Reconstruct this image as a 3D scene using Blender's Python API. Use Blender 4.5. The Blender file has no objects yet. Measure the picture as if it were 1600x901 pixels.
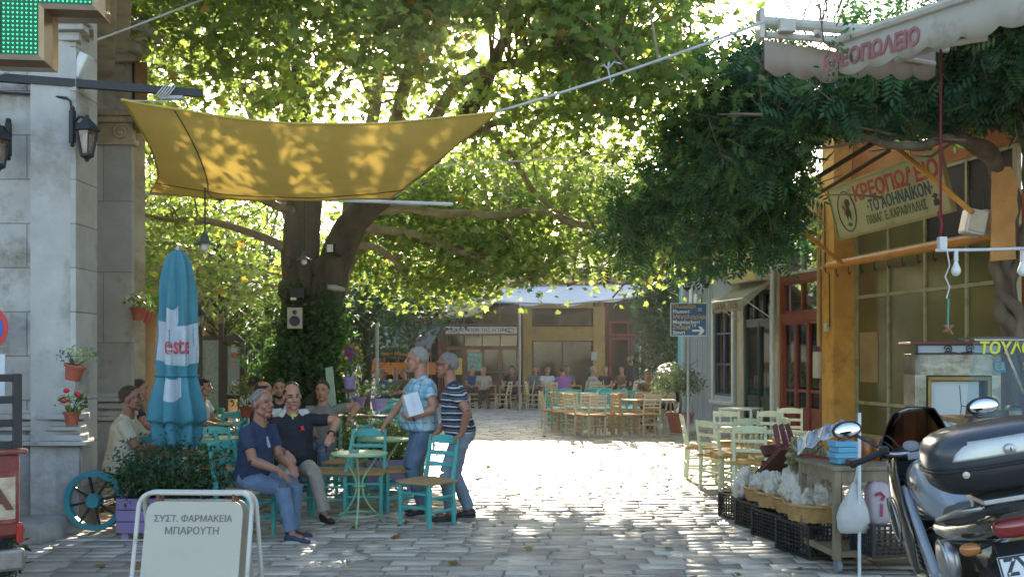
import bpy, bmesh, math, random
import numpy as np
from mathutils import Vector, Matrix, Quaternion, noise
R = math.radians
rnd = random.Random(7)
S = bpy.context.scene
COL = S.collection
V = Vector

# ---------------------------------------------------------------- camera, sky, sun, exposure
F, HZ, CH = 1556.0, 556.0, 1.72          # focal length in photo pixels, horizon row, eye height
cam_d = bpy.data.cameras.new('camera'); cam_d.sensor_width = 36; cam_d.lens = 35.0
cam_d.shift_y = (HZ - 450.5) / 1600; cam_d.clip_start = 0.05; cam_d.clip_end = 900
cam = bpy.data.objects.new('camera', cam_d); COL.objects.link(cam)
cam.location = (0, 0, CH); cam.rotation_euler = (R(90), 0, 0); S.camera = cam
SUN_EL, SUN_AZ = R(17.3), R(-1.0)        # straight up the street, a touch to the left
wd = bpy.data.worlds.new('World'); S.world = wd; wd.use_nodes = True
wn = wd.node_tree.nodes; wl = wd.node_tree.links
sky = wn.new('ShaderNodeTexSky'); sky.sky_type = 'NISHITA'; sky.sun_disc = False
sky.sun_elevation = SUN_EL; sky.sun_rotation = SUN_AZ; sky.air_density = 1.0; sky.dust_density = 1.6; sky.ozone_density = 1.0
bgn = wn['Background']; bgn.inputs['Strength'].default_value = 0.15
wl.new(sky.outputs[0], bgn.inputs[0])
sd = bpy.data.lights.new('sun', 'SUN'); sd.energy = 5.0; sd.angle = R(0.55); sd.color = (1.0, 0.90, 0.72)
sun = bpy.data.objects.new('sun', sd); COL.objects.link(sun)
sdir = V((math.sin(SUN_AZ) * math.cos(SUN_EL), math.cos(SUN_AZ) * math.cos(SUN_EL), math.sin(SUN_EL)))
sun.rotation_euler = sdir.to_track_quat('Z', 'Y').to_euler(); sun.location = sdir * 60
S.view_settings.view_transform = 'Standard'; S.view_settings.look = 'None'
S.view_settings.exposure = 1.9; S.view_settings.gamma = 1.0
S.render.engine = 'CYCLES'
cy = S.cycles; cy.max_bounces = 8; cy.diffuse_bounces = 4; cy.glossy_bounces = 3; cy.transmission_bounces = 5
cy.transparent_max_bounces = 8; cy.caustics_reflective = False; cy.caustics_refractive = False
cy.use_denoising = True

# ---------------------------------------------------------------- helpers
def W(px, py, d):
    return V(((px - 800) / F * d, d, CH - (py - HZ) / F * d))
def G(px, py):
    d = F * CH / (py - HZ)
    return V(((px - 800) / F * d, d, 0))
def zat(py, d): return CH - (py - HZ) / F * d
def xat(px, d): return (px - 800) / F * d

MATS = {}
def mat(name, col, rough=0.7, var=0.12, scale=6.0, bump=0.0, bscale=40.0, metal=0.0, spec=0.5, alpha=None, trans=0.0, col2=None,
        stretch=None, coat=0.0, dirt=None):
    """Principled with noise-mixed colour and noise bump in object space."""
    if name in MATS: return MATS[name]
    m = bpy.data.materials.new(name); m.use_nodes = True; MATS[name] = m
    n = m.node_tree.nodes; l = m.node_tree.links; b = n['Principled BSDF']
    b.inputs['Roughness'].default_value = rough; b.inputs['Metallic'].default_value = metal
    b.inputs['Specular IOR Level'].default_value = spec
    b.inputs['Coat Weight'].default_value = coat
    tc = n.new('ShaderNodeTexCoord'); src = tc.outputs['Object']
    if stretch:
        mp = n.new('ShaderNodeMapping'); mp.inputs['Scale'].default_value = stretch
        l.new(src, mp.inputs[0]); src = mp.outputs[0]
    nz = n.new('ShaderNodeTexNoise'); nz.inputs['Scale'].default_value = scale; nz.inputs['Detail'].default_value = 6
    nz.inputs['Roughness'].default_value = 0.62
    l.new(src, nz.inputs['Vector'])
    rp = n.new('ShaderNodeValToRGB'); rp.color_ramp.elements[0].position = 0.3; rp.color_ramp.elements[1].position = 0.7
    c = V(col); c2 = V(col2) if col2 else c * (1 + var)
    lo = c * (1 - var) if not col2 else c
    rp.color_ramp.elements[0].color = (*lo, 1); rp.color_ramp.elements[1].color = (*[min(1, x) for x in c2], 1)
    l.new(nz.outputs['Fac'], rp.inputs[0]); out = rp.outputs[0]
    if dirt:                                   # (colour, amount, scale): worn or stained patches
        nd = n.new('ShaderNodeTexNoise'); nd.inputs['Scale'].default_value = dirt[2]; nd.inputs['Detail'].default_value = 8
        nd.inputs['Roughness'].default_value = 0.7
        l.new(src, nd.inputs['Vector'])
        rd = n.new('ShaderNodeValToRGB'); rd.color_ramp.elements[0].position = 0.62 - dirt[1] * 0.3
        rd.color_ramp.elements[1].position = 0.72
        l.new(nd.outputs['Fac'], rd.inputs[0])
        mx = n.new('ShaderNodeMix'); mx.data_type = 'RGBA'
        l.new(rd.outputs[0], mx.inputs['Factor']); l.new(out, mx.inputs['A']); mx.inputs['B'].default_value = (*dirt[0], 1)
        out = mx.outputs['Result']
    l.new(out, b.inputs['Base Color'])
    if bump:
        nb = n.new('ShaderNodeTexNoise'); nb.inputs['Scale'].default_value = bscale; nb.inputs['Detail'].default_value = 5
        l.new(src, nb.inputs['Vector'])
        bp = n.new('ShaderNodeBump'); bp.inputs['Strength'].default_value = bump; bp.inputs['Distance'].default_value = 0.02
        l.new(nb.outputs['Fac'], bp.inputs['Height']); l.new(bp.outputs[0], b.inputs['Normal'])
    if trans:
        tr = n.new('ShaderNodeBsdfTranslucent'); l.new(out, tr.inputs[0]); ms = n.new('ShaderNodeMixShader')
        ms.inputs[0].default_value = trans; l.new(b.outputs[0], ms.inputs[1]); l.new(tr.outputs[0], ms.inputs[2])
        l.new(ms.outputs[0], n['Material Output'].inputs[0])
    if alpha is not None: b.inputs['Alpha'].default_value = alpha
    return m

def glass(name, col=(0.8, 0.9, 0.85), rough=0.03, mixv=0.75, ior=1.5):
    """see-through pane: transparent tint plus a glossy reflection"""
    if name in MATS: return MATS[name]
    m = bpy.data.materials.new(name); m.use_nodes = True; MATS[name] = m
    n = m.node_tree.nodes; l = m.node_tree.links; n.remove(n['Principled BSDF'])
    t = n.new('ShaderNodeBsdfTransparent'); t.inputs[0].default_value = (*col, 1)
    g = n.new('ShaderNodeBsdfGlossy'); g.inputs['Roughness'].default_value = rough
    fr = n.new('ShaderNodeFresnel'); fr.inputs[0].default_value = ior
    mr = n.new('ShaderNodeMapRange'); mr.inputs[1].default_value = 0; mr.inputs[2].default_value = 1
    mr.inputs[3].default_value = 1 - mixv; mr.inputs[4].default_value = 1
    l.new(fr.outputs[0], mr.inputs[0])
    ms = n.new('ShaderNodeMixShader'); l.new(mr.outputs[0], ms.inputs[0]); l.new(t.outputs[0], ms.inputs[1]); l.new(g.outputs[0], ms.inputs[2])
    l.new(ms.outputs[0], n['Material Output'].inputs[0])
    return m

def emit(name, col, st):
    if name in MATS: return MATS[name]
    m = bpy.data.materials.new(name); m.use_nodes = True; MATS[name] = m
    b = m.node_tree.nodes['Principled BSDF']; b.inputs['Base Color'].default_value = (*col, 1)
    b.inputs['Emission Color'].default_value = (*col, 1); b.inputs['Emission Strength'].default_value = st
    return m

class MB:
    def __init__(s): s.v = []; s.f = []
    def add(s, vs, fs):
        o = len(s.v); s.v += [V(p) for p in vs]; s.f += [tuple(i + o for i in f) for f in fs]; return s
    def box(s, c, sz, rot=None):
        x, y, z = sz[0] / 2, sz[1] / 2, sz[2] / 2
        ps = [V((a, b, d)) for d in (-z, z) for (a, b) in ((-x, -y), (x, -y), (x, y), (-x, y))]
        if rot is not None:
            M = rot if isinstance(rot, Matrix) else Matrix.Rotation(rot, 3, 'Z')
            ps = [M @ p for p in ps]
        c = V(c)
        return s.add([p + c for p in ps], [(3, 2, 1, 0), (4, 5, 6, 7), (0, 1, 5, 4), (1, 2, 6, 5), (2, 3, 7, 6), (3, 0, 4, 7)])
    def span(s, a, b):
        a, b = V(a), V(b); return s.box((a + b) / 2, (abs(b.x - a.x), abs(b.y - a.y), abs(b.z - a.z)))
    def bar(s, p, q, w, h, up=(0, 0, 1), w2=None, h2=None):
        p, q = V(p), V(q); d = (q - p).normalized(); u = V(up)
        sx = d.cross(u)
        if sx.length < 1e-4: sx = d.cross(V((0, 1, 0)))
        sx.normalize(); uz = sx.cross(d)
        w2 = w if w2 is None else w2; h2 = h if h2 is None else h2
        vs = []
        for c, a, b in ((p, w, h), (q, w2, h2)):
            vs += [c - sx * a / 2 - uz * b / 2, c + sx * a / 2 - uz * b / 2, c + sx * a / 2 + uz * b / 2, c - sx * a / 2 + uz * b / 2]
        return s.add(vs, [(0, 1, 2, 3), (7, 6, 5, 4), (4, 5, 1, 0), (5, 6, 2, 1), (6, 7, 3, 2), (7, 4, 0, 3)])
    def tube(s, pts, r, n=8, cap=True, flat=None, closed=False):
        pts = [V(p) for p in pts]; k = len(pts)
        rs = r if isinstance(r, (list, tuple)) else [r] * k
        ref = V((0, 0, 1)); vs = []; prev = None
        for i, p in enumerate(pts):
            if closed: t = pts[(i + 1) % k] - pts[i - 1]
            else: t = pts[min(i + 1, k - 1)] - pts[max(i - 1, 0)]
            t.normalize()
            if prev is None:
                a = t.cross(ref)
                if a.length < 1e-3: a = t.cross(V((1, 0, 0)))
            else: a = prev - t * prev.dot(t)
            a.normalize(); prev = a; b = t.cross(a)
            for j in range(n):
                an = 2 * math.pi * j / n
                vs.append(p + (a * math.cos(an) + b * math.sin(an) * (flat or 1)) * rs[i])
        fs = []
        for i in range(k if closed else k - 1):
            i2 = (i + 1) % k
            for j in range(n):
                fs.append((i * n + j, i * n + (j + 1) % n, i2 * n + (j + 1) % n, i2 * n + j))
        if cap and not closed:
            fs.append(tuple(range(n - 1, -1, -1))); fs.append(tuple((k - 1) * n + j for j in range(n)))
        return s.add(vs, fs)
    def lathe(s, prof, n=16, c=(0, 0, 0), M=None, fn=None, cap=True):
        vs = []; k = len(prof); c = V(c)
        for i, (r, z) in enumerate(prof):
            for j in range(n):
                a = 2 * math.pi * j / n
                rr = r * (fn(a, i) if fn else 1)
                p = V((rr * math.cos(a), rr * math.sin(a), z))
                vs.append((M @ p if M is not None else p) + c)
        fs = [(i * n + j, i * n + (j + 1) % n, (i + 1) * n + (j + 1) % n, (i + 1) * n + j) for i in range(k - 1) for j in range(n)]
        if cap:
            fs.append(tuple(range(n - 1, -1, -1))); fs.append(tuple((k - 1) * n + j for j in range(n)))
        return s.add(vs, fs)
    def ball(s, c, r, n=12, m=8, M=None, fn=None):
        c = V(c); r = V((r, r, r)) if isinstance(r, (int, float)) else V(r)
        vs = []; fs = []
        for i in range(1, m):
            th = math.pi * i / m
            for j in range(n):
                a = 2 * math.pi * j / n
                p = V((math.sin(th) * math.cos(a), math.sin(th) * math.sin(a), math.cos(th)))
                if fn: p = p * fn(p)
                p = V((p.x * r.x, p.y * r.y, p.z * r.z)); vs.append((M @ p if M is not None else p) + c)
        t = V((0, 0, r.z)); b = -t
        if fn: t = t * fn(V((0, 0, 1))); b = b * fn(V((0, 0, -1)))
        vs += [(M @ t if M is not None else t) + c, (M @ b if M is not None else b) + c]
        T = (m - 1) * n
        for i in range(m - 2):
            for j in range(n): fs.append((i * n + j, (i + 1) * n + j, (i + 1) * n + (j + 1) % n, i * n + (j + 1) % n))
        for j in range(n):
            fs.append((T, j, (j + 1) % n)); fs.append((T + 1, (m - 2) * n + (j + 1) % n, (m - 2) * n + j))
        return s.add(vs, fs)
    def prism(s, out, M, d):
        """2-D outline extruded by d along local z of the 4x4 matrix M"""
        k = len(out)
        vs = [M @ V((x, y, 0)) for x, y in out] + [M @ V((x, y, d)) for x, y in out]
        return s.add(vs, [tuple(range(k - 1, -1, -1)), tuple(range(k, 2 * k))] + [(i, (i + 1) % k, k + (i + 1) % k, k + i) for i in range(k)])
    def grid(s, fn, nu, nv):
        vs = [fn(i / nu, j / nv) for i in range(nu + 1) for j in range(nv + 1)]
        w = nv + 1
        return s.add(vs, [(i * w + j, (i + 1) * w + j, (i + 1) * w + j + 1, i * w + j + 1) for i in range(nu) for j in range(nv)])
    def loft(s, rings, n=16):
        """rings: (centre, xaxis*rx, yaxis*ry)"""
        vs = []; k = len(rings)
        for c, a, b in rings:
            for j in range(n):
                an = 2 * math.pi * j / n; vs.append(c + a * math.cos(an) + b * math.sin(an))
        fs = [(i * n + j, i * n + (j + 1) % n, (i + 1) * n + (j + 1) % n, (i + 1) * n + j) for i in range(k - 1) for j in range(n)]
        fs.append(tuple(range(n - 1, -1, -1))); fs.append(tuple((k - 1) * n + j for j in range(n)))
        return s.add(vs, fs)
    def merge(s, o): return s.add(o.v, o.f)
    def mesh(s, name):
        me = bpy.data.meshes.new(name); me.from_pydata([tuple(p) for p in s.v], [], s.f); me.validate(); me.update(); return me

def link_mesh(name, me, m, parent=None, smooth=35, world=False):
    o = bpy.data.objects.new(name, me); COL.objects.link(o)
    if m is not None:
        for mm in (m if isinstance(m, (list, tuple)) else [m]): me.materials.append(mm)
    if smooth:
        me.polygons.foreach_set('use_smooth', [True] * len(me.polygons)); me.set_sharp_from_angle(angle=R(smooth))
    if parent is not None:
        o.parent = parent
        if world: o.matrix_parent_inverse = parent.matrix_basis.inverted()
    return o

def obj(name, mb, m, parent=None, smooth=35, bevel=0.0, world=False, solid=0.0):
    me = mb.mesh(name)
    bm = bmesh.new(); bm.from_mesh(me); bmesh.ops.recalc_face_normals(bm, faces=bm.faces); bm.to_mesh(me); bm.free()
    o = link_mesh(name, me, m, parent, smooth, world)
    if solid:
        md = o.modifiers.new('thick', 'SOLIDIFY'); md.thickness = solid; md.offset = 0
    if bevel:
        md = o.modifiers.new('edge', 'BEVEL'); md.width = bevel; md.segments = 2; md.limit_method = 'ANGLE'; md.angle_limit = R(40)
        md.harden_normals = False
    return o

def tag(o, label, cat, group=None, kind=None):
    o['label'] = label; o['category'] = cat
    if group: o['group'] = group
    if kind: o['kind'] = kind
    return o
def thing(name, label, cat, loc=(0, 0, 0), rz=0.0, group=None, M=None):
    o = bpy.data.objects.new(name, None); COL.objects.link(o); o.empty_display_size = 0.2
    if M is not None: o.matrix_basis = M
    else: o.location = loc; o.rotation_euler = (0, 0, rz)
    return tag(o, label, cat, group)
def struct(name, mb, m, smooth=0, bevel=0):
    o = obj(name, mb, m, None, smooth, bevel); o['kind'] = 'structure'; return o
KIDS = {}
def kids(o): return [c for c in bpy.data.objects if c.parent is o]
def dup(root, loc, rz, label=None, group=None, swap=None):
    r = root.copy(); COL.objects.link(r); r.location = loc; r.rotation_euler = (0, 0, rz)
    if label: r['label'] = label
    if group: r['group'] = group
    def rec(a, b):
        if a.name not in KIDS: KIDS[a.name] = [c.name for c in kids(a)]
        for cn in KIDS[a.name]:
            ch = bpy.data.objects[cn]; c = ch.copy(); COL.objects.link(c); c.parent = b
            if swap and c.data.materials and c.data.materials[0].name in swap:
                c.material_slots[0].link = 'OBJECT'; c.material_slots[0].material = swap[c.data.materials[0].name]
            rec(ch, c)
    rec(root, r); return r

def text_mb(t, size, extr=0.002, bold=0.0, sx=1.0, align='CENTER', shear=0.0):
    """lettering as a shallow prism per glyph contour (overlapping contours are filled one by one)"""
    from mathutils.geometry import interpolate_bezier, tessellate_polygon
    cu = bpy.data.curves.new('lettering', 'FONT'); cu.body = t; cu.size = size; cu.offset = 0
    cu.align_x = align; cu.align_y = 'CENTER'; cu.shear = shear
    o = bpy.data.objects.new('lettering', cu); COL.objects.link(o)
    dg = bpy.context.evaluated_depsgraph_get(); ev = o.evaluated_get(dg); c = ev.to_curve(dg)
    loops = []
    for sp in c.splines:
        bp = sp.bezier_points; n = len(bp); pts = []
        if not n: continue
        for i in range(n):
            p, q = bp[i], bp[(i + 1) % n]
            straight = (p.handle_right - p.co).cross(q.co - p.co).length < 1e-9 and (q.handle_left - q.co).cross(q.co - p.co).length < 1e-9
            pts += [V((v.x, v.y, 0)) for v in interpolate_bezier(p.co, p.handle_right, q.handle_left, q.co, 2 if straight else 6)[:-1]]
        k = [pts[i] for i in range(len(pts)) if (pts[i] - pts[i - 1]).length > 1e-6]
        if len(k) > 2:
            loops.append(k)
    ev.to_curve_clear(); bpy.data.objects.remove(o); bpy.data.curves.remove(cu)
    def area(l): return sum(l[i - 1].x * l[i].y - l[i].x * l[i - 1].y for i in range(len(l))) / 2
    def inside(p, l):
        r = False
        for i in range(len(l)):
            a_, b_ = l[i - 1], l[i]
            if (a_.y > p.y) != (b_.y > p.y) and p.x < (b_.x - a_.x) * (p.y - a_.y) / (b_.y - a_.y) + a_.x: r = not r
        return r
    ar = [area(l) for l in loops]
    par = [next((j for j, m_ in enumerate(loops) if ar[j] * ar[i] < 0 and abs(ar[j]) > abs(ar[i]) and inside(l[0], m_)), None) for i, l in enumerate(loops)]
    def grow(l, sgn):                              # thicken the stroke by moving the outline sideways
        if not bold: return l
        out = []; m_ = len(l)
        for i in range(m_):
            u = (l[i] - l[i - 1]).normalized(); w = (l[(i + 1) % m_] - l[i]).normalized(); nn = V((u.y + w.y, -u.x - w.x, 0))
            out.append(l[i] + nn * (bold * sgn * 2 / max(.8, nn.length_squared)))
        return out
    loops = [grow(l, (1 if a_ > 0 else -1) * (1 if p_ is None else -1)) for l, a_, p_ in zip(loops, ar, par)]
    mb = MB(); no = 0
    for i0, l in enumerate(loops):
        if par[i0] is not None: continue
        hs = [h for h, p_ in zip(loops, par) if p_ == i0]
        z = extr + .00025 * (no % 3); no += 1
        allp = l + [p for h in hs for p in h]
        tri = tessellate_polygon([l] + hs)
        vs = [V((p.x * sx, p.y, z)) for p in allp]; mb.add(vs, [tuple(t_) for t_ in tri])
        for q in [l] + hs:
            m_ = len(q); mb.add([V((p.x * sx, p.y, -extr)) for p in q] + [V((p.x * sx, p.y, z)) for p in q], [(i, (i + 1) % m_, m_ + (i + 1) % m_, m_ + i) for i in range(m_)])
    return mb
def xf(mb, M):
    mb.v = [M @ p for p in mb.v]; return mb
def frame4(o, x, y):
    """matrix with local x, local y given (z = x cross y), origin o"""
    x = V(x).normalized(); z = x.cross(V(y)).normalized(); y = z.cross(x)
    M = Matrix((x, y, z)).transposed().to_4x4(); M.translation = V(o); return M

def fast_mesh(name, co, nper, faces, attr=None):
    """many copies of one little polygon set: co (N*nper,3), faces list of index tuples for one copy"""
    N = len(co) // nper
    loops = []; starts = []; tot = []
    base = np.concatenate([np.array(f) for f in faces]); lens = np.array([len(f) for f in faces])
    L = (np.arange(N)[:, None] * nper + base[None, :]).ravel()
    T = np.tile(lens, N); ST = np.concatenate([[0], np.cumsum(T)[:-1]])
    me = bpy.data.meshes.new(name)
    me.vertices.add(len(co)); me.vertices.foreach_set('co', co.astype(np.float32).ravel())
    me.loops.add(len(L)); me.loops.foreach_set('vertex_index', L.astype(np.int32))
    me.polygons.add(len(T)); me.polygons.foreach_set('loop_start', ST.astype(np.int32)); me.polygons.foreach_set('loop_total', T.astype(np.int32))
    if attr is not None:
        a = me.attributes.new('tint', 'FLOAT', 'POINT'); a.data.foreach_set('value', np.repeat(attr, nper).astype(np.float32))
    me.update(calc_edges=True); return me

LEAF = {}
def _pal():
    t = [(0, -0.02), (0.13, 0.10), (0.42, 0.08), (0.27, 0.30), (0.56, 0.52), (0.22, 0.56), (0.0, 1.0)]
    pts = t + [(-x, y) for x, y in t[-2:0:-1]]
    return np.array([(x, y, -0.25 * abs(x) ** 1.3 - 0.12 * y * y) for x, y in pts] + [(0, 0.32, 0.03)]), [(12, i, (i + 1) % 12) for i in range(12)]
LEAF['palm'] = _pal()
LEAF['oval'] = (np.array([(0, 0, 0), (0.2, 0.3, -0.06), (0.17, 0.68, -0.06), (0, 1, -0.1), (-0.17, 0.68, -0.06), (-0.2, 0.3, -0.06)]),
                [(0, 1, 2, 3), (0, 3, 4, 5)])
def _pinn():                              # a spray of leaflets on a rachis
    vs = []; fs = []
    for k in range(5):
        y = 0.12 + k * 0.17
        for sx in (-1, 1):
            o = len(vs); d = np.array((sx * 0.36, 0.10, -0.12 - 0.02 * k)); p = np.array((0, y, -0.18 * y * y)); q = np.array((0.0, 0.075, 0))
            vs += [p, p + d * 0.5 - q * 0.8, p + d, p + d * 0.5 + q]; fs.append((o, o + 1, o + 2, o + 3))
    o = len(vs); vs += [np.array((0, 0.85, -0.14)), np.array((0.07, 1.0, -0.2)), np.array((0, 1.2, -0.3)), np.array((-0.07, 1.0, -0.2))]; fs.append((o, o + 1, o + 2, o + 3))
    return np.array(vs), fs
LEAF['pinnate'] = _pinn()

def leaves(name, P, size, kind, seed, up=0.6, svar=0.35, droop=0.3, out=None):
    """one leaf at each point of P; returns a mesh"""
    g = np.random.default_rng(seed); P = np.asarray(P, float); N = len(P)
    nrm = g.normal(size=(N, 3)) * 0.6 + np.array((0, 0, up))
    if out is not None: nrm += out
    nrm /= np.linalg.norm(nrm, axis=1)[:, None]
    d = g.normal(size=(N, 3)); d[:, 2] -= droop * 1.5
    d -= nrm * (d * nrm).sum(1)[:, None]; d /= np.linalg.norm(d, axis=1)[:, None]
    x = np.cross(d, nrm)
    sh, fs = LEAF[kind]; s = size * (1 + svar * g.uniform(-1, 1, N))
    co = P[:, None, :] + s[:, None, None] * (sh[None, :, 0, None] * x[:, None, :] + sh[None, :, 1, None] * d[:, None, :] + sh[None, :, 2, None] * nrm[:, None, :])
    return fast_mesh(name, co.reshape(-1, 3), len(sh), fs, g.uniform(0, 1, N))

def leaf_mat(name, dark, light, tcol, trans=0.5, autumn=0.0, rough=0.45):
    if name in MATS: return MATS[name]
    m = bpy.data.materials.new(name); m.use_nodes = True; MATS[name] = m
    n = m.node_tree.nodes; l = m.node_tree.links; b = n['Principled BSDF']; b.inputs['Roughness'].default_value = rough
    b.inputs['Specular IOR Level'].default_value = 0.35
    a = n.new('ShaderNodeAttribute'); a.attribute_name = 'tint'
    r1 = n.new('ShaderNodeValToRGB'); r2 = n.new('ShaderNodeValToRGB')
    r1.color_ramp.elements[0].color = (*dark, 1); r1.color_ramp.elements[1].color = (*light, 1)
    t = V(tcol)
    r2.color_ramp.elements[0].color = (*(t * 0.7), 1); r2.color_ramp.elements[1].color = (*(t * 1.2), 1)
    if autumn:
        for r_, c_ in ((r1, (0.22, 0.11, 0.02)), (r2, (0.55, 0.3, 0.03))):
            e = r_.color_ramp.elements.new(1 - autumn); e.color = r_.color_ramp.elements[-1].color
            r_.color_ramp.elements[-1].color = (*c_, 1)
    l.new(a.outputs['Fac'], r1.inputs[0]); l.new(a.outputs['Fac'], r2.inputs[0])
    l.new(r1.outputs[0], b.inputs['Base Color'])
    tr = n.new('ShaderNodeBsdfTranslucent'); l.new(r2.outputs[0], tr.inputs[0])
    ms = n.new('ShaderNodeMixShader'); ms.inputs[0].default_value = trans
    l.new(b.outputs[0], ms.inputs[1]); l.new(tr.outputs[0], ms.inputs[2]); l.new(ms.outputs[0], n['Material Output'].inputs[0])
    return m

def rand_in_ell(g, c, r, n, shell=0.0):
    p = g.normal(size=(n, 3)); p /= np.linalg.norm(p, axis=1)[:, None]
    k = g.uniform(shell ** 3, 1, n) ** (1 / 3)
    return np.array(c) + p * k[:, None] * np.array(r)

def smooth_pts(pts, k=6):
    """Catmull-Rom through (point, radius) pairs"""
    out = []; n = len(pts)
    for i in range(n - 1):
        p0, p1, p2, p3 = pts[max(i - 1, 0)], pts[i], pts[i + 1], pts[min(i + 2, n - 1)]
        for j in range(k):
            t = j / k; t2 = t * t; t3 = t2 * t
            q = 0.5 * ((2 * p1[0]) + (p2[0] - p0[0]) * t + (2 * p0[0] - 5 * p1[0] + 4 * p2[0] - p3[0]) * t2 + (3 * p1[0] - p0[0] - 3 * p2[0] + p3[0]) * t3)
            out.append((q, p1[1] + (p2[1] - p1[1]) * t))
    out.append(pts[-1]); return out
# ================================================================ ground
M_mortar = mat('mortar', (0.26, 0.24, 0.205), 0.9, 0.3, 3, 0.3, 60)
def stone_mat(name, a, b, rough=0.6):
    m = mat(name, a, rough, 0.22, 5, 0.4, 28, dirt=((a[0] * .5, a[1] * .48, a[2] * .46), .3, .9))
    n = m.node_tree.nodes; l = m.node_tree.links; bs = n['Principled BSDF']
    at = n.new('ShaderNodeAttribute'); at.attribute_name = 'tint'
    rp = n.new('ShaderNodeValToRGB'); rp.color_ramp.elements[0].color = (*a, 1); rp.color_ramp.elements[1].color = (*b, 1)
    l.new(at.outputs['Fac'], rp.inputs[0])
    src = bs.inputs['Base Color'].links[0].from_socket
    mx = n.new('ShaderNodeMix'); mx.data_type = 'RGBA'; mx.blend_type = 'MULTIPLY'; mx.inputs['Factor'].default_value = 0.6
    mul = n.new('ShaderNodeMix'); mul.data_type = 'RGBA'; mul.blend_type = 'DIVIDE'; mul.inputs['Factor'].default_value = 1
    l.new(src, mul.inputs['A']); mul.inputs['B'].default_value = (*a, 1)
    l.new(rp.outputs[0], mx.inputs['A']); l.new(mul.outputs['Result'], mx.inputs['B']); l.new(mx.outputs['Result'], bs.inputs['Base Color'])
    return m
g = MB(); g.add([(-300, -60, -0.008), (300, -60, -0.008), (300, 500, -0.008), (-300, 500, -0.008)], [(0, 1, 2, 3)])
struct('ground', g, M_mortar)

def paving():
    r = random.Random(3); vs = []; tint = []
    y = 2.6; row = 0
    def warp(x, y):
        return x + 0.07 * noise.noise(V((x * 0.35, y * 0.35, 0))) , y + 0.16 * noise.noise(V((x * 0.22, y * 0.3, 5))) + 0.03 * noise.noise(V((x * 1.7, y * 1.5, 9)))
    while y < 38.5:
        h = r.choice((0.13, 0.15, 0.17, 0.19, 0.23)) * (1.0 if y < 26 else 1.35)
        x0 = -max(6.5, y * 0.42 + 1.5); x1 = max(5, min(y * 0.5 + 1.5, 9.6 - .1 * y if y > 14 else 9)); x = x0 + r.uniform(0, 0.3)
        while x < x1:
            w = r.uniform(0.2, 0.5) * (1.0 if y < 26 else 1.3); j = 0.004 + r.random() * 0.005
            hh = h + (r.random() < 0.06) * 0
            z = r.gauss(0, 0.0022); tx, ty = r.gauss(0, 0.005), r.gauss(0, 0.005)
            c = 0.004 + r.random() * 0.006
            cor = [(x + j, y + j), (x + w - j, y + j), (x + w - j, y + hh - j), (x + j, y + hh - j)]
            cor = [(px + r.gauss(0, 0.011), py + r.gauss(0, 0.010)) for px, py in cor]
            cx, cyy = x + w / 2, y + hh / 2
            for lev in (0, 1):
                for px, py in cor:
                    if lev:
                        px += c if px < cx else -c; py += c if py < cyy else -c
                        zz = z + tx * (px - cx) + ty * (py - cyy)
                    else: zz = -0.02
                    qx, qy = warp(px, py); vs.append((qx, qy, zz))
            # midpoint ring: chamfer start
            tint.append(r.random() ** 1.3)
            x += w
        y += h
    co = np.array(vs)
    fs = [(4, 5, 6, 7), (0, 1, 5, 4), (1, 2, 6, 5), (2, 3, 7, 6), (3, 0, 4, 7)]
    me = fast_mesh('paving', co, 8, fs, np.array(tint))
    o = link_mesh('paving', me, stone_mat('paving stone', (0.32, 0.28, 0.23), (0.58, 0.525, 0.44), 0.56), None, 0); o['kind'] = 'structure'
paving()

# ================================================================ hills and far houses
def hills():
    def f(u, v):
        x = -120 + 240 * u; y = 48 + 170 * v
        z = -0.3 + 30 * (v ** 1.1) * (0.8 + 0.25 * noise.noise(V((x * 0.02, y * 0.02, 1)))) - 3 * math.exp(-((x - 2) / 25) ** 2) * v
        return V((x, y, z))
    m = MB(); m.grid(f, 40, 30)
    struct('hills', m, mat('hill scrub', (0.10, 0.11, 0.05), 0.95, 0.4, 0.3, col2=(0.20, 0.17, 0.10)), 60)
    return f
hills()
M_tile = mat('roof tile', (0.26, 0.13, 0.09), 0.85, 0.35, 4, 0.3, 20, col2=(0.42, 0.27, 0.2))
def tiled_roof(a, b, c, d, parent, name='roof', pitch=0.24):
    """pan-tile roof between eave a-b and ridge d-c (world points)"""
    a, b, c, d = V(a), V(b), V(c), V(d); nu = max(4, int((b - a).length / pitch)) * 4; nv = max(3, int((d - a).length / 0.35))
    nn = (b - a).cross(d - a).normalized()
    m = MB()
    def f(u, v):
        p = (a.lerp(b, u)).lerp(d.lerp(c, u), v)
        return p + nn * (0.05 * abs(math.sin(u * nu * math.pi / 4)) + 0.03 * (1 - (v * nv) % 1))
    m.grid(f, nu, nv)
    return obj(name, m, M_tile, parent, 0, world=True)
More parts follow.
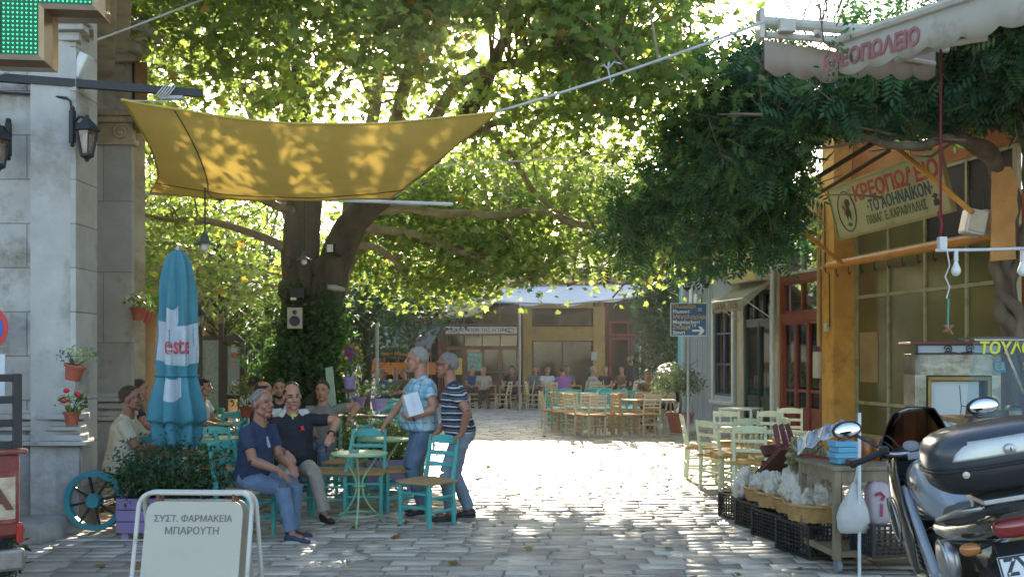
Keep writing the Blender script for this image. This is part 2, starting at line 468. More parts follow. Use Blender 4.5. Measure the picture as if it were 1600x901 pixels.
def far_house(px0, px1, pytop, pybot, d, col, label, shut=(0.25, 0.3, 0.33), wins=()):
    a, b = W(px0, pytop, d), W(px1, pybot, d)
    t = thing('hill_house', label, 'house', (0.5 * (a.x + b.x), d, max(0, b.z - 3)), 0, 'houses on the hill')
    w = MB(); w.span((a.x, d, b.z - 6), (b.x, d + 8, a.z)); obj('wall', w, mat('render ' + label[:16], col, 0.9, 0.1, 0.6), t, 0, world=True)
    e = 0.5
    tiled_roof((a.x - e, d - e, a.z - .05), (b.x + e, d - e, a.z - .05), (b.x - 1.5, d + 4, a.z + 2.2), (a.x + 1.5, d + 4, a.z + 2.2), t, pitch=0.6)
    for (wx, wy, ww, wh) in wins:
        p = W(wx, wy, d)
        f = MB(); sc = d / F
        f.box((p.x, d - 0.05, p.z), (ww * sc, 0.16, wh * sc)); wo = obj('window', f, mat('pale frame', (0.6, 0.6, 0.58), 0.6), t, 0, world=True)
        q = MB(); q.box((p.x, d - 0.1, p.z), (ww * sc * .8, 0.12, wh * sc * .86)); obj('shutter', q, mat('shut ' + str(shut), shut, 0.6), wo, 0, world=True)
far_house(655, 742, 292, 345, 84, (0.62, 0.34, 0.26), 'pink rendered house with white windows behind the big tree', (0.55, 0.62, 0.68), ((684, 318, 8, 22), (712, 315, 9, 24)))
far_house(770, 858, 246, 330, 100, (0.55, 0.5, 0.5), 'grey lavender house with tall blue shutters high on the hill', (0.3, 0.36, 0.45), ((795, 285, 10, 26), (816, 285, 10, 26), (840, 288, 10, 26)))
far_house(880, 975, 268, 345, 92, (0.6, 0.52, 0.4), 'cream house half hidden by leaves above the tiled roof', (0.33, 0.2, 0.12), ((905, 305, 9, 24), (935, 305, 9, 24)))
far_house(560, 640, 300, 372, 78, (0.6, 0.55, 0.42), 'pale yellow house glimpsed past the forked trunk', (0.2, 0.3, 0.26), ((580, 335, 9, 22), (610, 335, 9, 22)))
far_house(735, 800, 345, 392, 64, (0.5, 0.56, 0.6), 'pale blue low house right above the white awning', (0.5, 0.5, 0.5), ((755, 368, 9, 14),))
far_house(985, 1080, 300, 372, 74, (0.66, 0.6, 0.54), 'white house behind the dark vine on the hill', (0.2, 0.3, 0.4), ((1010, 335, 9, 22), (1045, 335, 9, 22)))

# ================================================================ row of cafes at the far end
D = 36.0
def fx(px): return xat(px, D)
def fz(py): return max(0.0, zat(py, D))
M_dark = mat('dark interior', (0.02, 0.018, 0.016), 0.8)  # near-black colour stands in for the shade inside the rooms
M_pane = glass('shop glass', (0.5, 0.52, 0.48), 0.05, 0.95)
M_brown = mat('brown joinery', (0.10, 0.035, 0.022), 0.55, 0.25, 9)
M_ochre = mat('ochre render', (0.36, 0.25, 0.075), 0.85, 0.15, 2, 0.15, 30, dirt=((0.2, 0.15, 0.08), 0.4, 1.5))
M_cream = mat('cream render', (0.55, 0.47, 0.33), 0.85, 0.12, 2, 0.1, 30, dirt=((0.3, 0.25, 0.18), 0.4, 1.2))
def window_grid(x0, x1, z0, z1, y, nx, nz, m, parent, name='window', fw=0.07, dep=0.1, back=True, bmat=None, world=True, pane=None):
    """frame with bars and one pane in the plane y=const, facing -y; parent-relative when world=False"""
    f = MB()
    for i in range(nx + 1):
        x = x0 + (x1 - x0) * i / nx; w = fw if i in (0, nx) else fw * 0.7
        f.box((x, y, (z0 + z1) / 2), (w, dep, z1 - z0 + (fw if i in (0, nx) else 0)))
    for j in range(nz + 1):
        z = z0 + (z1 - z0) * j / nz; w = fw if j in (0, nz) else fw * 0.7
        f.box(((x0 + x1) / 2, y + 0.003, z), (x1 - x0, dep - 0.012, w))
    wo = obj(name, f, m, parent, 0, world=world)
    p = MB(); p.box(((x0 + x1) / 2, y + 0.01, (z0 + z1) / 2), (x1 - x0 - .01, 0.012, z1 - z0 - .01)); obj('pane', p, pane or M_pane, wo, 0, world=world)
    return wo
def cafe(label, px0, px1, ztop, body, depth=5.0):
    x0, x1 = fx(px0), fx(px1)
    t = thing('cafe_building', label, 'building', ((x0 + x1) / 2, D, 0))
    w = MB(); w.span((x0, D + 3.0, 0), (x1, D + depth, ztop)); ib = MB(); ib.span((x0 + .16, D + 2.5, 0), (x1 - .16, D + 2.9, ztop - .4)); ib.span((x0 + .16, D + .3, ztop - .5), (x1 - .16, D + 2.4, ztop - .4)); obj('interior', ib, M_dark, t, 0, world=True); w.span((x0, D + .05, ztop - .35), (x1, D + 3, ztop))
    w.span((x0, D + .2, 0), (x0 + .15, D + 3, ztop - .35)); w.span((x1 - .15, D + .2, 0), (x1, D + 3, ztop - .35))
    obj('wall', w, body, t, 0, world=True)
    return t, x0, x1
ROOFZ = zat(440, D)
t, x0, x1 = cafe('dark red timber cafe under the tan tarpaulin', 592, 690, ROOFZ - .2, M_brown)
window_grid(x0 + .2, x1 - .1, 2.7, 3.6, D + .1, 4, 1, mat('oxblood joinery', (0.16, 0.03, 0.022), 0.5, 0.2), t)
window_grid(x0 + .2, x0 + 1.2, 0.1, 2.5, D + .1, 2, 2, MATS['oxblood joinery'], t, 'door')
window_grid(x0 + 1.3, x1 - .1, 0.5, 2.5, D + .1, 3, 1, MATS['oxblood joinery'], t)
t, x0, x1 = cafe('brown glazed cafe with the white name board over its windows', 691, 816, ROOFZ, M_brown)
window_grid(x0 + .15, x1 - .15, 2.86, 3.9, D + .1, 4, 1, M_brown, t)
window_grid(x0 + .15, x1 - .15, 2.05, 2.5, D + .1, 4, 1, M_brown, t)
for k in range(4):
    xa = x0 + .15 + (x1 - x0 - .3) * k / 4; xb = xa + (x1 - x0 - .3) / 4
    window_grid(xa + .04, xb - .04, 0.3 if k != 1 else 0.02, 1.98, D + .1, 1, 2, mat('chestnut joinery', (0.17, 0.07, 0.035), 0.5, 0.2), t, 'door' if k == 1 else 'window')
po = MB(); po.box((fx(742), D - .02, fz(565)), (.5, .01, .65)); obj('poster', po, mat('green poster', (0.16, 0.35, 0.28), 0.6, 0.5, 9), t, 0, world=True)
po = MB(); po.box((fx(716), D - .02, fz(572)), (.28, .01, .6)); obj('poster', po, mat('yellow poster', (0.5, 0.4, 0.08), 0.6, 0.6, 9), t, 0, world=True)
# white name board
nb = thing('name_board', 'long white name board with dark lettering over the brown cafe windows', 'sign', (fx(752), D - .3, fz(516)))
b = MB(); b.box((0, 0, 0), (fx(809) - fx(698), .05, .25)); obj('board', b, mat('chalk white', (0.6, 0.6, 0.57), 0.6), nb, 0)
b = xf(text_mb('ΚΑΦΕΝΕΙΟΝ ΤΗΣ ΑΓΟΡΑΣ', .17, .004, .002), Matrix.Translation((0, -.03, 0)) @ Matrix.Rotation(R(90), 4, 'X')); obj('lettering', b, mat('ink', (0.03, 0.03, 0.035), 0.6), nb, 0)
b = MB()
for sx in (-1, 1):
    b.tube([V((sx * 1.02 + .17 * math.cos(a), -.03, .07 * math.sin(a))) for a in [i * R(20) for i in range(18)]], .012, 5, closed=True)
obj('emblem', b, MATS['ink'], nb, 0)
# ochre shop
t, x0, x1 = cafe('ochre rendered cafe front with grille over its big window', 817, 945, ROOFZ + .3, M_ochre)
w = MB()
for a, b_ in ((x0, x0 + .32), (x1 - .42, x1)): w.span((a, D - .06, 0), (b_, D + .4, 3.5))
w.span((x0 + .32, D - .03, 2.28), (x1 - .42, D + .4, 2.78)); w.span((x0 + .32, D - .03, 3.45), (x1 - .42, D + .4, 3.95)); w.span((x0 + .32, D - .03, 0), (x1 - .42, D + .4, .35))
obj('facade', w, M_ochre, t, 0, world=True)
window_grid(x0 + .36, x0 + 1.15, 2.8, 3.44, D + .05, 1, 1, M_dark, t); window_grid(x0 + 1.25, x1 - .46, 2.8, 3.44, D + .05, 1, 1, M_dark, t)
window_grid(x0 + .36, x1 - .46, .36, 2.27, D + .08, 2, 1, M_brown, t)
gr = MB()
for k in range(19):
    xx = x0 + .4 + k * (x1 - x0 - .86) / 18
    for sg in (-1, 1):
        xe = max(x0 + .36, min(x1 - .46, xx + sg * 1.2)); gr.bar((xx, D + .004 * sg, .4), (xe, D + .004 * sg, .4 + 1.8 * abs(xe - xx) / 1.2), .012, .006)
        xt = xx - sg * 1.2; xe = max(x0 + .36, min(x1 - .46, xt)); gr.bar((xx, D + .004 * sg, 2.2), (xe, D + .004 * sg, 2.2 - 1.8 * abs(xe - xx) / 1.2), .012, .006)
obj('grille', gr, mat('rusty grille', (0.2, 0.12, 0.07), 0.7, 0.3), t, 0, world=True)
sg = MB(); sg.box((fx(928), D - .09, fz(556)), (.22, .05, .3)); obj('meter_box', sg, mat('grey box', (0.4, 0.42, 0.42), 0.5), t, 0, world=True)
tiled_roof((x0 - .1, D - .45, 3.98), (x1 + .1, D - .45, 3.98), (x1 + .1, D + .2, 4.3), (x0 - .1, D + .2, 4.3), t, 'eaves')
# dark red cafe on the right
t, x0, x1 = cafe('dark red cafe with panelled doors beside the ivy column', 946, 1075, ROOFZ, mat('oxblood wall', (0.10, 0.02, 0.02), 0.8))
window_grid(x0 + .2, x0 + 1.5, .05, 2.35, D + .1, 2, 1, mat('red joinery', (0.22, 0.035, 0.03), 0.5, 0.2), t, 'door'); window_grid(x0 + 1.65, x1 - .2, .7, 2.35, D + .1, 2, 1, MATS['red joinery'], t)
window_grid(x0 + .2, x1 - .2, 2.5, 2.95, D + .1, 4, 1, MATS['red joinery'], t)
# terrace roof over the whole row
rt = thing('terrace_roof', 'long pan tiled roof above the row of cafes', 'roof', (0, D + 2, ROOFZ))
m = MB(); m.span((fx(590), D + .1, ROOFZ + .32), (fx(1080), D + 5, ROOFZ + .4)); obj('eaves_board', m, M_brown, rt, 0, world=True)
tiled_roof((fx(580), D - .2, ROOFZ + .42), (fx(1085), D - .2, ROOFZ + .42), (fx(1085), D + 4.2, 5.95), (fx(580), D + 4.2, 5.95), rt, 'slope', .26)
m = MB(); m.span((fx(590), D + 4.1, ROOFZ + .4), (fx(1080), D + 5, 5.9)); obj('gable_wall', m, M_cream, rt, 0, world=True)

# canvas awnings in front of the row
def sheet(name, label, corners, sag, m, cat='awning', nu=16, nv=8, wr=0.03):
    a, b, c, d = [V(p) for p in corners]
    mb = MB()
    def f(u, v):
        p = a.lerp(b, u).lerp(d.lerp(c, u), v)
        return p + V((0, 0, -sag * 4 * u * (1 - u) * (0.35 + 0.65 * v) + wr * noise.noise(V((p.x * 1.3, p.y * 1.3, p.z)))))
    mb.grid(f, nu, nv)
    o = obj(name, mb, m, None, 180, solid=.006); return tag(o, label, cat)
M_canvas = mat('white canvas', (0.72, 0.74, 0.74), 0.8, 0.05, 3, trans=.35)
t = thing('canvas_awning', 'broad white canvas awning stretched across the far cafes', 'awning', (xat(885, 33), 33, 3.4))
m = MB(); a, b, c, dd = W(782, 449, 35.2), W(1003, 444, 35.2), W(1000, 464, 32), W(772, 472, 32)
def f(u, v):
    p = a.lerp(b, u).lerp(dd.lerp(c, u), v); return p + V((0, 0, -.16 * math.sin(u * math.pi) * v + .03 * noise.noise(p * 1.7) + .05 * math.sin(u * 21) * v))
m.grid(f, 40, 10); obj('sheet', m, M_canvas, t, 180, world=True, solid=.006)
m = MB(); m.tube([dd + V((0, 0, .0)), dd.lerp(c, .5) + V((0, 0, -.15)), c], .03, 6); obj('front_bar', m, mat('grey pipe', (0.35, 0.36, 0.36), 0.5, metal=.6), t, world=True)
m = MB()
for p in (W(812, 470, 32), W(1000, 465, 32)):
    m = MB(); m.tube([(p.x, p.y, 0), (p.x, p.y, p.z - .02)], .035, 8); obj('post', m, MATS['grey pipe'], t, world=True)
sheet('tan_tarpaulin', 'tan tarpaulin sagging beside the white awning', (W(700, 462, 35), W(778, 448, 34), W(772, 474, 31.5), W(688, 492, 31.5)), .25, mat('tan tarp', (0.38, 0.30, 0.12), 0.85, 0.15, trans=.3))
# teal parasol-awning on the left with orange lettering
t = thing('market_awning', 'dark teal awning with orange lettering on its valance', 'awning', (xat(625, 30), 30, 2.3))
m = MB(); a, b, c, dd = W(566, 512, 33.5), W(690, 508, 33.5), W(672, 545, 30), W(572, 545, 30)
m.grid(lambda u, v: a.lerp(b, u).lerp(dd.lerp(c, u), v), 6, 3); obj('cover', m, mat('teal canvas', (0.03, 0.06, 0.075), 0.8, 0.2), t, 0, world=True, solid=.01)
m = MB(); m.span((dd.x, 29.98, zat(545, 30) + .0), (c.x, 30.0, zat(559, 30))); obj('valance', m, MATS['teal canvas'], t, 0, world=True)
m = xf(text_mb('Grecian - Mediterr. Taste', .17, .003, .004), Matrix.Translation((xat(626, 30), 29.97, zat(552, 30))) @ Matrix.Rotation(R(90), 4, 'X')); obj('lettering', m, mat('orange ink', (0.7, 0.26, 0.04), 0.6), t, 0, world=True)
m = MB()
for px in (577, 668):
    m = MB(); m.tube([(xat(px, 30), 30.05, 0), (xat(px, 30), 30.05, zat(548, 30))], .03, 6); obj('post', m, MATS['grey pipe'], t, world=True)
m = MB(); m.span((xat(580, 33), 33.2, zat(585, 33)), (xat(680, 33), 33.3, zat(566, 33))); tag(obj('orange_banner', m, mat('orange cloth', (0.55, 0.2, 0.04), 0.8), None, 0), 'orange banner hung under the teal awning', 'banner')
t = thing('street_pole', 'slim grey metal pole standing left of the standing men', 'pole', (xat(589, 24), 24, 0))
m = MB(); m.tube([(0, 0, 0), (0, 0, zat(505, 24))], .045, 10); obj('shaft', m, MATS['grey pipe'], t)
m = MB(); m.lathe([(.09, 0), (.09, .02), (.05, .06), (.05, .1)], 12); obj('base', m, MATS['grey pipe'], t)

# ivy column at the end of the row
def ivy(name, label, cells, size, seed, m=None, cat='ivy', dens=260, kind='oval', up=0.2, out=(0, -.7, 0), parent=None, stem=True):
    """cells: (centre, radii) ellipsoids; leaves on and in them"""
    g = np.random.default_rng(seed); P = np.concatenate([rand_in_ell(g, c, r, max(12, int(dens * k)), .55) for c, r, k in cells])
    me = leaves(name, P, size, kind, seed, up, out=np.array(out))
    return me, link_mesh(name, me, m or M_ivy, parent, 0, world=parent is not None)
M_ivy = leaf_mat('ivy leaf', (0.012, 0.035, 0.012), (0.035, 0.085, 0.03), (0.05, 0.14, 0.03), .25)
cells = []
for k in range(60):
    px = rnd.uniform(1006, 1062); py = rnd.uniform(428, 585)
    cells.append((W(px, py, 29.5 + rnd.random()), (.5, .4, .6), 1))
t = thing('ivy_column', 'tall ivy covered column beside the teal corner', 'ivy', (xat(1035, 30), 30, 0))
ivy('foliage', '', cells, .13, 11, parent=t, dens=130)
m = MB(); m.tube([(xat(1034, 30), 30.1, 0), (xat(1033, 30), 30.1, 2), (xat(1036, 30), 30.1, 4)], [.16, .12, .1], 8); obj('trunk', m, mat('ivy wood', (0.10, 0.075, 0.05), 0.9, 0.3), t, world=True)
# ================================================================ the great plane tree
M_bark = mat('plane bark', (0.05, 0.036, 0.025), 0.9, 0.5, 3.5, 0.9, 9, stretch=(1, 1, .35), col2=(0.13, 0.10, 0.068))
M_barkp = mat('pale plane bark', (0.17, 0.125, 0.075), 0.85, 0.4, 4, 0.6, 12, col2=(0.36, 0.29, 0.19))
M_leafT = leaf_mat('plane leaf', (0.055, 0.115, 0.05), (0.11, 0.18, 0.07), (0.41, 0.54, 0.10), .55, autumn=.05)
tree = thing('plane_tree', 'huge old plane tree with forked ivy clad trunk shading the square', 'tree', (-3.6, 18, 0))
def limb_pts(lst): return smooth_pts([(W(px, py, d), r) for px, py, d, r in lst], 6)
LIMBS = {
 'stem': [(487, 712, 18.0, .78), (486, 640, 18, .62), (482, 560, 18, .56), (472, 470, 18, .46), (470, 390, 18, .41), (468, 320, 18, .38), (473, 230, 18, .34), (470, 150, 18, .28), (462, 90, 18.2, .22), (440, 10, 18.5, .15), (420, -90, 18.5, .08)],
 'fork': [(496, 640, 18.05, .40), (502, 540, 17.9, .42), (512, 450, 17.8, .38), (535, 375, 17.7, .36), (570, 325, 17.6, .31), (628, 278, 17.4, .24), (690, 222, 17.2, .19), (735, 160, 17.0, .16), (765, 110, 17.0, .13), (800, 40, 17, .09), (830, -60, 17, .05)],
 'b1': [(545, 360, 17.7, .28), (555, 300, 18, .24), (575, 240, 18.4, .21), (590, 170, 18.8, .18), (600, 110, 19, .16), (640, 60, 19.3, .11), (690, 0, 19.6, .07)],
 'b2': [(590, 170, 18.8, .15), (570, 120, 18.6, .12), (540, 50, 18.2, .09), (520, -40, 18, .05)],
 'b3': [(470, 150, 18, .22), (500, 125, 17.8, .18), (515, 95, 17.6, .14), (535, 40, 17.4, .1), (545, -40, 17.3, .06)],
 'b4': [(470, 130, 18, .2), (420, 165, 17.6, .14), (385, 140, 17.2, .11), (330, 110, 16.8, .08), (270, 80, 16.5, .05)],
 'right1': [(640, 268, 17.4, .19), (700, 150, 16.2, .15), (725, 125, 15.6, .13), (800, 95, 14.8, .1), (880, 85, 14.2, .08), (960, 110, 13.8, .05)],
 'right2': [(562, 330, 17.6, .14), (610, 326, 17.6, .12), (690, 338, 18, .105), (760, 335, 18.4, .095), (835, 330, 18.8, .085), (900, 348, 19.2, .06), (965, 345, 19.6, .04)],
 'right3': [(550, 352, 17.5, .13), (620, 362, 18.2, .11), (680, 378, 18.8, .1), (740, 398, 19.4, .08), (770, 404, 19.8, .06), (830, 440, 20.3, .03)],
 'right4': [(540, 380, 17.6, .12), (585, 385, 18.2, .1), (620, 410, 19, .08), (625, 425, 19.5, .05)],
 'right5': [(720, 180, 17, .12), (790, 230, 17.6, .09), (840, 300, 18.2, .07), (890, 350, 19, .045)],
 'right6': [(690, 222, 17.2, .12), (780, 190, 16.8, .1), (880, 170, 16.4, .08), (980, 180, 16.2, .06), (1080, 170, 16, .04)],
 'left1': [(462, 395, 18, .16), (420, 372, 17.8, .12), (370, 358, 17.6, .1), (310, 345, 17.5, .085), (250, 340, 17.6, .06), (200, 330, 17.8, .035)],
 'left2': [(468, 330, 18, .15), (430, 322, 17.5, .12), (380, 300, 17, .09), (330, 290, 16.6, .06)],
 'back1': [(505, 500, 18, .24), (540, 420, 19, .2), (600, 330, 20.5, .16), (700, 260, 22, .12), (820, 220, 23, .08), (930, 215, 24, .04)],
 'back2': [(478, 420, 18, .25), (440, 300, 19.5, .2), (400, 200, 21, .14), (350, 110, 22, .09), (300, 50, 23, .05)],
 'over1': [(600, 300, 17.5, .2), (640, 120, 15.4, .15), (650, -20, 13.4, .11), (640, -200, 11.5, .07), (560, -380, 10, .04)],
 'over2': [(470, 200, 18, .2), (430, 20, 15.5, .14), (400, -160, 13.2, .09), (420, -320, 11.5, .05)],
}
LPT = []
for nm, lst in LIMBS.items():
    pts = limb_pts(lst); m = MB()
    q = []
    for i, (p, r) in enumerate(pts):
        q.append(p + V((noise.noise(p * 0.9), noise.noise(p * 0.9 + V((9, 3, 1))), noise.noise(p * .9 + V((1, 7, 4))))) * min(.12, r * .8 + .03) * (0 if i == 0 else 1))
    n = 22 if nm in ('stem', 'fork') else 9
    m.tube(q, [r * (.80 if nm in ('stem', 'fork') else .66) for p, r in pts], n)
    if nm in ('stem', 'fork'):
        for i, v in enumerate(m.v):
            c = q[min(i // n, len(q) - 1)]; d = v - c
            k = 1 + .16 * noise.noise(V((v.x * 1.4, v.y * 1.4, v.z * .55))) + .09 * noise.noise(v * 4.5)
            if v.z < 1.2: k *= 1 + .35 * (1.2 - v.z) * max(0, noise.noise(V((d.x * 3, d.y * 3, 2))))
            m.v[i] = c + d * k
    if nm == 'stem':
        for px, py, r in ((455, 452, .24), (505, 420, .2), (530, 385, .26), (540, 350, .17), (460, 480, .2), (450, 410, .1)):
            m.ball(W(px, py, 17.75), (r, r * .9, r * 1.1), 10, 8, fn=lambda p: 1 + .2 * noise.noise(p * 2))
        obj('trunk', m, M_bark, tree, 180, world=True)
    else: obj('limb', m, M_bark if nm == 'fork' else M_barkp, tree, 180, world=True)
    LPT += [np.array(p) for p in q[(6 if nm in ('stem', 'fork') else 3):]]
LPT = np.array(LPT)
SUNRAY = np.array((sdir.x, sdir.y, sdir.z)) / sdir.y            # per metre of depth
def crown():
    g = np.random.default_rng(5)
    C = []
    for c, r, n, sh in (((-3.6, 17.2, 9.0), (7.0, 5.2, 4.6), 400, .3), ((2.4, 17.4, 7.2), (4.8, 4.4, 3.7), 290, .2), ((-8.6, 18.5, 7.0), (4.2, 5, 4.2), 190, .2),
                        ((-1.6, 12.6, 8.0), (5.6, 3.6, 2.6), 190, .35), ((0.4, 21.8, 5.0), (4.2, 2.2, 2.0), 230, 0), ((-1.2, 20.5, 4.1), (2.4, 2.0, 1.2), 105, 0), ((-7.6, 20.5, 3.9), (3.0, 2.0, 2.0), 95, 0),
                        ((2.8, 15.0, 6.6), (2.3, 2.5, 2.2), 80, .2), ((-2.6, 14.0, 6.9), (4.8, 1.8, 1.6), 170, .1), ((1.6, 13.4, 6.3), (2.6, 1.8, 1.3), 70, .1), ((4.0, 22.5, 5.2), (2.2, 2, 1.7), 50, 0)):
        C.append(rand_in_ell(g, c, r, n, sh))
    C = np.concatenate(C)
    px = 800 + C[:, 0] / C[:, 1] * F; py = HZ - (C[:, 2] - CH) / C[:, 1] * F
    # keep the stems and the air under the sail open, keep the crown above head height, and leave the real gap towards the sun
    keep = (C[:, 2] > 2.9) & ~((px > 425) & (px < 590) & (py > 300) & (C[:, 1] < 18.4)) & ~((px < 470) & (py > 270) & (C[:, 1] < 17))
    keep &= ~((py > 455) & (px > 560)) & ~((py > 418) & (px > 745)) & ~((px > 900) & (py > 430 - .5 * (px - 900) * 0))
    keep &= ~((C[:, 1] > 22.6) & (C[:, 2] > 5.6)) & ~((C[:, 1] > 24))
    keep &= ~((C[:, 1] > 18.3) & (C[:, 2] > 5.4) & (C[:, 0] > -4) & (g.uniform(size=len(C)) < .52)) & ~((C[:, 1] > 16) & (C[:, 2] > 7) & (g.uniform(size=len(C)) < .16))
    keep &= ~((px > 1075) & (py < 190)) & ~((px > 1010) & (py < 60) & (g.uniform(size=len(C)) < .6))
    dist = np.linalg.norm(C - (np.array((0, 0, CH)) + SUNRAY * C[:, 1:2]), axis=1)
    keep &= dist > .70
    C = C[keep]
    # twigs from the nearest limb point
    tw = MB(); tips = []
    for c in C:
        dd = np.linalg.norm(LPT - c, axis=1); i = int(dd.argmin()); a = V(LPT[i]); b = V(c)
        L = (b - a).length
        if L > 2.0:
            a = b + ((a - b).normalized() * .5 + V((rnd.gauss(0, .4), rnd.gauss(0, .4), -.35))).normalized() * 1.3; L = 1.3
        mid = a.lerp(b, .5) + V((rnd.uniform(-.15, .15), rnd.uniform(-.15, .15), .12 * L * rnd.uniform(.2, 1)))
        q = smooth_pts([(a, .012 + .010 * L), (mid, .010 + .004 * L), (b, .006)], 3)
        tw.tube([p for p, r in q], [r for p, r in q], 4, cap=False)
    obj('twigs', tw, M_barkp, tree, 180, world=True)
    P = []
    for c in C:
        n = int(g.integers(34, 66)); s = g.uniform(.30, .55)
        p = c + g.normal(size=(n, 3)) * np.array((s, s, s * .55)); p[:, 2] -= .25 * ((p[:, :2] - c[:2]) ** 2).sum(1)
        P.append(p)
    P = np.concatenate(P)
    d2 = np.linalg.norm(P - (np.array((0, 0, CH)) + SUNRAY * P[:, 1:2]), axis=1)
    P = P[(d2 > .24) & (P[:, 2] > 2.55) & (P[:, 0] / P[:, 1] < .275)]
    link_mesh('crown', leaves('crown', P, .150, 'palm', 4, up=.75, droop=.35), M_leafT, tree, 0, world=True)
    print('plane leaves', len(P))
crown()
# ivy on the trunk
cells = []
for k in range(80):
    py = rnd.uniform(455, 690); hw = 30 + 55 * ((py - 440) / 250) ** 1.2
    px = 487 + rnd.choice((-1, -1, 1)) * rnd.uniform(.35, 1) * hw
    cells.append((W(px, py, rnd.uniform(17.1, 17.9)), (.28, .22, .3), 1))
for k in range(30):
    cells.append((W(rnd.uniform(395, 470), rnd.uniform(540, 680), rnd.uniform(17.3, 19)), (.4, .4, .4), 1))
for k in range(22):
    cells.append((W(rnd.uniform(500, 535), rnd.uniform(510, 640), rnd.uniform(17.0, 18.0)), (.35, .3, .4), 1))
t = thing('trunk_ivy', 'dark ivy climbing the forked plane trunk', 'ivy', (-3.6, 17.2, 0))
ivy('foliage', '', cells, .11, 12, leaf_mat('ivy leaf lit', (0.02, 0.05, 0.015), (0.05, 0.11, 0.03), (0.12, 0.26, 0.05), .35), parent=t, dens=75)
m = MB()
for px0, px1 in ((470, 455), (500, 520), (450, 430)): m.tube([W(px0, 700, 17.3), W((px0 + px1) / 2 + 6, 600, 17.3), W(px1, 500, 17.35)], [.03, .025, .015], 5)
obj('stem', m, MATS['ivy wood'], t, 180, world=True)

# ---------------------------------------------------------------- smaller trees behind
M_leafB = leaf_mat('elm leaf', (0.03, 0.07, 0.02), (0.07, 0.13, 0.035), (0.22, 0.36, 0.06), .48)
def back_tree(label, px, d, h, crownr, seed, n, m=None, zc=None, trunk=.16):
    x = xat(px, d); t = thing('broadleaf_tree', label, 'tree', (x, d, 0))
    k = MB(); zc = zc or h * .62
    pts = smooth_pts([(V((x, d, 0)), trunk), (V((x + .1, d, h * .3)), trunk * .8), (V((x - .1, d + .2, h * .6)), trunk * .5), (V((x, d, h * .92)), trunk * .12)], 5)
    k.tube([p for p, r in pts], [r for p, r in pts], 9); obj('trunk', k, M_bark, t, 180, world=True)
    g = np.random.default_rng(seed); b = MB(); P = []
    C = rand_in_ell(g, (x, d, zc), crownr, n, .25); C = C[C[:, 2] > .5]
    for c in C:
        a = V((x, d, max(h * .15, min(h * .8, c[2] - .8)))); q = V(c)
        b.bar(a.lerp(q, .1), q, .035, .035, w2=.01, h2=.01)
        s = g.uniform(.3, .5); P.append(c + g.normal(size=(int(g.integers(40, 70)), 3)) * np.array((s, s, s * .6)))
    obj('branches', b, M_bark, t, 0, world=True)
    link_mesh('crown', leaves('crown', np.concatenate(P), .15, 'oval', seed + 1, up=.5, svar=.4), m or M_leafB, t, 0, world=True)
back_tree('leafy tree behind the notice boards, left of the plane trunk', 345, 25, 7.0, (2.4, 2.0, 3.0), 21, 120, zc=3.7)
back_tree('dense tree close behind the plane trunk on its left', 418, 26.5, 6.5, (1.7, 1.8, 2.9), 22, 90, zc=3.3)
back_tree('tall tree rising beyond the arched building', 235, 31, 9.5, (3.2, 2.5, 3.6), 23, 120, zc=6.2)
back_tree('slim dark tree right of the plane trunk behind the no stopping sign', 568, 27, 5.2, (1.5, 1.4, 1.9), 24, 80, leaf_mat('laurel leaf', (0.015, 0.045, 0.018), (0.035, 0.085, 0.03), (0.07, 0.17, 0.04), .35), zc=3.1)
back_tree('dark conifer like tree in front of the brown cafe', 640, 30, 5.2, (1.9, 1.3, 1.1), 25, 60, MATS['laurel leaf'], zc=3.6)
# ================================================================ left stone building
def ashlar(name, a, b, bw, bh, mortar=(0.2, 0.19, 0.17), axis='x', off=0.5, dirt=(0.22, 0.18, 0.13)):
    m = mat(name, a, 0.8, 0.1, 3, 0.25, 22, col2=b, dirt=(dirt, .28, 1.6))
    n = m.node_tree.nodes; l = m.node_tree.links; bs = n['Principled BSDF']
    tc = n.new('ShaderNodeTexCoord'); sp = n.new('ShaderNodeSeparateXYZ'); cb = n.new('ShaderNodeCombineXYZ')
    l.new(tc.outputs['Object'], sp.inputs[0]); l.new(sp.outputs['X' if axis == 'x' else 'Y'], cb.inputs[0]); l.new(sp.outputs['Z'], cb.inputs[1])
    br = n.new('ShaderNodeTexBrick'); br.inputs['Scale'].default_value = 1; br.inputs['Brick Width'].default_value = bw; br.inputs['Row Height'].default_value = bh
    br.inputs['Mortar Size'].default_value = .006; br.inputs['Mortar Smooth'].default_value = .3; br.offset = off
    br.inputs['Color1'].default_value = (1, 1, 1, 1); br.inputs['Color2'].default_value = (.80, .80, .80, 1); br.inputs['Mortar'].default_value = (.5, .48, .44, 1)
    l.new(cb.outputs[0], br.inputs['Vector'])
    src = bs.inputs['Base Color'].links[0].from_socket
    mx = n.new('ShaderNodeMix'); mx.data_type = 'RGBA'; mx.blend_type = 'MULTIPLY'; mx.inputs['Factor'].default_value = 1
    l.new(src, mx.inputs['A']); l.new(br.outputs['Color'], mx.inputs['B']); l.new(mx.outputs['Result'], bs.inputs['Base Color'])
    ob = bs.inputs['Normal'].links[0].from_node
    b2 = n.new('ShaderNodeBump'); b2.inputs['Strength'].default_value = .8; b2.inputs['Distance'].default_value = .012; b2.invert = True
    l.new(br.outputs['Fac'], b2.inputs['Height']); l.new(ob.outputs[0], b2.inputs['Normal']); l.new(b2.outputs[0], bs.inputs['Normal'])
    return m
M_ash = ashlar('ashlar marble', (0.43, 0.41, 0.375), (0.58, 0.56, 0.515), 1.05, .43)
M_trim = mat('stone trim', (0.40, 0.385, 0.36), 0.8, 0.12, 3, 0.3, 25, col2=(0.52, 0.50, 0.46), dirt=((0.2, 0.165, 0.12), .5, 1.3))
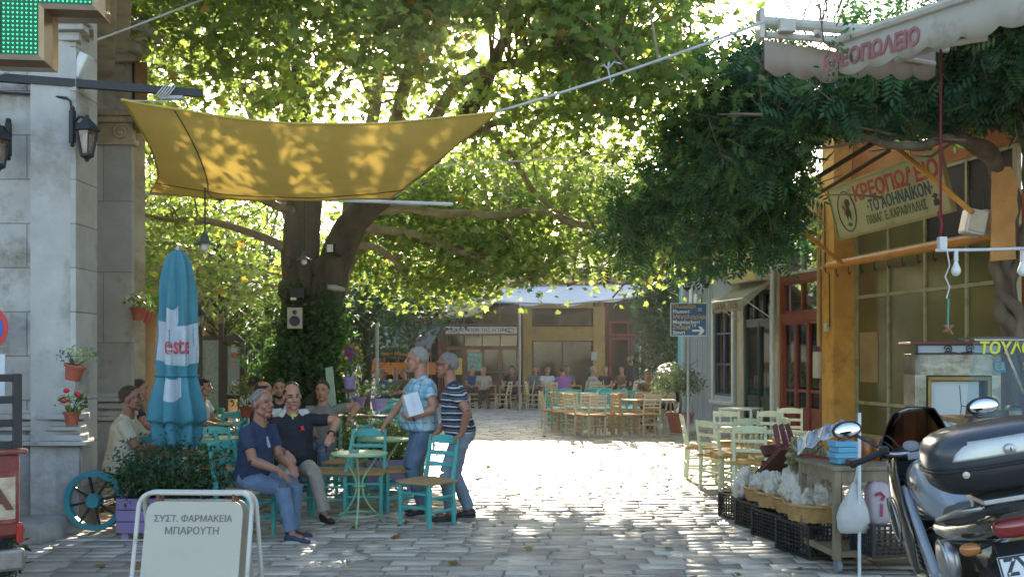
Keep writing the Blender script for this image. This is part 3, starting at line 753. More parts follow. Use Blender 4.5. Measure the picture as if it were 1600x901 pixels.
M_warm = mat('weathered limestone', (0.34, 0.27, 0.18), 0.85, 0.2, 2.5, 0.3, 20, col2=(0.50, 0.42, 0.30), dirt=((0.18, 0.12, 0.07), .5, 1.5))
A, B = V((-4.25, 9.7, 0)), V((-5.85, 13.6, 0)); sv = (B - A).normalized(); sn = V((sv.y, -sv.x, 0))   # side wall heading and its outward normal
sb = thing('stone_building', 'grey ashlar stone building with moulded ledges and a carved corner pilaster', 'building', (-6.5, 11, 0))
m = MB(); m.span((-9.5, 9.7, 0), (-4.25, 10.2, 7.5)); obj('wall', m, M_ash, sb, 0, world=True)
m = MB()
def along(m, s0, s1, off, z0, z1, base=A):
    c = base + sv * ((s0 + s1) / 2) + sn * off / 2; m.box((c.x, c.y, (z0 + z1) / 2), (off if off > 0 else .3, s1 - s0, z1 - z0), math.atan2(sv.y, sv.x) - R(90)); return m
c = A + sv * 2.1 - sn * .25
w = MB()
for s0, s1, z0, z1 in ((.02, .9, 0, 7.5), (2.0, 4.2, 0, 7.5), (.9, 2.0, 3.35, 7.5)):
    q = A + sv * (s0 + s1) / 2 - sn * .2; w.box((q.x, q.y, (z0 + z1) / 2), (.4, s1 - s0, z1 - z0), math.atan2(sv.y, sv.x) - R(90))
obj('side_wall', w, M_trim, sb, 0, world=True)
dr = MB(); q = A + sv * 1.45 - sn * .28; dr.box((q.x, q.y, 1.67), (.06, 1.08, 3.34), math.atan2(sv.y, sv.x) - R(90)); obj('door', dr, mat('brick red door', (0.25, 0.05, 0.03), 0.5, 0.2), sb, 0, world=True)
# plinth and ledges on the front, returned along the side
led = MB()
for z0, z1, p in ((0, .84, .05), (.86, .90, .16), (.902, .96, .11), (1.0, 1.04, .09), (1.042, 1.09, .07), (1.11, 1.16, .12), (1.162, 1.2, .05)):
    led.span((-9.5, 9.7 - p, z0), (-4.25 + p, 9.7 + .02, z1))
    q0 = A + sv * .02; along(led, .02, .88, p, z0, z1)
obj('base_moulding', led, M_trim, sb, 0, .006, world=True)
led = MB()
for z0, z1, p in ((4.78, 4.86, .05), (4.862, 4.92, .12), (4.922, 4.98, .16), (5.25, 5.4, .06)):
    led.span((-9.5, 9.7 - p, z0), (-4.25 + p, 9.72, z1)); along(led, .02, 3.4, p, z0, z1)
obj('cornice', led, M_trim, sb, 0, .006, world=True)
# rear pilaster block with capital and heavy cornice
pb = MB(); pb.span((-5.85, 13.4, 0), (-5.12, 13.5, 4.55)); obj('pilaster', pb, ashlar('pilaster marble', (0.38, 0.36, 0.33), (0.5, 0.47, 0.42), 2.2, .95), sb, 0, world=True)
pb = MB()
for z0, z1, p in ((0, .84, .05), (.86, .92, .15), (.922, .98, .1), (1.02, 1.09, .07), (1.11, 1.17, .12), (1.172, 1.22, .04)): pb.span((-5.95, 13.4 - p, z0), (-5.12 + p * .6, 13.5 - p, z1)) if p > .12 else pb.span((-5.95, 13.4 - p, z0), (-5.12 + p * .6, 13.48, z1))
obj('pilaster_base', pb, M_trim, sb, 0, .006, world=True)
pb = MB()
for z0, z1, p in ((4.552, 4.62, .06), (4.622, 4.85, .02), (4.852, 4.93, .08), (4.932, 5.0, .13)): pb.span((-5.9, 13.4 - p, z0), (-5.12 + p, 13.5, z1))
for sx in (-.22, .22):
    pts = [V((-5.48 + sx + .12 * (1 - i / 22) * math.cos(i * .62), 13.37, 4.73 + .12 * (1 - i / 22) * math.sin(i * .62))) for i in range(22)]
    pb.tube(pts, .018, 6)
obj('capital', pb, M_warm, sb, 0, .004, world=True)
ar = MB(); ar.span((-5.9, 13.3, 5.002), (-5.08, 13.5, 5.62)); obj('frieze', ar, M_trim, sb, 0, world=True)
ar = MB()
for z0, z1, p in ((5.625, 5.72, .12), (5.722, 5.84, .26), (5.842, 5.92, .36), (5.922, 6.06, .44)): ar.span((-6.2, 13.3 - p, z0), (-5.08 + p * .8, 13.45, z1))
along(ar, 0.02, 3.7, .55, 5.75, 6.1); along(ar, 0.02, 3.7, .38, 5.45, 5.74)
obj('eaves_cornice', ar, M_trim, sb, 0, .008, world=True)
m = MB()
q0 = V((-5.12, 14.2, 0)); 
c_ = V((-5.25, 14.25, 0)) + sv * 3.0 - sn * .1; m.box((c_.x, c_.y, 2.5), (.2, 6, 5.0), math.atan2(sv.y, sv.x) - R(90)); obj('rear_wall', m, M_warm, sb, 0, world=True)
m = MB(); m.box((-5.02, 13.45, 5.2), (.16, .5, .85), R(22)); obj('soffit_bracket', m, mat('old timber', (0.22, 0.12, 0.05), 0.8, 0.3, 8, .3, 30), sb, 0, .01, world=True)
m = MB()
for k in range(5): m.tube([(-5.7 + .2 * k, 13.1 + .02 * k, 6.12), (-5.7 + .2 * k, 13.9, 6.28)], .07, 8)
obj('roof_tile', m, M_tile, sb, 60, world=True)
# stone step
def rock(c, s, seed, amp=.1, n=14):
    m = MB(); sd_ = seed * 3.7
    m.ball(c, s, n, 10, fn=lambda p: 1 / max(.55, (abs(p.x) ** 6 + abs(p.y) ** 6 + abs(p.z) ** 6) ** (1 / 6)) * (1 + amp * noise.noise(p * 2.2 + V((sd_, 0, 0)))))
    return m
m = MB()
bm_ = bmesh.new()
for k in range(8):
    x = -8.2 + .5 * k; m.merge(rock((x, 9.42 - .02 * (k % 3), .03), (.27, .26, .13 + .012 * (k % 2)), k, .06))
tag(obj('stone_step', m, mat('rough step stone', (0.27, 0.26, 0.235), 0.9, 0.25, 6, 0.6, 18, col2=(0.42, 0.40, 0.36)), None, 50), 'rough kerb of stones along the foot of the ashlar building', 'step')
tag(obj('stone_slab', rock((-4.52, 9.40, .08), (.26, .26, .12), 20, .07), MATS['rough step stone'], None, 50), 'single rough stone slab at the building corner beside the wagon wheel bench', 'step')

# wires, cable, beam
M_iron = mat('black iron', (0.018, 0.018, 0.02), 0.5, 0.3, 12, spec=.5)
M_wire = mat('pale rope', (0.45, 0.45, 0.43), 0.8)
def cable(name, label, pts, r, m, cat='cable', n=5):
    o = obj(name, MB().tube(pts, r, n), m, None, 180); return tag(o, label, cat)
def sagline(a, b, s, n=12):
    return [a.lerp(b, i / n) - V((0, 0, s * 4 * (i / n) * (1 - i / n))) for i in range(n + 1)]
t = thing('awning_beam', 'black steel beam jutting from the stone building above the yellow sail', 'beam', (-4.6, 9.5, 4.35))
m = MB(); m.bar(W(-60, 117, 9.35), W(317, 146, 10.2), .07, .075); obj('bar', m, M_iron, t, 0, world=True)
m = MB(); p = W(258, 143, 10.0)
for k in range(5): m.tube([p + V((.03 * k - .06 + .045 * math.cos(a), 0 + .05 * math.sin(a), .065 * math.sin(a * 1.0 + 1) )) for a in [i * R(40) for i in range(9)]], .008, 5, closed=True)
m.tube([p, p + V((.03, 0, -.1)), W(192, 157, 9.6)], .007, 5); obj('knot', m, M_wire, t, 180, world=True)
m = MB(); m.box(W(270, 153, 10), (.22, .08, .035)); obj('clamp', m, mat('blue grey steel', (0.3, 0.36, 0.42), 0.5), t, 0, .004, world=True)
cable('wall_cable', 'black cable clipped along the ashlar wall to the corner lantern', [W(-40, 143, 9.66), W(20, 146, 9.66), W(60, 148, 9.66), W(104, 153, 9.66), W(110, 158, 9.66), W(113, 180, 9.66)], .012, M_iron)
cable('sail_rope', 'white rope running from the roof cornice across the stone front', sagline(W(-20, 122, 9.2), W(320, -2, 11.5), .02), .012, M_wire, 'rope')

def lantern(label, top, side, sc=1.0, arm=.28, roofm=None, name='wall_lantern', normal=(0, -1, 0)):
    """six sided street lantern on a scroll bracket; top = bracket foot on the wall, side = direction the arm leaves the wall"""
    top, side = V(top), V(side).normalized(); roofm = roofm or M_iron
    t = thing(name, label, 'lantern', top)
    m = MB(); m.box((0, 0, 0), (.05 * sc, .05 * sc, .34 * sc), math.atan2(side.y, side.x)); m.ball((0, 0, .19 * sc), .03 * sc, 8, 6); m.ball((0, 0, -.19 * sc), .025 * sc, 8, 6)
    obj('backplate', m, M_iron, t, 40)
    e = side * arm * sc
    m = MB(); m.tube([V((0, 0, .03 * sc)), side * arm * .5 * sc + V((0, 0, .10 * sc)), e + V((0, 0, .07 * sc))], .016 * sc, 7)
    m.tube([side * (.02 + .012 * i) * sc * 1 + V((0, 0, 0)) + (side * math.cos(i * .55) + V((0, 0, 1)) * math.sin(i * .55)) * .05 * sc * (1 - i / 16) for i in range(15)], .010 * sc, 6)
    obj('bracket', m, M_iron, t, 180)
    c = e + V((0, 0, -.05 * sc))
    m = MB(); m.lathe([(.03, .13), (.035, .115), (.09, .06), (.135, .0), (.14, -.012), (.12, -.02)], 6, c=c, fn=None, M=Matrix.Scale(sc, 3)); m.ball(c + V((0, 0, .14 * sc)), .022 * sc, 8, 6); obj('roof', m, roofm, t, 30)
    m = MB()
    for k in range(6):
        a = k * R(60); q = lambda r, z: c + V((r * math.cos(a), r * math.sin(a), z)) * sc
        m.bar(q(.115, -.02), q(.065, -.26), .014 * sc, .014 * sc)
    m.lathe([(.075, -.25), (.075, -.275), (.03, -.3), (.015, -.33)], 6, c=c, M=Matrix.Scale(sc, 3)); obj('cage', m, M_iron, t, 30)
    m = MB(); m.lathe([(.108, -.02), (.06, -.25)], 6, c=c, M=Matrix.Scale(sc, 3)); obj('glazing', m, glass('lantern glass', (.75, .8, .8), .15, .7), t, 0)
    m = MB(); m.lathe([(.02, -.03), (.04, -.06), (.05, -.12), (.035, -.2), (.015, -.22)], 10, c=c, M=Matrix.Scale(sc, 3)); obj('bulb', m, mat('frosted white', (.75, .75, .7), .3), t, 180)
    return t
lantern('black iron lantern on a scroll bracket at the corner of the ashlar wall', W(113, 198, 9.62), (1, -.35, 0), .92, .19)
lantern('black iron lantern at the edge of the picture on the ashlar wall', W(13, 218, 9.62), (.1, -1, 0), .95, .25)
fl = thing('flood_light', 'white floodlight tucked under the corner cornice of the stone building', 'light', W(128, 105, 9.8))
m = MB(); m.box((0, 0, 0), (.1, .18, .26), Matrix.Rotation(R(25), 3, 'Y')); obj('housing', m, mat('white plastic', (.62, .62, .6), .4), fl, 0, .02)
m = MB(); m.tube([V((-.05, -.02, -.05)), V((-.12, 0, -.1)), V((-.1, .05, -.2))], .012, 6); obj('arm', m, M_iron, fl, 180)

# ---------------------------------------------------------------- green pharmacy cross
dC = 6.0
def cpt(px, py): return (px - 37) / F * dC, -(py + 18) / F * dC
pc = thing('pharmacy_cross', 'bronze framed green LED pharmacy cross over the pavement', 'sign', W(37, -18, dC))
a_, l_ = .166, .475
out = [(a_, l_), (a_, a_), (l_, a_), (l_, -a_), (a_, -a_), (a_, -l_), (-a_, -l_), (-a_, -a_), (-l_, -a_), (-l_, a_), (-a_, a_), (-a_, l_)]
def inset(k): return [(math.copysign(abs(x) - k, x), math.copysign(abs(y) - k, y)) for x, y in out]
Mc = Matrix.Rotation(R(90), 4, 'X'); Mc = Matrix.Rotation(R(6), 4, 'Z') @ Mc
m = MB(); m.prism(inset(.03), Mc @ Matrix.Translation((0, 0, -.09)), .15); obj('housing', m, mat('dark bronze', (.10, .06, .03), .35, .2, metal=.7), pc, 0)
fr = MB()
o0, o1 = out, inset(.055)
vs = [Mc @ V((x, y, .0)) for x, y in o0] + [Mc @ V((x, y, .085)) for x, y in [( math.copysign(abs(x) - .02, x), math.copysign(abs(y) - .02, y)) for x, y in o0]] + [Mc @ V((x, y, .075)) for x, y in o1] + [Mc @ V((x, y, .02)) for x, y in o1]
k = 12
fs = [(r * k + i, r * k + (i + 1) % k, (r + 1) * k + (i + 1) % k, (r + 1) * k + i) for r in range(3) for i in range(k)]
fr.add(vs, fs); fr.add([Mc @ V((x, y, .0)) for x, y in o0] + [Mc @ V((x, y, -.1)) for x, y in o0], [(i, (i + 1) % k, k + (i + 1) % k, k + i) for i in range(k)])
obj('frame', fr, mat('bronze frame', (.34, .22, .12), .3, .15, 6, metal=.75), pc, 0)
m = MB(); m.prism(inset(.05), Mc @ Matrix.Translation((0, 0, .06)), .004); obj('screen', m, mat('green screen', (.0, .10, .045), .5), pc, 0)
m = MB()
st = .026
nx = int(.44 / st)
for i in range(-17, 18):
    for j in range(-17, 18):
        x, y = (i + .5) * st, (j + .5) * st
        if max(abs(x), abs(y)) < l_ - .07 and min(abs(x), abs(y)) < a_ - .066:
            m.add([Mc @ V((x + dx, y + dy, .066)) for dx, dy in ((-.006, .004), (0, -.006), (.006, .004))] + [Mc @ V((x, y, .071))], [(0, 1, 3), (1, 2, 3), (2, 0, 3)])
obj('led_grid', m, emit('green led', (.05, .85, .30), 1.1), pc, 0)
m = MB(); m.bar((-.42, .05, 0), (-2.2, 3.7, .1), .06, .06); obj('bracket', m, M_iron, pc, 0)

# ---------------------------------------------------------------- yellow sun sail
def sail():
    t = thing('sun_sail', 'large mustard yellow fabric sun sail stretched over the square', 'sail', W(440, 240, 10.5))
    a, b = W(190, 157, 9.3), W(776, 175, 9.0); c, d = W(612, 309, 11.8), W(235, 302, 12.0)
    m = MB()
    def f(u, v):
        p = a.lerp(b, u).lerp(d.lerp(c, u), v)
        # edges pull inwards, the belly sags
        bow = .24 * math.sin(math.pi * u) * (1 - v) - .10 * math.sin(math.pi * u) * v
        sd_ = .20 * math.sin(math.pi * v)
        p += V((sd_ * (1 - u) - sd_ * .7 * u, bow, 0))
        p.z -= .20 * math.sin(math.pi * u) * (.55 + .45 * math.sin(math.pi * v)) * (1 - .35 * v) + .12 * math.sin(math.pi * v)
        p.z += .012 * noise.noise(V((p.x * 2, p.y * 3, 1))) + .05 * (1 - u) ** 4 * math.sin(v * 9) * .4
        return p
    m.grid(f, 60, 40)
    o = obj('cloth', m, M_sail, t, 180, world=True)
    hem = MB(); hem.tube([f(i / 40, 0) + V((0, 0, .003)) for i in range(41)], .013, 5); hem.tube([f(i / 40, 1) for i in range(41)], .012, 5)
    hem.tube([f(0, i / 30) for i in range(31)], .011, 5); hem.tube([f(1, i / 30) for i in range(31)], .011, 5); obj('hem', hem, mat('sail hem', (.50, .36, .07), .85, .1), t, 180, world=True)
    s = MB(); s.tube([f(i / 40, .80) - V((0, 0, .006)) for i in range(41)], .006, 4); obj('seam', s, mat('sail seam', (.30, .19, .03), .9), t, 180, world=True)
    w = MB(); w.tube([f(.135 + .1 * k / 10, k / 10) - V((0, 0, .012)) for k in range(9)] + [f(.27, .97) - V((0, 0, .03)), f(.32, 1) - V((0, 0, .02))], .007, 4); obj('lamp_wire', w, M_iron, t, 180, world=True)
    return f
M_sail = mat('mustard sailcloth', (.74, .49, .10), .85, .06, 1.5, .12, 160, col2=(.84, .58, .14), trans=.27)
sf = sail()
t = thing('sail_bar', 'thin white bar holding the far edge of the yellow sail', 'bar', W(470, 312, 11.9))
m = MB(); m.tube([W(228, 302, 12.05), W(708, 319, 11.9)], .022, 8); obj('tube', m, mat('white painted pipe', (.6, .6, .58), .4), t, world=True)
cable('corner_rope', 'white rope from the right tip of the yellow sail up to the butcher awning', sagline(W(776, 175, 9.0), W(1200, 32, 8.6), .03), .013, M_wire, 'rope')
m = MB(); p = W(950, 108, 8.85)
for a, b, c in ((.12, .02, .1), (-.06, .03, .06), (.05, -.05, -.2), (.02, .05, .11)): m.tube([p, p + V((a * .5, b, c * .7)), p + V((a, b, c * .5))], .008, 4)
tag(obj('rope_knot', m, M_wire, None, 180), 'loose knot with hanging ends on the rope to the butcher awning', 'rope')
cable('span_wire', 'thin pale wire across the lower crown of the plane tree', sagline(W(560, 262, 13), W(1030, 232, 14.5), .05), .010, M_wire)
cable('rear_rope', 'thin rope from the sail towards the plane trunk', sagline(W(612, 309, 11.8), W(640, 290, 17.2), .02), .01, M_wire, 'rope')

def pendant(label, p, cord, sc=1.0):
    t = thing('pendant_lamp', label, 'lamp', p, 0, None)
    m = MB(); m.tube([(0, 0, .12 * sc), (0, 0, cord)], .009, 5); obj('cord', m, M_iron, t)
    m = MB(); m.lathe([(.02, .2), (.045, .19), (.05, .15), (.075, .12), (.08, .06), (.12, .03), (.2, -.01), (.205, -.02), (.19, -.02), (.1, .01)], 18, M=Matrix.Scale(sc, 3)); obj('shade', m, mat('slate enamel', (.06, .085, .10), .4, .2, 8), t, 40)
    m = MB(); m.lathe([(.075, .0), (.08, -.05), (.075, -.11), (.04, -.14), (.0, -.145)], 14, M=Matrix.Scale(sc, 3)); obj('globe', m, mat('milk glass', (.68, .68, .6), .25), t, 60)
pendant('slate enamel pendant lamp hung below the yellow sail', W(320, 380, 11.2), .72, .62)
pendant('pendant lamp hung in front of the forked plane trunk', W(475, 405, 16.6), 1.0, .62)
pendant('pendant lamp with white globe under the low leaves left of the tan tarpaulin', W(627, 474, 24), 1.1, 1.0)

# ---------------------------------------------------------------- boxes on the plane trunk
t = thing('loudspeaker', 'wooden boxed loudspeaker fixed to the plane trunk', 'speaker', W(461, 497, 17.1), R(8))
m = MB(); m.box((0, 0, 0), (.25, .22, .36)); obj('cabinet', m, mat('light veneer', (.38, .33, .23), .5, .12, 14), t, 0, .006)
m = MB(); m.lathe([(.085, 0), (.09, .01), (.07, .012), (.03, -.01), (0, -.012)], 16, M=Matrix.Rotation(R(90), 3, 'X'), c=(0, -.112, -.05)); obj('woofer', m, M_iron, t, 40)
m = MB(); m.lathe([(.04, 0), (.035, .01), (0, .012)], 12, M=Matrix.Rotation(R(90), 3, 'X'), c=(0, -.112, .1)); obj('tweeter', m, M_iron, t, 40)
m = MB(); m.bar((0, .1, 0), (0, .35, .02), .05, .05); obj('mount', m, M_iron, t, 0)
t = thing('junction_box', 'dark cable box with a small white label on the trunk above the loudspeaker', 'box', W(466, 458, 17.15))
m = MB(); m.box((0, 0, 0), (.24, .2, .18)); obj('housing', m, M_iron, t, 0, .01)
m = MB(); m.box((-.06, -.105, -.1), (.1, .02, .04)); obj('label', m, MATS['white plastic'], t, 0)
t = thing('spot_lamp', 'small square floodlight on the fork of the plane trunk', 'light', W(517, 388, 17.15), R(-15))
m = MB(); m.box((0, 0, 0), (.15, .07, .17)); obj('frame', m, M_iron, t, 0, .01)
m = MB(); m.box((0, -.036, 0), (.11, .01, .13)); obj('lens', m, MATS['milk glass'], t, 0)
m = MB(); m.bar((0, .03, -.05), (.02, .35, -.1), .03, .03); obj('arm', m, M_iron, t, 0)
t = thing('street_lamp_head', 'flat grey lamp head jutting from the plane trunk', 'light', W(524, 450, 17.0), R(20))
m = MB(); m.loft([(V((-.14, 0, .02)), V((0, .05, 0)), V((0, 0, .04))), (V((0, 0, 0)), V((0, .1, 0)), V((0, 0, .06))), (V((.16, 0, -.02)), V((0, .06, 0)), V((0, 0, .03)))], 10); obj('head', m, mat('weathered grey', (.3, .3, .27), .6), t, 50)
m = MB(); m.tube([(-.1, 0, .03), (-.12, .4, .1)], .02, 6); obj('arm', m, M_iron, t)

# ---------------------------------------------------------------- arched building and its surroundings on the left
ab = thing('arched_building', 'ochre building with a stone arch and an orange panelled door', 'building', (xat(235, 23), 23, 0))
x0, x1 = xat(196, 23), xat(290, 23)
m = MB(); zt = zat(385, 23); zs = zat(470, 23)
xc, rr = xat(240, 23), xat(268, 23) - xat(240, 23)
outl = [(x0, 0), (xc - rr, 0), (xc - rr, zs)] + [(xc + rr * math.cos(a), zs + rr * math.sin(a)) for a in [math.pi - i * math.pi / 10 for i in range(1, 10)]] + [(xc + rr, zs), (xc + rr, 0), (x1, 0), (x1, zt), (x0, zt)]
m.prism(outl, frame4((0, 23.4, 0), (1, 0, 0), (0, 0, 1)), .4); obj('wall', m, mat('buff render', (.46, .36, .2), .85, .15, 2, .2, 20), ab, 0, world=True)
m = MB(); m.tube([V((xc + (rr + .08) * math.cos(a), 22.98, zs + (rr + .08) * math.sin(a))) for a in [math.pi - i * math.pi / 14 for i in range(15)]], .09, 6); obj('arch', m, M_warm, ab, 40, world=True)
m = MB(); m.span((x0, 23.42, 0), (x1, 28, zt)); obj('rear_wall', m, mat('salmon render', (.55, .33, .18), .85, .1), ab, 0, world=True)
m = MB(); m.span((xat(233, 23), 23.3, 0), (xat(254, 23), 23.38, zat(508, 23)))
for k in range(4): m.span((xat(236, 23), 23.26, .15 + k * .55), (xat(251, 23), 23.3, .55 + k * .55))
obj('door', m, mat('orange varnish', (.56, .24, .03), .45, .2, 7), ab, 0, .01, world=True)
tiled_roof((x0 - .3, 22.7, zt), (x1 + .3, 22.7, zt), (x1 + .3, 25.5, zt + .9), (x0 - .3, 25.5, zt + .9), ab)
def board(label, px0, px1, py0, py1, d, arch):
    x0, x1 = xat(px0, d), xat(px1, d); z0, z1 = zat(py1, d), zat(py0, d)
    t = thing('notice_board', label, 'notice board', ((x0 + x1) / 2, d, 0)); w = (x1 - x0) / 2
    p = MB(); p.span((-w, -.02, z0), (w, .02, z1))
    obj('panel', p, M_map if not arch else mat('pale notice panel', (.36, .42, .42), .5, .1, 4), t, 0)
    f = MB()
    for sx in (-1, 1): f.span((sx * w - .05, -.05, 0), (sx * w + .05, .05, z1 + (.35 if not arch else .02)))
    f.span((-w + .05, -.045, z1), (w - .05, .045, z1 + .09)); f.span((-w + .05, -.045, z0 - .08), (w - .05, .045, z0)); obj('frame', f, mat('grey brown wood', (.08, .06, .045), .7, .2, 10), t, 0, .008)
    if arch:
        a = MB(); a.prism([(-w - .06, 0), (w + .06, 0), (w * .6, .14), (0, .2), (-w * .6, .14)], frame4((0, .06, z1 + .09), (1, 0, 0), (0, 0, 1)), .12); obj('pediment', a, MATS['grey brown wood'], t, 0)
        for (u, v, a_, b_, c_) in ((.15, .93, .5, .09, (.6, .6, .58)), (.2, .82, .55, .1, (.6, .16, .14)), (.0, .62, .35, .1, (.6, .3, .28)), (.3, .25, .6, .1, (.6, .6, .6))):
            n_ = MB(); n_.box((u * w - .1 * w, -.026, z0 + (z1 - z0) * v), (a_ * w * 1.4, .012, b_)); obj('notice', n_, mat('notice ' + str(c_), c_, .7), t, 0)
    else:
        for sx in (-1, 1):
            b = MB(); b.ball((sx * w, 0, z1 + .42), .08, 10, 8); obj('finial', b, mat('wood ball', (.3, .19, .1), .6), t)
    return t
M_map = mat('town map print', (.20, .27, .22), .6, .1, 14, col2=(.42, .44, .38))
board('tall illustrated town map board with ball finials', 313, 346, 531, 640, 21, False)
board('glazed notice board with arched top and pink notices', 352, 379, 541, 617, 21, True)
t = thing('red_fence', 'low dull red plank fence beside the plane trunk', 'fence', (xat(402, 22), 22, 0))
m = MB()
for k in range(5): m.span((xat(382, 22), 22, .9 - .2 * k - .09), (xat(425, 22), 22.03, .9 - .2 * k + .09))
obj('planks', m, mat('dull red paint', (.17, .045, .035), .7, .2, 8), t, 0, world=True)
for px in (383, 424): m = MB(); m.span((xat(px, 22) - .05, 22.03, 0), (xat(px, 22) + .05, 22.12, 1.15)); obj('post', m, MATS['grey brown wood'], t, 0, world=True)
t = thing('iron_fence', 'black iron railing behind the red plank fence', 'fence', (xat(402, 23.5), 23.5, 0))
m = MB()
for k in range(16): px = 372 + k * 4.2; m.tube([(xat(px, 23.5), 23.5, .2), (xat(px, 23.5), 23.5, 2.1)], .018, 5)
for z in (.4, 1.9): m.bar((xat(370, 23.5), 23.5, z), (xat(438, 23.5), 23.5, z), .03, .05)
obj('bars', m, M_iron, t, 0, world=True)
lantern('small black lantern on the board post left of the town map', W(308, 488, 20), (.6, -.6, 0), .95, .12)
# hanging cloth on the rear stone wall
m = MB(); m.grid(lambda u, v: W(199 + 18 * v * (.4 + .6 * u) * (1 if v else 1), 548 + 0, 14.5) + V((.05 * math.sin(u * 14) * v, .03 * math.sin(u * 9), -.72 * v)) + V((u * .06, 0, 0)), 14, 8)
tag(obj('furled_flag', m, mat('mauve cloth', (.24, .16, .26), .8, .3, 9, col2=(.42, .3, .36)), None, 180, solid=.01), 'mauve cloth hanging furled from the rear stone corner', 'flag')

# ---------------------------------------------------------------- flower pots
M_terra = mat('terracotta', (.36, .085, .045), .75, .15, 8, .1, 40)
M_green = leaf_mat('pot leaf', (.03, .08, .02), (.08, .16, .05), (.16, .3, .06), .35)
M_red = mat('red petal', (.6, .02, .03), .5, .2)
def pot(label, p, r, h, tilt=0.0, leaf=.05, n=90, spread=(.16, .16, .12), flowers=0, bracket=None, m=None, name='flower_pot', lm=None, kind='oval', cat='flower pot', seed=0, fm=None, lift=.09):
    p = V(p); t = thing(name, label, cat, p)
    M = Matrix.Rotation(tilt, 3, 'Y')
    b = MB(); b.lathe([(r * .68, 0), (r * .92, h * .8), (r * 1.06, h * .81), (r * 1.08, h), (r * .93, h), (r * .88, h * .88), (0, h * .86)], 18, M=M); obj('pot', b, m or M_terra, t, 40)
    g = np.random.default_rng(int(abs(p.x * 1000) + seed)); c = M @ V((0, 0, h + lift))
    P = rand_in_ell(g, c, spread, n)
    link_mesh('foliage', leaves('foliage', P, leaf, kind, int(g.integers(999)), up=.4, droop=.2), lm or M_green, t, 0)
    s = MB()
    for k in range(8):
        q = V(P[k]); s.tube([M @ V((0, 0, h * .8)), (M @ V((0, 0, h * .8))).lerp(q, .5) + V((0, 0, .02)), q], .004, 4)
    obj('stems', s, mat('green stem', (.08, .14, .04), .6), t, 180)
    for k in range(flowers):
        q = V(P[k * 3 + 1]) + V((0, -.03, .03)); f = MB(); f.ball(q, (.03, .03, .024), 7, 5, fn=lambda v: 1 + .25 * noise.noise(v * 4)); obj('flower', f, fm or M_red, t, 180)
    if bracket is not None:
        s = MB(); s.tube([M @ V((0, 0, h * .75)), V(bracket) * .5 + V((0, 0, h * .6)), V(bracket)], .008, 5); obj('hook', s, M_iron, t)
    return t
pot('red hanging pot with trailing pale green plant on the ashlar corner', W(113, 594, 9.4), .095, .15, R(12), .045, 110, (.22, .12, .10), 0, (-.12, .2, .25), lm=leaf_mat('sage leaf', (.08, .13, .07), (.16, .24, .13), (.16, .28, .1), .3))
pot('red pot of scarlet geraniums below the trailing pot on the ashlar corner', W(112, 664, 9.4), .075, .13, 0, .08, 45, (.17, .12, .09), 4, (-.12, .2, .0))
pot('red pot with yellow flowers hung on the rear stone corner', W(216, 500, 13.2), .10, .17, 0, .06, 70, (.2, .15, .1), 2, (-.2, .25, .3), fm=mat('yellow petal', (.6, .4, .03), .5))
pot('smaller red pot just right of the yellow flowered one', W(230, 504, 13.6), .08, .16, 0, .06, 50, (.14, .12, .08), 0, (-.2, .3, .3))

# ---------------------------------------------------------------- no parking sign at the very left, plate below
def round_sign(label, c, r, normal_rz, ztop=None, plate=None, cross=True):
    t = thing('road_sign', label, 'road sign', (c[0], c[1], 0), normal_rz)
    Mx = Matrix.Rotation(R(90), 3, 'X')
    b = MB(); b.lathe([(r, -.004), (r, .004)], 32, M=Mx, c=(0, 0, c[2])); obj('rim', b, mat('sign red', (.55, .02, .02), .4, .1), t, 40)
    b = MB(); b.lathe([(r * .8, -.007), (r * .8, .007)], 32, M=Mx, c=(0, 0, c[2])); obj('disc', b, mat('sign blue', (.02, .09, .42), .4, .1), t, 40)
    b = MB()
    for sg in ((1, -1) if cross else (1,)):
        b.bar((-r * .58 * sg, -.009, c[2] + r * .58), (r * .58 * sg, -.009, c[2] - r * .58), .004, r * .17, up=(sg, 0, 1))
    obj('stroke', b, MATS['sign red'], t, 0)
    b = MB(); b.tube([(0, .03, 0), (0, .03, c[2] + r)], .03, 8); obj('post', b, MATS['grey pipe'], t)
    if plate:
        b = MB(); b.box((plate[0], -.01, plate[1]), (plate[2], .01, plate[3])); obj('plate', b, mat('white sign plate', (.6, .62, .63), .4), t, 0)
    return t
p = W(-25, 512, 9.3); round_sign('round blue no parking sign with red rim cut by the left picture edge', p, .225, 0, plate=(0, zat(588, 9.3), .40, .42))
p = W(548, 553, 16.4); round_sign('small round no stopping sign with red cross on blue, right of the plane trunk', p, .175, R(-44), plate=(0.02, zat(603, 16.4), .24, .42))
m = MB(); m.bar(W(521, 650, 15.5), W(514, 574, 16.0), .12, .03, up=(0, -1, .1)); tag(obj('leaning_plank', m, mat('mint plank', (.30, .40, .28), .7, .2, 8), None, 0), 'pale mint plank leaning against the plane trunk', 'plank')

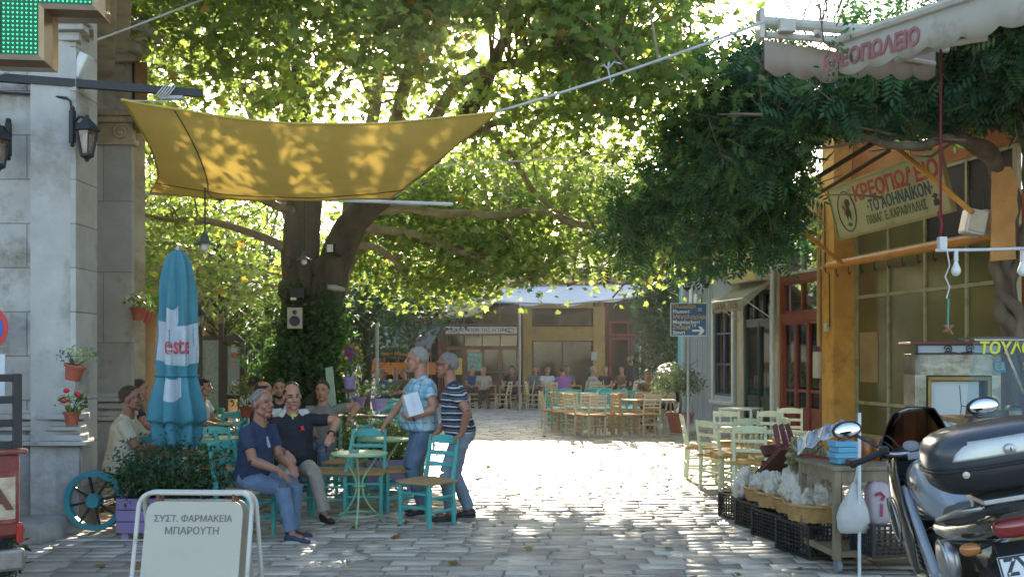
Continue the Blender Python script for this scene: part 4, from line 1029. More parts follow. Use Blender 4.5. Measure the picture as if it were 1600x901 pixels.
# ---------------------------------------------------------------- A-board of the pharmacy
ab = thing('pavement_sign', 'off white metal pavement board of a pharmacy with grey lettering', 'sign board', ((xat(307, 5.3)), 5.3, 0), R(-1))
M_wht = mat('chipped white enamel', (.52, .49, .43), .45, .06, 3, .05, 60, dirt=((.30, .22, .15), .28, 7))
hw, ht = .302, 1.005
def rrect(hw, z0, z1, r, n=6):
    pts = [(-hw, z0), (-hw, z1 - r)]
    pts += [(-hw + r - r * math.cos(a), z1 - r + r * math.sin(a)) for a in [i * R(90) / n for i in range(1, n + 1)]]
    pts += [(hw - r + r * math.sin(a), z1 - r + r * math.cos(a)) for a in [i * R(90) / n for i in range(1, n + 1)]]
    return pts + [(hw, z0)]
for nm, y0, y1 in (('front_leaf', -.26, 0), ('rear_leaf', .30, .045)):
    def T(x, z, o=0): return V((x, y0 + (y1 - y0) * z / ht + (o if nm == 'front_leaf' else -o), z))
    m = MB(); m.tube([T(x, z) for x, z in rrect(hw, .0, ht - .012, .07)], .0125, 8)
    fo = obj(nm, m, M_wht, ab, 60)
    pl = rrect(hw - .045, .16, ht - .055, .06)
    m = MB(); k = len(pl); m.add([T(x, z, -.006) for x, z in pl] + [T(x, z, .006) for x, z in pl], [tuple(range(k)), tuple(range(2 * k - 1, k - 1, -1))] + [(i, k + i, k + (i + 1) % k, (i + 1) % k) for i in range(k)])
    obj('panel', m, mat('board enamel', (.45, .405, .325), .5, .05, 2, dirt=((.40, .36, .31), .3, 5)), fo, 0)
    m = MB()
    for x in (-hw + .1, hw - .1): m.box(T(x, ht - .04), (.012, .02, .045))
    obj('bracket', m, mat('rust', (.2, .09, .04), .9), fo, 0)
    if nm == 'front_leaf':
        u = (T(0, 1) - T(0, 0)).normalized()
        for s, z, sz in (('ΣΥΣΤ. ΦΑΡΜΑΚΕΙΑ', .862, .047), ('ΜΠΑΡΟΥΤΗ', .800, .052)):
            tm = xf(text_mb(s, sz, .001, .0005, .97), frame4(T(-.005, z, -.0075), (1, 0, 0), u)); obj('lettering', tm, mat('faded grey ink', (.16, .15, .14), .7), fo, 0)

# ---------------------------------------------------------------- closed parasol
px_, d_ = 278, 9.75
um = thing('closed_parasol', 'closed turquoise parasol with faded white and red print, behind the planter', 'parasol', (xat(px_, d_), d_, 0))
zt, zb = zat(390, d_), zat(697, d_)
NF = 7
def ufn(a, i, z=0): return 1 + (.13 + .22 * (1 - z)) * math.sin(NF * a + 1.6 * math.sin(3 * z)) + .05 * math.sin(17 * a + 9 * z) + .04 * noise.noise(V((math.cos(a) * 4, math.sin(a) * 4, z * 9))) + .08 * noise.noise(V((math.cos(a) * 1.5, math.sin(a) * 1.5, z * 3)))
prof = [(.0, 1.0), (.045, .995), (.085, .97), (.115, .93), (.135, .86), (.15, .78), (.155, .7), (.16, .6), (.168, .5), (.165, .42), (.15, .36), (.172, .31), (.195, .24), (.212, .17), (.215, .12), (.19, .118), (.185, .06), (.17, 0)]
def usurf(ang, f, extra=0.0):
    for (r0, f0), (r1, f1) in zip(prof, prof[1:]):
        if f <= f0 and f >= f1: k = (f0 - f) / max(1e-6, f0 - f1); r = r0 + (r1 - r0) * k; break
    rr = r * ufn(ang, 0, f) + extra
    return V((rr * math.cos(ang), rr * math.sin(ang), zb + (zt - zb) * f + (.03 * math.sin(NF * ang) if f < .14 else 0)))
m = MB(); fs_ = [f for r, f in prof]; fs2 = []
for a, b in zip(fs_, fs_[1:]): fs2 += [a, (a + b) / 2]
fs2.append(0.0); nA = 84
vs = [usurf(2 * math.pi * j / nA, f) for f in fs2 for j in range(nA)]
m.add(vs, [(i * nA + j, i * nA + (j + 1) % nA, (i + 1) * nA + (j + 1) % nA, (i + 1) * nA + j) for i in range(len(fs2) - 1) for j in range(nA)])
obj('cover', m, mat('turquoise canvas', (.045, .20, .26), .9, .2, 4, .5, 40, col2=(.09, .27, .33), trans=.12), um, 180)
# printed band: white field and red letters follow the folds
def wrap(mb, a0, f0, k, ex):
    mb.v = [usurf(a0 + p.x * k, f0 + p.y, ex + p.z) for p in mb.v]; return mb
wpr = MB(); nu, nv = 30, 12
def patch(a0, a1, f0, f1, ex=.004): 
    q = MB(); q.grid(lambda u, v: usurf(a0 + (a1 - a0) * u, f0 + (f1 - f0) * v - .03 * math.sin(u * 3), ex), 26, 10); return q
obj('print_panel', patch(R(-150), R(15), .44, .64).merge(patch(R(-118), R(-62), .26, .37)).merge(patch(R(-110), R(-70), .63, .72)), mat('faded print white', (.42, .46, .50), .8, .12, 6), um, 180)
tm = text_mb('este', .165, .001, .003, .95); tm.v = [V((p.x, p.y * .75, .003)) for p in tm.v]
obj('lettering', wrap(tm, R(-72), .51, 4.7, .016), mat('faded print red', (.45, .07, .09), .8), um, 180)
tb = MB(); tb.tube([usurf(2 * math.pi * i / 40, .36, .012) for i in range(40)], .014, 5, closed=True); obj('strap', tb, mat('teal strap', (.03, .20, .27), .8), um, 180)
m = MB(); m.tube([(0, 0, .02), (0, 0, zt + .03)], .024, 8); obj('pole', m, MATS['grey pipe'], um)
m = MB(); m.lathe([(.25, 0), (.25, .05), (.06, .09), (.05, .3)], 16); obj('base', m, mat('concrete', (.3, .3, .29), .9, .15, 5), um, 40)

# ---------------------------------------------------------------- lilac planters with shrubs
def planter(label, x0, x1, y, dep, h, shr, seed, flowers=0, lm=None, leaf=.05, n=2600, col=(.27, .20, .38)):
    t = thing('planter_box', label, 'planter', ((x0 + x1) / 2, y, 0)); w = (x1 - x0) / 2
    m = MB()
    for k in range(3):
        z = .06 + h * (k + .5) / 3; hh = h / 3 - .008
        m.box((0, -dep / 2, z), (2 * w, .025, hh)); m.box((0, dep / 2, z), (2 * w, .025, hh))
        for sx in (-1, 1): m.box((sx * (w - .0125), 0, z), (.025, dep - .026, hh))
    obj('boards', m, mat('lilac paint', col, .6, .12, 6, .15, 30), t, 0, .004)
    m = MB()
    for sx in (-1, 1):
        for sy in (-1, 1): m.box((sx * (w - .07), sy * (dep / 2 - .05), .035), (.06, .06, .07))
    for i in range(4): pass
    obj('feet', m, mat('lilac foot', (.34, .28, .44), .6), t, 0)
    m = MB(); m.box((0, 0, .06 + h - .05), (2 * w - .06, dep - .06, .03)); obj('soil', m, mat('soil', (.04, .03, .022), .95, .3, 12), t, 0)
    g = np.random.default_rng(seed); P = []; s = MB()
    for k in range(34):
        bx, by = g.uniform(-w * .85, w * .85), g.uniform(-dep * .35, dep * .35); top = V((bx * 1.12 + g.normal() * .05, by * 1.6 + g.normal() * .05, h + shr * g.uniform(.45, 1)))
        a = V((bx, by, h)); s.tube([a, a.lerp(top, .5) + V((g.normal() * .03, g.normal() * .03, 0)), top], [.007, .005, .003], 4)
        for q in range(int(n / 34)):
            u = g.uniform(.1, 1.05); c = a.lerp(top, u); P.append(np.array(c) + g.normal(size=3) * np.array((.085, .085, .06)))
    obj('stems', s, mat('shrub stem', (.09, .07, .04), .8), t, 180)
    link_mesh('foliage', leaves('foliage', np.array(P), leaf, 'oval', seed, up=.5, droop=0), lm or M_shrub, t, 0)
    for k in range(flowers):
        q = V(P[int(g.integers(len(P)))]) + V((0, -.05, .05)); f = MB(); f.ball(q, .024, 6, 5); obj('flower', f, mat('pale petal', (.6, .6, .5), .5), t, 180)
    return t
M_shrub = leaf_mat('shrub leaf', (.018, .05, .02), (.05, .11, .04), (.09, .2, .05), .3)
M_shrubL = leaf_mat('hedge leaf', (.05, .10, .025), (.11, .18, .05), (.26, .38, .07), .45)
planter('lilac plank planter with a dark green shrub in front of the closed parasol', xat(183, 9.35), xat(352, 9.35), 9.5, .34, .33, .58, 31, n=3600, leaf=.05)
planter('lilac planter with a pale flowering hedge behind the round green table', xat(536, 12.8), xat(650, 12.8), 12.8, .4, .35, .62, 32, flowers=14, lm=M_shrubL, n=3000)
pot('lilac pot of yellow flowers on the stand right of the trunk', W(546, 607, 14.2), .10, .17, 0, .08, 110, (.26, .2, .3), 6, m=MATS['lilac paint'], fm=MATS['yellow petal'], lm=M_shrubL, lift=.24)
pot('lilac pot of white flowers beside the yellow flowered pot', W(592, 642, 14.0), .12, .18, 0, .06, 150, (.3, .22, .14), 10, m=MATS['lilac paint'], fm=MATS.get('pale petal'), lm=M_shrubL, lift=.14)
pot('lilac pot of green leaves hung behind the white flowered pot', W(561, 637, 14.6), .1, .16, 0, .06, 80, (.2, .2, .14), 3, m=MATS['lilac paint'], fm=MATS.get('pale petal'), lm=M_shrubL, lift=.14)
t = thing('plant_stand', 'weathered wooden stand carrying the lilac flower pots', 'plant stand', (xat(573, 14.3), 14.3, 0))
m = MB(); q = W(546, 608, 14.2); 
m.span((xat(528, 14.3), 14.1, zat(652, 14.3)), (xat(608, 14.3), 14.5, zat(646, 14.3) - .02)); obj('shelf', m, M_brown, t, 0, world=True)
for px in (530, 606):
    m = MB(); m.span((xat(px, 14.3) - .025, 14.2, 0), (xat(px, 14.3) + .025, 14.4, zat(652, 14.3))); obj('leg', m, M_brown, t, 0, world=True)
m = MB(); m.span((xat(536, 14.2), 14.1, zat(612, 14.2)), (xat(556, 14.2), 14.3, zat(607, 14.2))); m.span((xat(545, 14.3), 14.18, zat(646, 14.3) - .02), (xat(547, 14.3), 14.22, zat(612, 14.2))); obj('upper_shelf', m, M_brown, t, 0, world=True)
pot('bushy potted shrub with orange tinted leaves on the far left table', W(385, 652, 14.5), .1, .16, 0, .06, 200, (.28, .24, .26), 0, lm=leaf_mat('autumn pot leaf', (.06, .09, .02), (.2, .14, .03), (.3, .3, .05), .4), lift=.2)
g_ = np.random.default_rng(77)
t = thing('low_shrub', 'dark green shrub cut by the lower left picture edge', 'shrub', (xat(-14, 7.2), 7.2, 0))
P = rand_in_ell(g_, (0, 0, .3), (.22, .25, .32), 700); link_mesh('foliage', leaves('foliage', P, .06, 'oval', 9), M_shrub, t, 0)
m = MB()
for k in range(7): m.tube([(0, 0, 0), V(P[k])], .008, 4)
obj('stems', m, MATS['shrub stem'], t)

# ---------------------------------------------------------------- wagon wheel bench
M_teal = mat('turquoise paint', (.05, .34, .315), .55, .14, 5, .15, 40, col2=(.085, .45, .41), dirt=((.20, .24, .17), .32, 13))
wb = thing('wheel_bench', 'wooden bench with a turquoise wagon wheel as its end', 'bench', (xat(162, 9.8), 9.8, 0))
cw = V((0, -.22, .33)); rw = .285
m = MB(); m.lathe([(rw, -.03), (rw, .03), (rw - .05, .03), (rw - .05, -.03)], 40, M=Matrix.Rotation(R(90), 3, 'X'), c=cw, cap=False); m.f += [(3 * 40 + j, 3 * 40 + (j + 1) % 40, (j + 1) % 40, j) for j in range(40)]; obj('wheel_rim', m, mat('blue teal paint', (.04, .25, .29), .5, .15, 6), wb, 40)
m = MB(); m.lathe([(.07, -.06), (.075, .0), (.06, .06)], 16, M=Matrix.Rotation(R(90), 3, 'X'), c=cw); obj('hub', m, MATS['blue teal paint'], wb, 40)
m = MB()
for k in range(8):
    a = k * R(45) + .2; m.bar(cw + V((.06 * math.cos(a), 0, .06 * math.sin(a))), cw + V(((rw - .04) * math.cos(a), 0, (rw - .04) * math.sin(a))), .022, .022)
obj('spokes', m, M_iron, wb, 0)
M_plank = mat('weathered plank', (.25, .16, .08), .8, .25, 8, .3, 25, stretch=(1, 5, 1))
m = MB()
for k in range(3): m.box((.32, .12 + .13 * (k - 1) + .25, .43), (.9, .12, .03))
obj('seat', m, M_plank, wb, 0, .005)
for sx in (-.08, .7):
    m = MB(); m.bar((sx, .52, 0), (sx - .02, .60, .9), .05, .05); obj('post', m, M_plank, wb, 0, .005)
for k in range(3):
    m = MB(); m.box((.3, .565 + .015 * k, .58 + .13 * k), (.88, .025, .09)); obj('back_slat', m, (M_teal, M_plank, MATS['blue teal paint'])[k], wb, 0, .005)
m = MB(); m.box((.3, .1, .2), (.8, .05, .06)); m.box((-.06, .25, .2), (.05, .5, .06)); obj('rail', m, M_plank, wb, 0, .005)
m = MB(); m.box((.7, .1, .21), (.05, .05, .42)); obj('leg', m, M_plank, wb, 0, .005)

# ---------------------------------------------------------------- old red pickup, only its tail in the picture
tr = thing('pickup_truck', 'rusty red old pickup with pale lettering on its tailgate', 'truck', W(35, 556, 6.0).xy.to_3d(), 0)
ax = V((-.58, .815, 0)); rt_ = V((.815, .58, 0))      # truck heading, its right side
yaw_t = math.atan2(ax.y, ax.x) - R(90); tr.rotation_euler = (0, 0, yaw_t)
# local: +y forward, +x right, tail at y=0; rear right corner at x=0
M_red2 = mat('faded red paint', (.19, .026, .018), .45, .25, 5, .08, 25, coat=.2, dirt=((.30, .19, .13), .4, 4))
hz0, hz1 = .62, 1.13
def bodybox(x0, x1, y0, y1, z0, z1): return MB().span((x0, y0, z0), (x1, y1, z1))
m = bodybox(-1.5, .0, .06, 2.1, hz0, hz1 - .02); m.span((-1.46, 2.12, .5), (-.04, 4.4, 1.1)); obj('body', m, M_red2, tr, 0, .03)
m = MB(); m.span((-1.49, -.02, hz0 + .03), (-.02, .055, hz1)); m.span((-1.46, -.035, hz0 + .10), (-.035, -.02, hz1 - .1)); tg = obj('tailgate', m, M_red2, tr, 0, .022)
m = MB(); m.span((-1.44, -.042, hz0 + .13), (-.045, -.036, hz1 - .13)); obj('letter_panel', m, mat('cream paint', (.50, .40, .28), .6, .15, 6, dirt=((.25, .07, .04), .4, 5)), tg, 0, .002)
lt = text_mb('TOYOTA', .19, .004, .006, 1.3, 'RIGHT'); obj('lettering', xf(lt, frame4((-.065, -.046, (hz0 + hz1) / 2 - .005), (1, 0, 0), (0, 0, 1))), mat('rust brown ink', (.15, .05, .03), .7), tg, 0)
m = MB(); m.span((-1.5, -.06, hz1 + .005), (.02, .04, hz1 + .035)); obj('tail_rail', m, M_red2, tr, 0, .01)
m = MB(); m.span((-1.48, -.10, .45), (.0, -.04, .58)); obj('bumper', m, mat('dull steel', (.3, .28, .26), .5, .2, 8, metal=.8, dirt=((.2, .08, .04), .5, 5)), tr, 0, .02)
m = MB(); m.span((-.04, -.03, hz0 - .02), (.004, .05, hz0 + .10)); obj('tail_light', m, mat('red lens', (.35, .02, .015), .2, coat=.5), tr, 0, .012)
rk = MB()
for z in (hz1 + .06, hz1 + .19, hz1 + .33, hz1 + .46): rk.bar((-1.45, 0, z), (-.03, 0, z), .035, .045)
for x in (-1.45, -.75, -.03): rk.bar((x, 0, hz1 + .04), (x, 0, hz1 + .485), .05, .05)
obj('rack', rk, M_iron, tr, 0, .004)
m = MB(); m.loft([(V((-.75, 3.0, 1.1)), V((.68, 0, 0)), V((0, 0.85, 0))), (V((-.75, 2.95, 1.6)), V((.56, 0, 0)), V((0, .6, 0)))], 4); obj('cab', m, M_red2, tr, 0, .04)
for x in (-.12, -1.38):
    for y in (.75, 3.5):
        wo = MB(); wo.lathe([(.2, -.1), (.32, -.1), (.34, -.05), (.34, .05), (.32, .1), (.2, .1)], 24, M=Matrix.Rotation(R(90), 3, 'Y'), c=(x, y, .34)); w_ = obj('wheel', wo, mat('tyre rubber', (.02, .02, .02), .85), tr, 40)
        wo = MB(); wo.lathe([(.2, -.08), (.2, .08), (.08, .09), (0, .09)], 20, M=Matrix.Rotation(R(90), 3, 'Y'), c=(x, y, .34)); obj('rim', wo, MATS['dull steel'], w_, 40)
# ================================================================ right hand row of shops (local x runs along the facade towards the viewer, y into the building)
tv = V((.183, -.983, 0)).normalized(); yv = V((-tv.y, tv.x, 0)); O = V((4.52, 26.06, 0))
FR = Matrix((tv, yv, V((0, 0, 1)))).transposed().to_4x4(); FR.translation = O
def rs(px, off=0.0):
    d = (9.37 + off * 1.017) / ((px - 800) / F + .186); return (26.06 - d) / .983
def rd(px, off=0.0): return (9.37 + off * 1.017) / ((px - 800) / F + .186)
def rz(px, py, off=0.0): return zat(py, rd(px, off))
def rp(s, off, z): return O + tv * s - yv * off + V((0, 0, z))      # off = metres out into the street
def shop(name, label, s): 
    M = FR.copy(); M.translation = O + tv * s; return thing(name, label, 'building', M=M)

# --- grey board building with a blue window
gb = shop('grey_building', 'pale grey building with vertical boards and one blue framed window', 0)
L = 3.3
m = MB(); s0, s1, z0, z1 = 2.0, 3.1, .78, 3.0
m.span((0, 0, 0), (s0, .3, 4.75)); m.span((s1, 0, 0), (L, .3, 4.75)); m.span((s0, 0, 0), (s1, .3, z0)); m.span((s0, 0, z1), (s1, .3, 4.75)); m.span((0, .3, 0), (.25, 6, 4.75))
M_grey = mat('pale grey boards', (.36, .375, .40), .7, .08, 2, .1, 30, col2=(.44, .455, .48))
obj('wall', m, M_grey, gb, 0)
m = MB()
for k in range(12): 
    x = .1 + .165 * k
    m.span((x - .012, -.018, .0), (x + .012, .0, 4.6))
for k in range(2): x = s1 + .06 + .1 * k; m.span((x - .012, -.018, 0), (x + .012, 0, 4.6))
obj('batten', m, M_grey, gb, 0)
window_grid(s0 + .02, s1 - .02, z0 + .02, z1 - .02, .08, 2, 3, mat('navy joinery', (.03, .055, .13), .5, .15), gb, world=False)
m = MB()
for a, b in (((s0 - .12, -.03, z0 - .12), (s0, .05, z1 + .1)), ((s1, -.03, z0 - .12), (s1 + .12, .05, z1 + .1)), ((s0, -.03, z1), (s1, .05, z1 + .1)), ((s0 - .14, -.08, z0 - .2), (s1 + .14, .05, z0 - .121))): m.span(a, b)
obj('window_surround', m, mat('white trim paint', (.62, .62, .6), .6, .08), gb, 0, .004)
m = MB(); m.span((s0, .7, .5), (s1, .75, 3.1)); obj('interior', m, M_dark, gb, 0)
m = MB()
for z, p in ((4.6, .08), (4.7, .16), (4.8, .24)): m.span((-.1, -p, z), (L, .3, z + .098))
obj('cornice', m, M_cream, gb, 0, .006)
m = MB(); m.tube([(.12, -.09, 0), (.12, -.09, 4.55)], .045, 10); obj('drainpipe', m, mat('white pipe', (.62, .64, .66), .4), gb)
tiled = MB()
tiled.grid(lambda u, v: V((-.2 + 3.5 * u, -.3 + 5 * v, 4.92 + 1.2 * v + .05 * abs(math.sin(u * 14 * math.pi)))), 112, 8); obj('roof', tiled, M_tile, gb, 0)
tb_ = shop('teal_building', 'narrow strip of turquoise woodwork behind the ivy column', -.46)
m = MB(); m.span((0, 0.02, 0), (.45, .4, 4.0)); obj('wall', m, mat('turquoise render', (.07, .38, .40), .7, .1, 3), tb_, 0)
mat('turquoise joinery', (.06, .40, .42), .6)
m = MB(); m.span((.05, -.04, 1.0), (.4, .02, 2.3)); obj('shutter', m, MATS['turquoise joinery'], tb_, 0)

# --- cream shop with green doors
cs = shop('cream_shop', 'cream rendered shop with tall dark green glazed doors', 3.32)
a, b = 3.67 - 3.32, 5.15 - 3.32
m = MB(); m.span((0, 0.02, 0), (a, .3, 4.9)); m.span((b, 0.02, 0), (2.1, .3, 4.9)); m.span((a, 0.02, 3.15), (b, .3, 4.9)); obj('wall', m, M_cream, cs, 0)
M_gr = mat('dark green joinery', (.012, .045, .033), .45, .2, 8)
for i in range(2):
    x0 = a + .03 + i * (b - a - .06) / 2; x1 = x0 + (b - a - .06) / 2 - .01
    dd = window_grid(x0, x1, .06, 2.42, .1, 1, 1, M_gr, cs, 'door', .11, world=False)
    mm = MB(); mm.span((x0 + .06, .07, .75), (x1 - .06, .13, .85)); mm.span((x0 + .06, .085, .1), (x1 - .06, .12, .74)); obj('lower_panel', mm, M_gr, dd, 0)
    mm = MB(); mm.tube([(x0 + .06 if i else x1 - .06, .0, 1.0), (x0 + .06 if i else x1 - .06, .0, 1.3)], .014, 6); obj('handle', mm, MATS['dull steel'], dd)
window_grid(a + .03, b - .03, 2.5, 3.1, .1, 3, 1, M_gr, cs, 'transom', world=False)
m = MB(); m.span((a, .9, 0), (b, .95, 3.1)); obj('interior', m, mat('pale curtain', (.30, .30, .24), .9, .2, 4), cs, 0)
m = MB()
for z, p in ((4.5, .06), (4.85, .12), (4.95, .2)): m.span((0, -p, z), (2.1, .3, z + .098))
obj('cornice', m, M_cream, cs, 0, .006)
m = MB(); m.tube([(2.05, -.08, 0), (2.05, -.08, 4.8)], .05, 10); obj('drainpipe', m, MATS['white pipe'], cs)
# its small awning
def scallop(label, p0, p1, drop, out, up, m, nsc, name='valance', amp=.05, parent=None, th=.006, back=None):
    """hanging strip between p0 and p1 with a scalloped lower edge"""
    p0, p1 = V(p0), V(p1); n = nsc * 8; q = MB()
    vs = []
    for i in range(n + 1):
        u = i / n; p = p0.lerp(p1, u); w = V((0, 0, .006 * math.sin(u * 40)))
        e = drop + amp * abs(math.sin(u * nsc * math.pi)) - amp
        o_ = V(out) * .012 * math.sin(u * 30)
        vs += [p, p - V((0, 0, e * .5)) + o_ * .5, p - V((0, 0, e)) + o_]
    q.add(vs, [(i * 3 + j, (i + 1) * 3 + j, (i + 1) * 3 + j + 1, i * 3 + j + 1) for i in range(n) for j in range(2)])
    return obj(name, q, m, parent, 180, world=True, solid=th)
M_awn = mat('cream awning cloth', (.58, .54, .45), .85, .06, 3, .05, 60, trans=.3, dirt=((.36, .30, .22), .3, 2))
aw = thing('shop_awning', 'small cream scalloped awning with lettering over the green doors', 'awning', rp(4.4, .35, 2.9))
p00, p01 = rp(3.55, .02, 3.35), rp(5.25, .02, 3.35); q0, q1 = rp(3.55, .68, 2.92), rp(5.25, .68, 2.92)
m = MB(); m.grid(lambda u, v: p00.lerp(p01, u).lerp(q0.lerp(q1, u), v), 8, 4); obj('cover', m, M_awn, aw, 0, world=True, solid=.006)
scallop('', q0, q1, .26, -yv, 0, M_awn, 9, parent=aw)
for a_, b_ in ((p00, q0), (p01, q1)): m = MB(); m.add([a_, b_, b_ - V((0, 0, .2)), a_ - V((0, 0, .05))], [(0, 1, 2, 3)]); obj('side_flap', m, M_awn, aw, 0, world=True, solid=.006)
lt = xf(text_mb('ΔΑΛΙΑ  ΤΑΞΗ', .2, .002, .003), frame4(rp(4.4, .70, 2.80), tv, (0, 0, 1))); obj('lettering', lt, mat('faded brown ink', (.22, .17, .12), .8), aw, 0, world=True)
m = MB(); m.tube([q0, q1], .02, 6)
for q_ in (q0, q1): m.tube([q_, V((q_.x, q_.y, 0)) + yv * .66 + V((0, 0, 2.5))], .014, 5)
obj('arm', m, MATS['white pipe'], aw, world=True)
# yellow light box sign
ys = thing('light_box_sign', 'faded yellow box sign with blue lettering above the small awning', 'sign', rp(4.55, .2, 3.65))
m = MB(); cx = rp(4.5, .22, 3.62); m.box(cx, (1.5, .34, .62), FR.to_3x3()); obj('box', m, mat('cream sign side', (.55, .5, .38), .6), ys, 0, .01, world=True)
m = MB(); m.box(rp(4.5, .395, 3.62), (1.42, .012, .54), FR.to_3x3()); obj('face', m, mat('faded yellow', (.58, .46, .10), .5, .12, 3, col2=(.6, .52, .2)), ys, 0, world=True)
for s_, z_, k_ in (('Γυναικεία', 3.72, .2), ('ενδύματα', 3.48, .13)): obj('lettering', xf(text_mb(s_, k_, .002, .002), frame4(rp(4.55, .404, z_), tv, (0, 0, 1))), mat('faded blue ink', (.14, .22, .42), .7), ys, 0, world=True)
# lantern board and lanterns on the grey wall
t = thing('lantern_board', 'brown timber board holding a lantern on the pale grey wall', 'board', rp(2.6, .05, 3.7))
m = MB(); m.box(rp(2.55, .12, zat(424, 23.6)), (1.6, .06, .2), FR.to_3x3()); obj('plank', m, mat('dark board', (.06, .04, .025), .8, .3, 9), t, 0, .006, world=True)
lantern('black lantern on the pale grey wall left of the timber board', rp(1.3, .05, zat(425, 24.6)), -yv, 1.25, .3)
lantern('black lantern hung on the timber board beside the yellow box sign', rp(2.9, .18, zat(418, 23)), -yv, 1.2, .3)
lantern('black lantern with pale glass at the corner of the teal building', rp(-.2, .05, zat(415, 26)), -yv, 1.3, .35)
t = thing('iron_scroll', 'wrought iron scroll bracket under the cornice of the pale grey building', 'bracket', rp(2.8, .1, 4.2))
m = MB()
def scroll(c, r, x, n=26, t=2.6, k=.018):
    return [c + x * (r * (1 - i / n * .85) * math.cos(i / n * t * 2 * math.pi)) + V((0, 0, r * (1 - i / n * .85) * math.sin(i / n * t * 2 * math.pi))) for i in range(n + 1)]
for s_, z_, r_, d_ in ((2.2, 4.05, .22, 1), (2.75, 4.25, .26, -1), (3.3, 4.15, .2, 1), (3.9, 4.3, .22, -1), (4.6, 4.25, .2, 1)):
    m.tube(scroll(rp(s_, .45, z_), r_, tv * d_), .016, 5)
m.tube([rp(1.7, .1, 4.45), rp(2.4, .5, 3.85), rp(3.0, .55, 3.75)], .016, 5); m.tube([rp(2.0, .45, 4.45), rp(5.0, .45, 4.5)], .016, 5)
obj('scrolls', m, M_iron, t, 180, world=True)
t = thing('meter_box', 'small pale meter boxes on the grey wall', 'meter', rp(.9, .06, zat(465, 25.4)))
for k in range(2):
    m = MB(); m.box(rp(.75 + .35 * k, .07, zat(462 + 6 * k, 25.2)), (.2, .12, .36 - .1 * k), FR.to_3x3()); obj('box', m, MATS['white plastic'], t, 0, .01, world=True)
# blue direction sign
ds = thing('direction_sign', 'blue road direction sign with yellow and white place names and an arrow', 'road sign', (xat(1076, 18), 18, 0))
w, h = .66, .60; zc = zat(499, 18)
m = MB(); m.box((0, 0, zc), (w, .02, h)); obj('rim', m, mat('sign white', (.62, .64, .62), .4), ds, 0, .006)
m = MB(); m.box((0, -.012, zc), (w - .03, .01, h - .03)); obj('panel', m, mat('sign deep blue', (.012, .095, .24), .45, .1), ds, 0)
M_yel = mat('sign yellow', (.60, .36, .03), .5, .1); M_sw = MATS['sign white']
yy = zc + .235
for i, (s_, mm) in enumerate((('Πλωμάρι', M_yel), ('Plomari', M_sw), ('Μεγαλοχώρι', M_yel), ('Megalochori', M_sw), ('Σταυρί', M_yel), ('Stavri', M_sw))):
    lt = xf(text_mb(s_, .098, .001, .0018, 1.0, 'LEFT'), frame4((-.29, -.02, yy - .094 * i), (1, 0, 0), (0, 0, 1))); obj('lettering', lt, mm, ds, 0)
for s_, x_, i in (('25', .20, .6), ('14', .09, 3.7)):
    lt = xf(text_mb(s_, .075, .001, .001), frame4((x_, -.02, yy - .094 * i), (1, 0, 0), (0, 0, 1))); obj('distance', lt, M_sw, ds, 0)
ar = [(-.13, -.017), (.02, -.017), (-.02, -.075), (.03, -.075), (.10, 0), (.03, .075), (-.02, .075), (.02, .017), (-.13, .017)]
m = MB(); m.prism(ar, frame4((.19, -.016, zc - .20), (1, 0, 0), (0, 0, 1)), .004); obj('arrow', m, M_sw, ds, 0)
m = MB(); m.tube([(.0, .04, 0), (0, .04, zc + .3)], .028, 8); obj('post', m, MATS['grey pipe'], ds)

# --- red door shop
rsx = shop('red_door_shop', 'ochre shop with red framed glass doors and painted panels', 5.45)
a, b = .07, 1.86; wl = 1.92
M_och2 = mat('yellow ochre plaster', (.50, .36, .14), .85, .12, 2, .15, 22, dirt=((.3, .2, .1), .4, 1.6))
m = MB(); m.span((0, 0.04, 4.3), (wl, .35, 5.2)); m.span((0, .04, 0), (a, .35, 4.3)); m.span((b, .04, 0), (wl, .35, 4.3)); obj('wall', m, M_och2, rsx, 0)
M_rj = mat('barn red joinery', (.26, .055, .03), .55, .2, 7, .1, 30, dirt=((.16, .03, .02), .4, 4))
m = MB(); m.span((a, .02, 2.42), (b, .2, 2.58)); m.span((a, .02, 3.22), (b, .2, 3.36)); m.span((a, .02, 0), (a + .09, .2, 3.22)); m.span((b - .09, .02, 0), (b, .2, 3.22)); obj('frame', m, M_rj, rsx, 0, .005)
window_grid(a + .1, b - .1, 2.6, 3.2, .1, 2, 1, M_rj, rsx, 'transom', .06, world=False, pane=glass('mirror pane', (.25, .28, .26), .02, .55))
window_grid(a + .04, b - .04, 3.4, 4.28, .1, 2, 1, mat('white joinery', (.58, .58, .54), .6), rsx, 'window', .06, world=False, pane=MATS['mirror pane'])
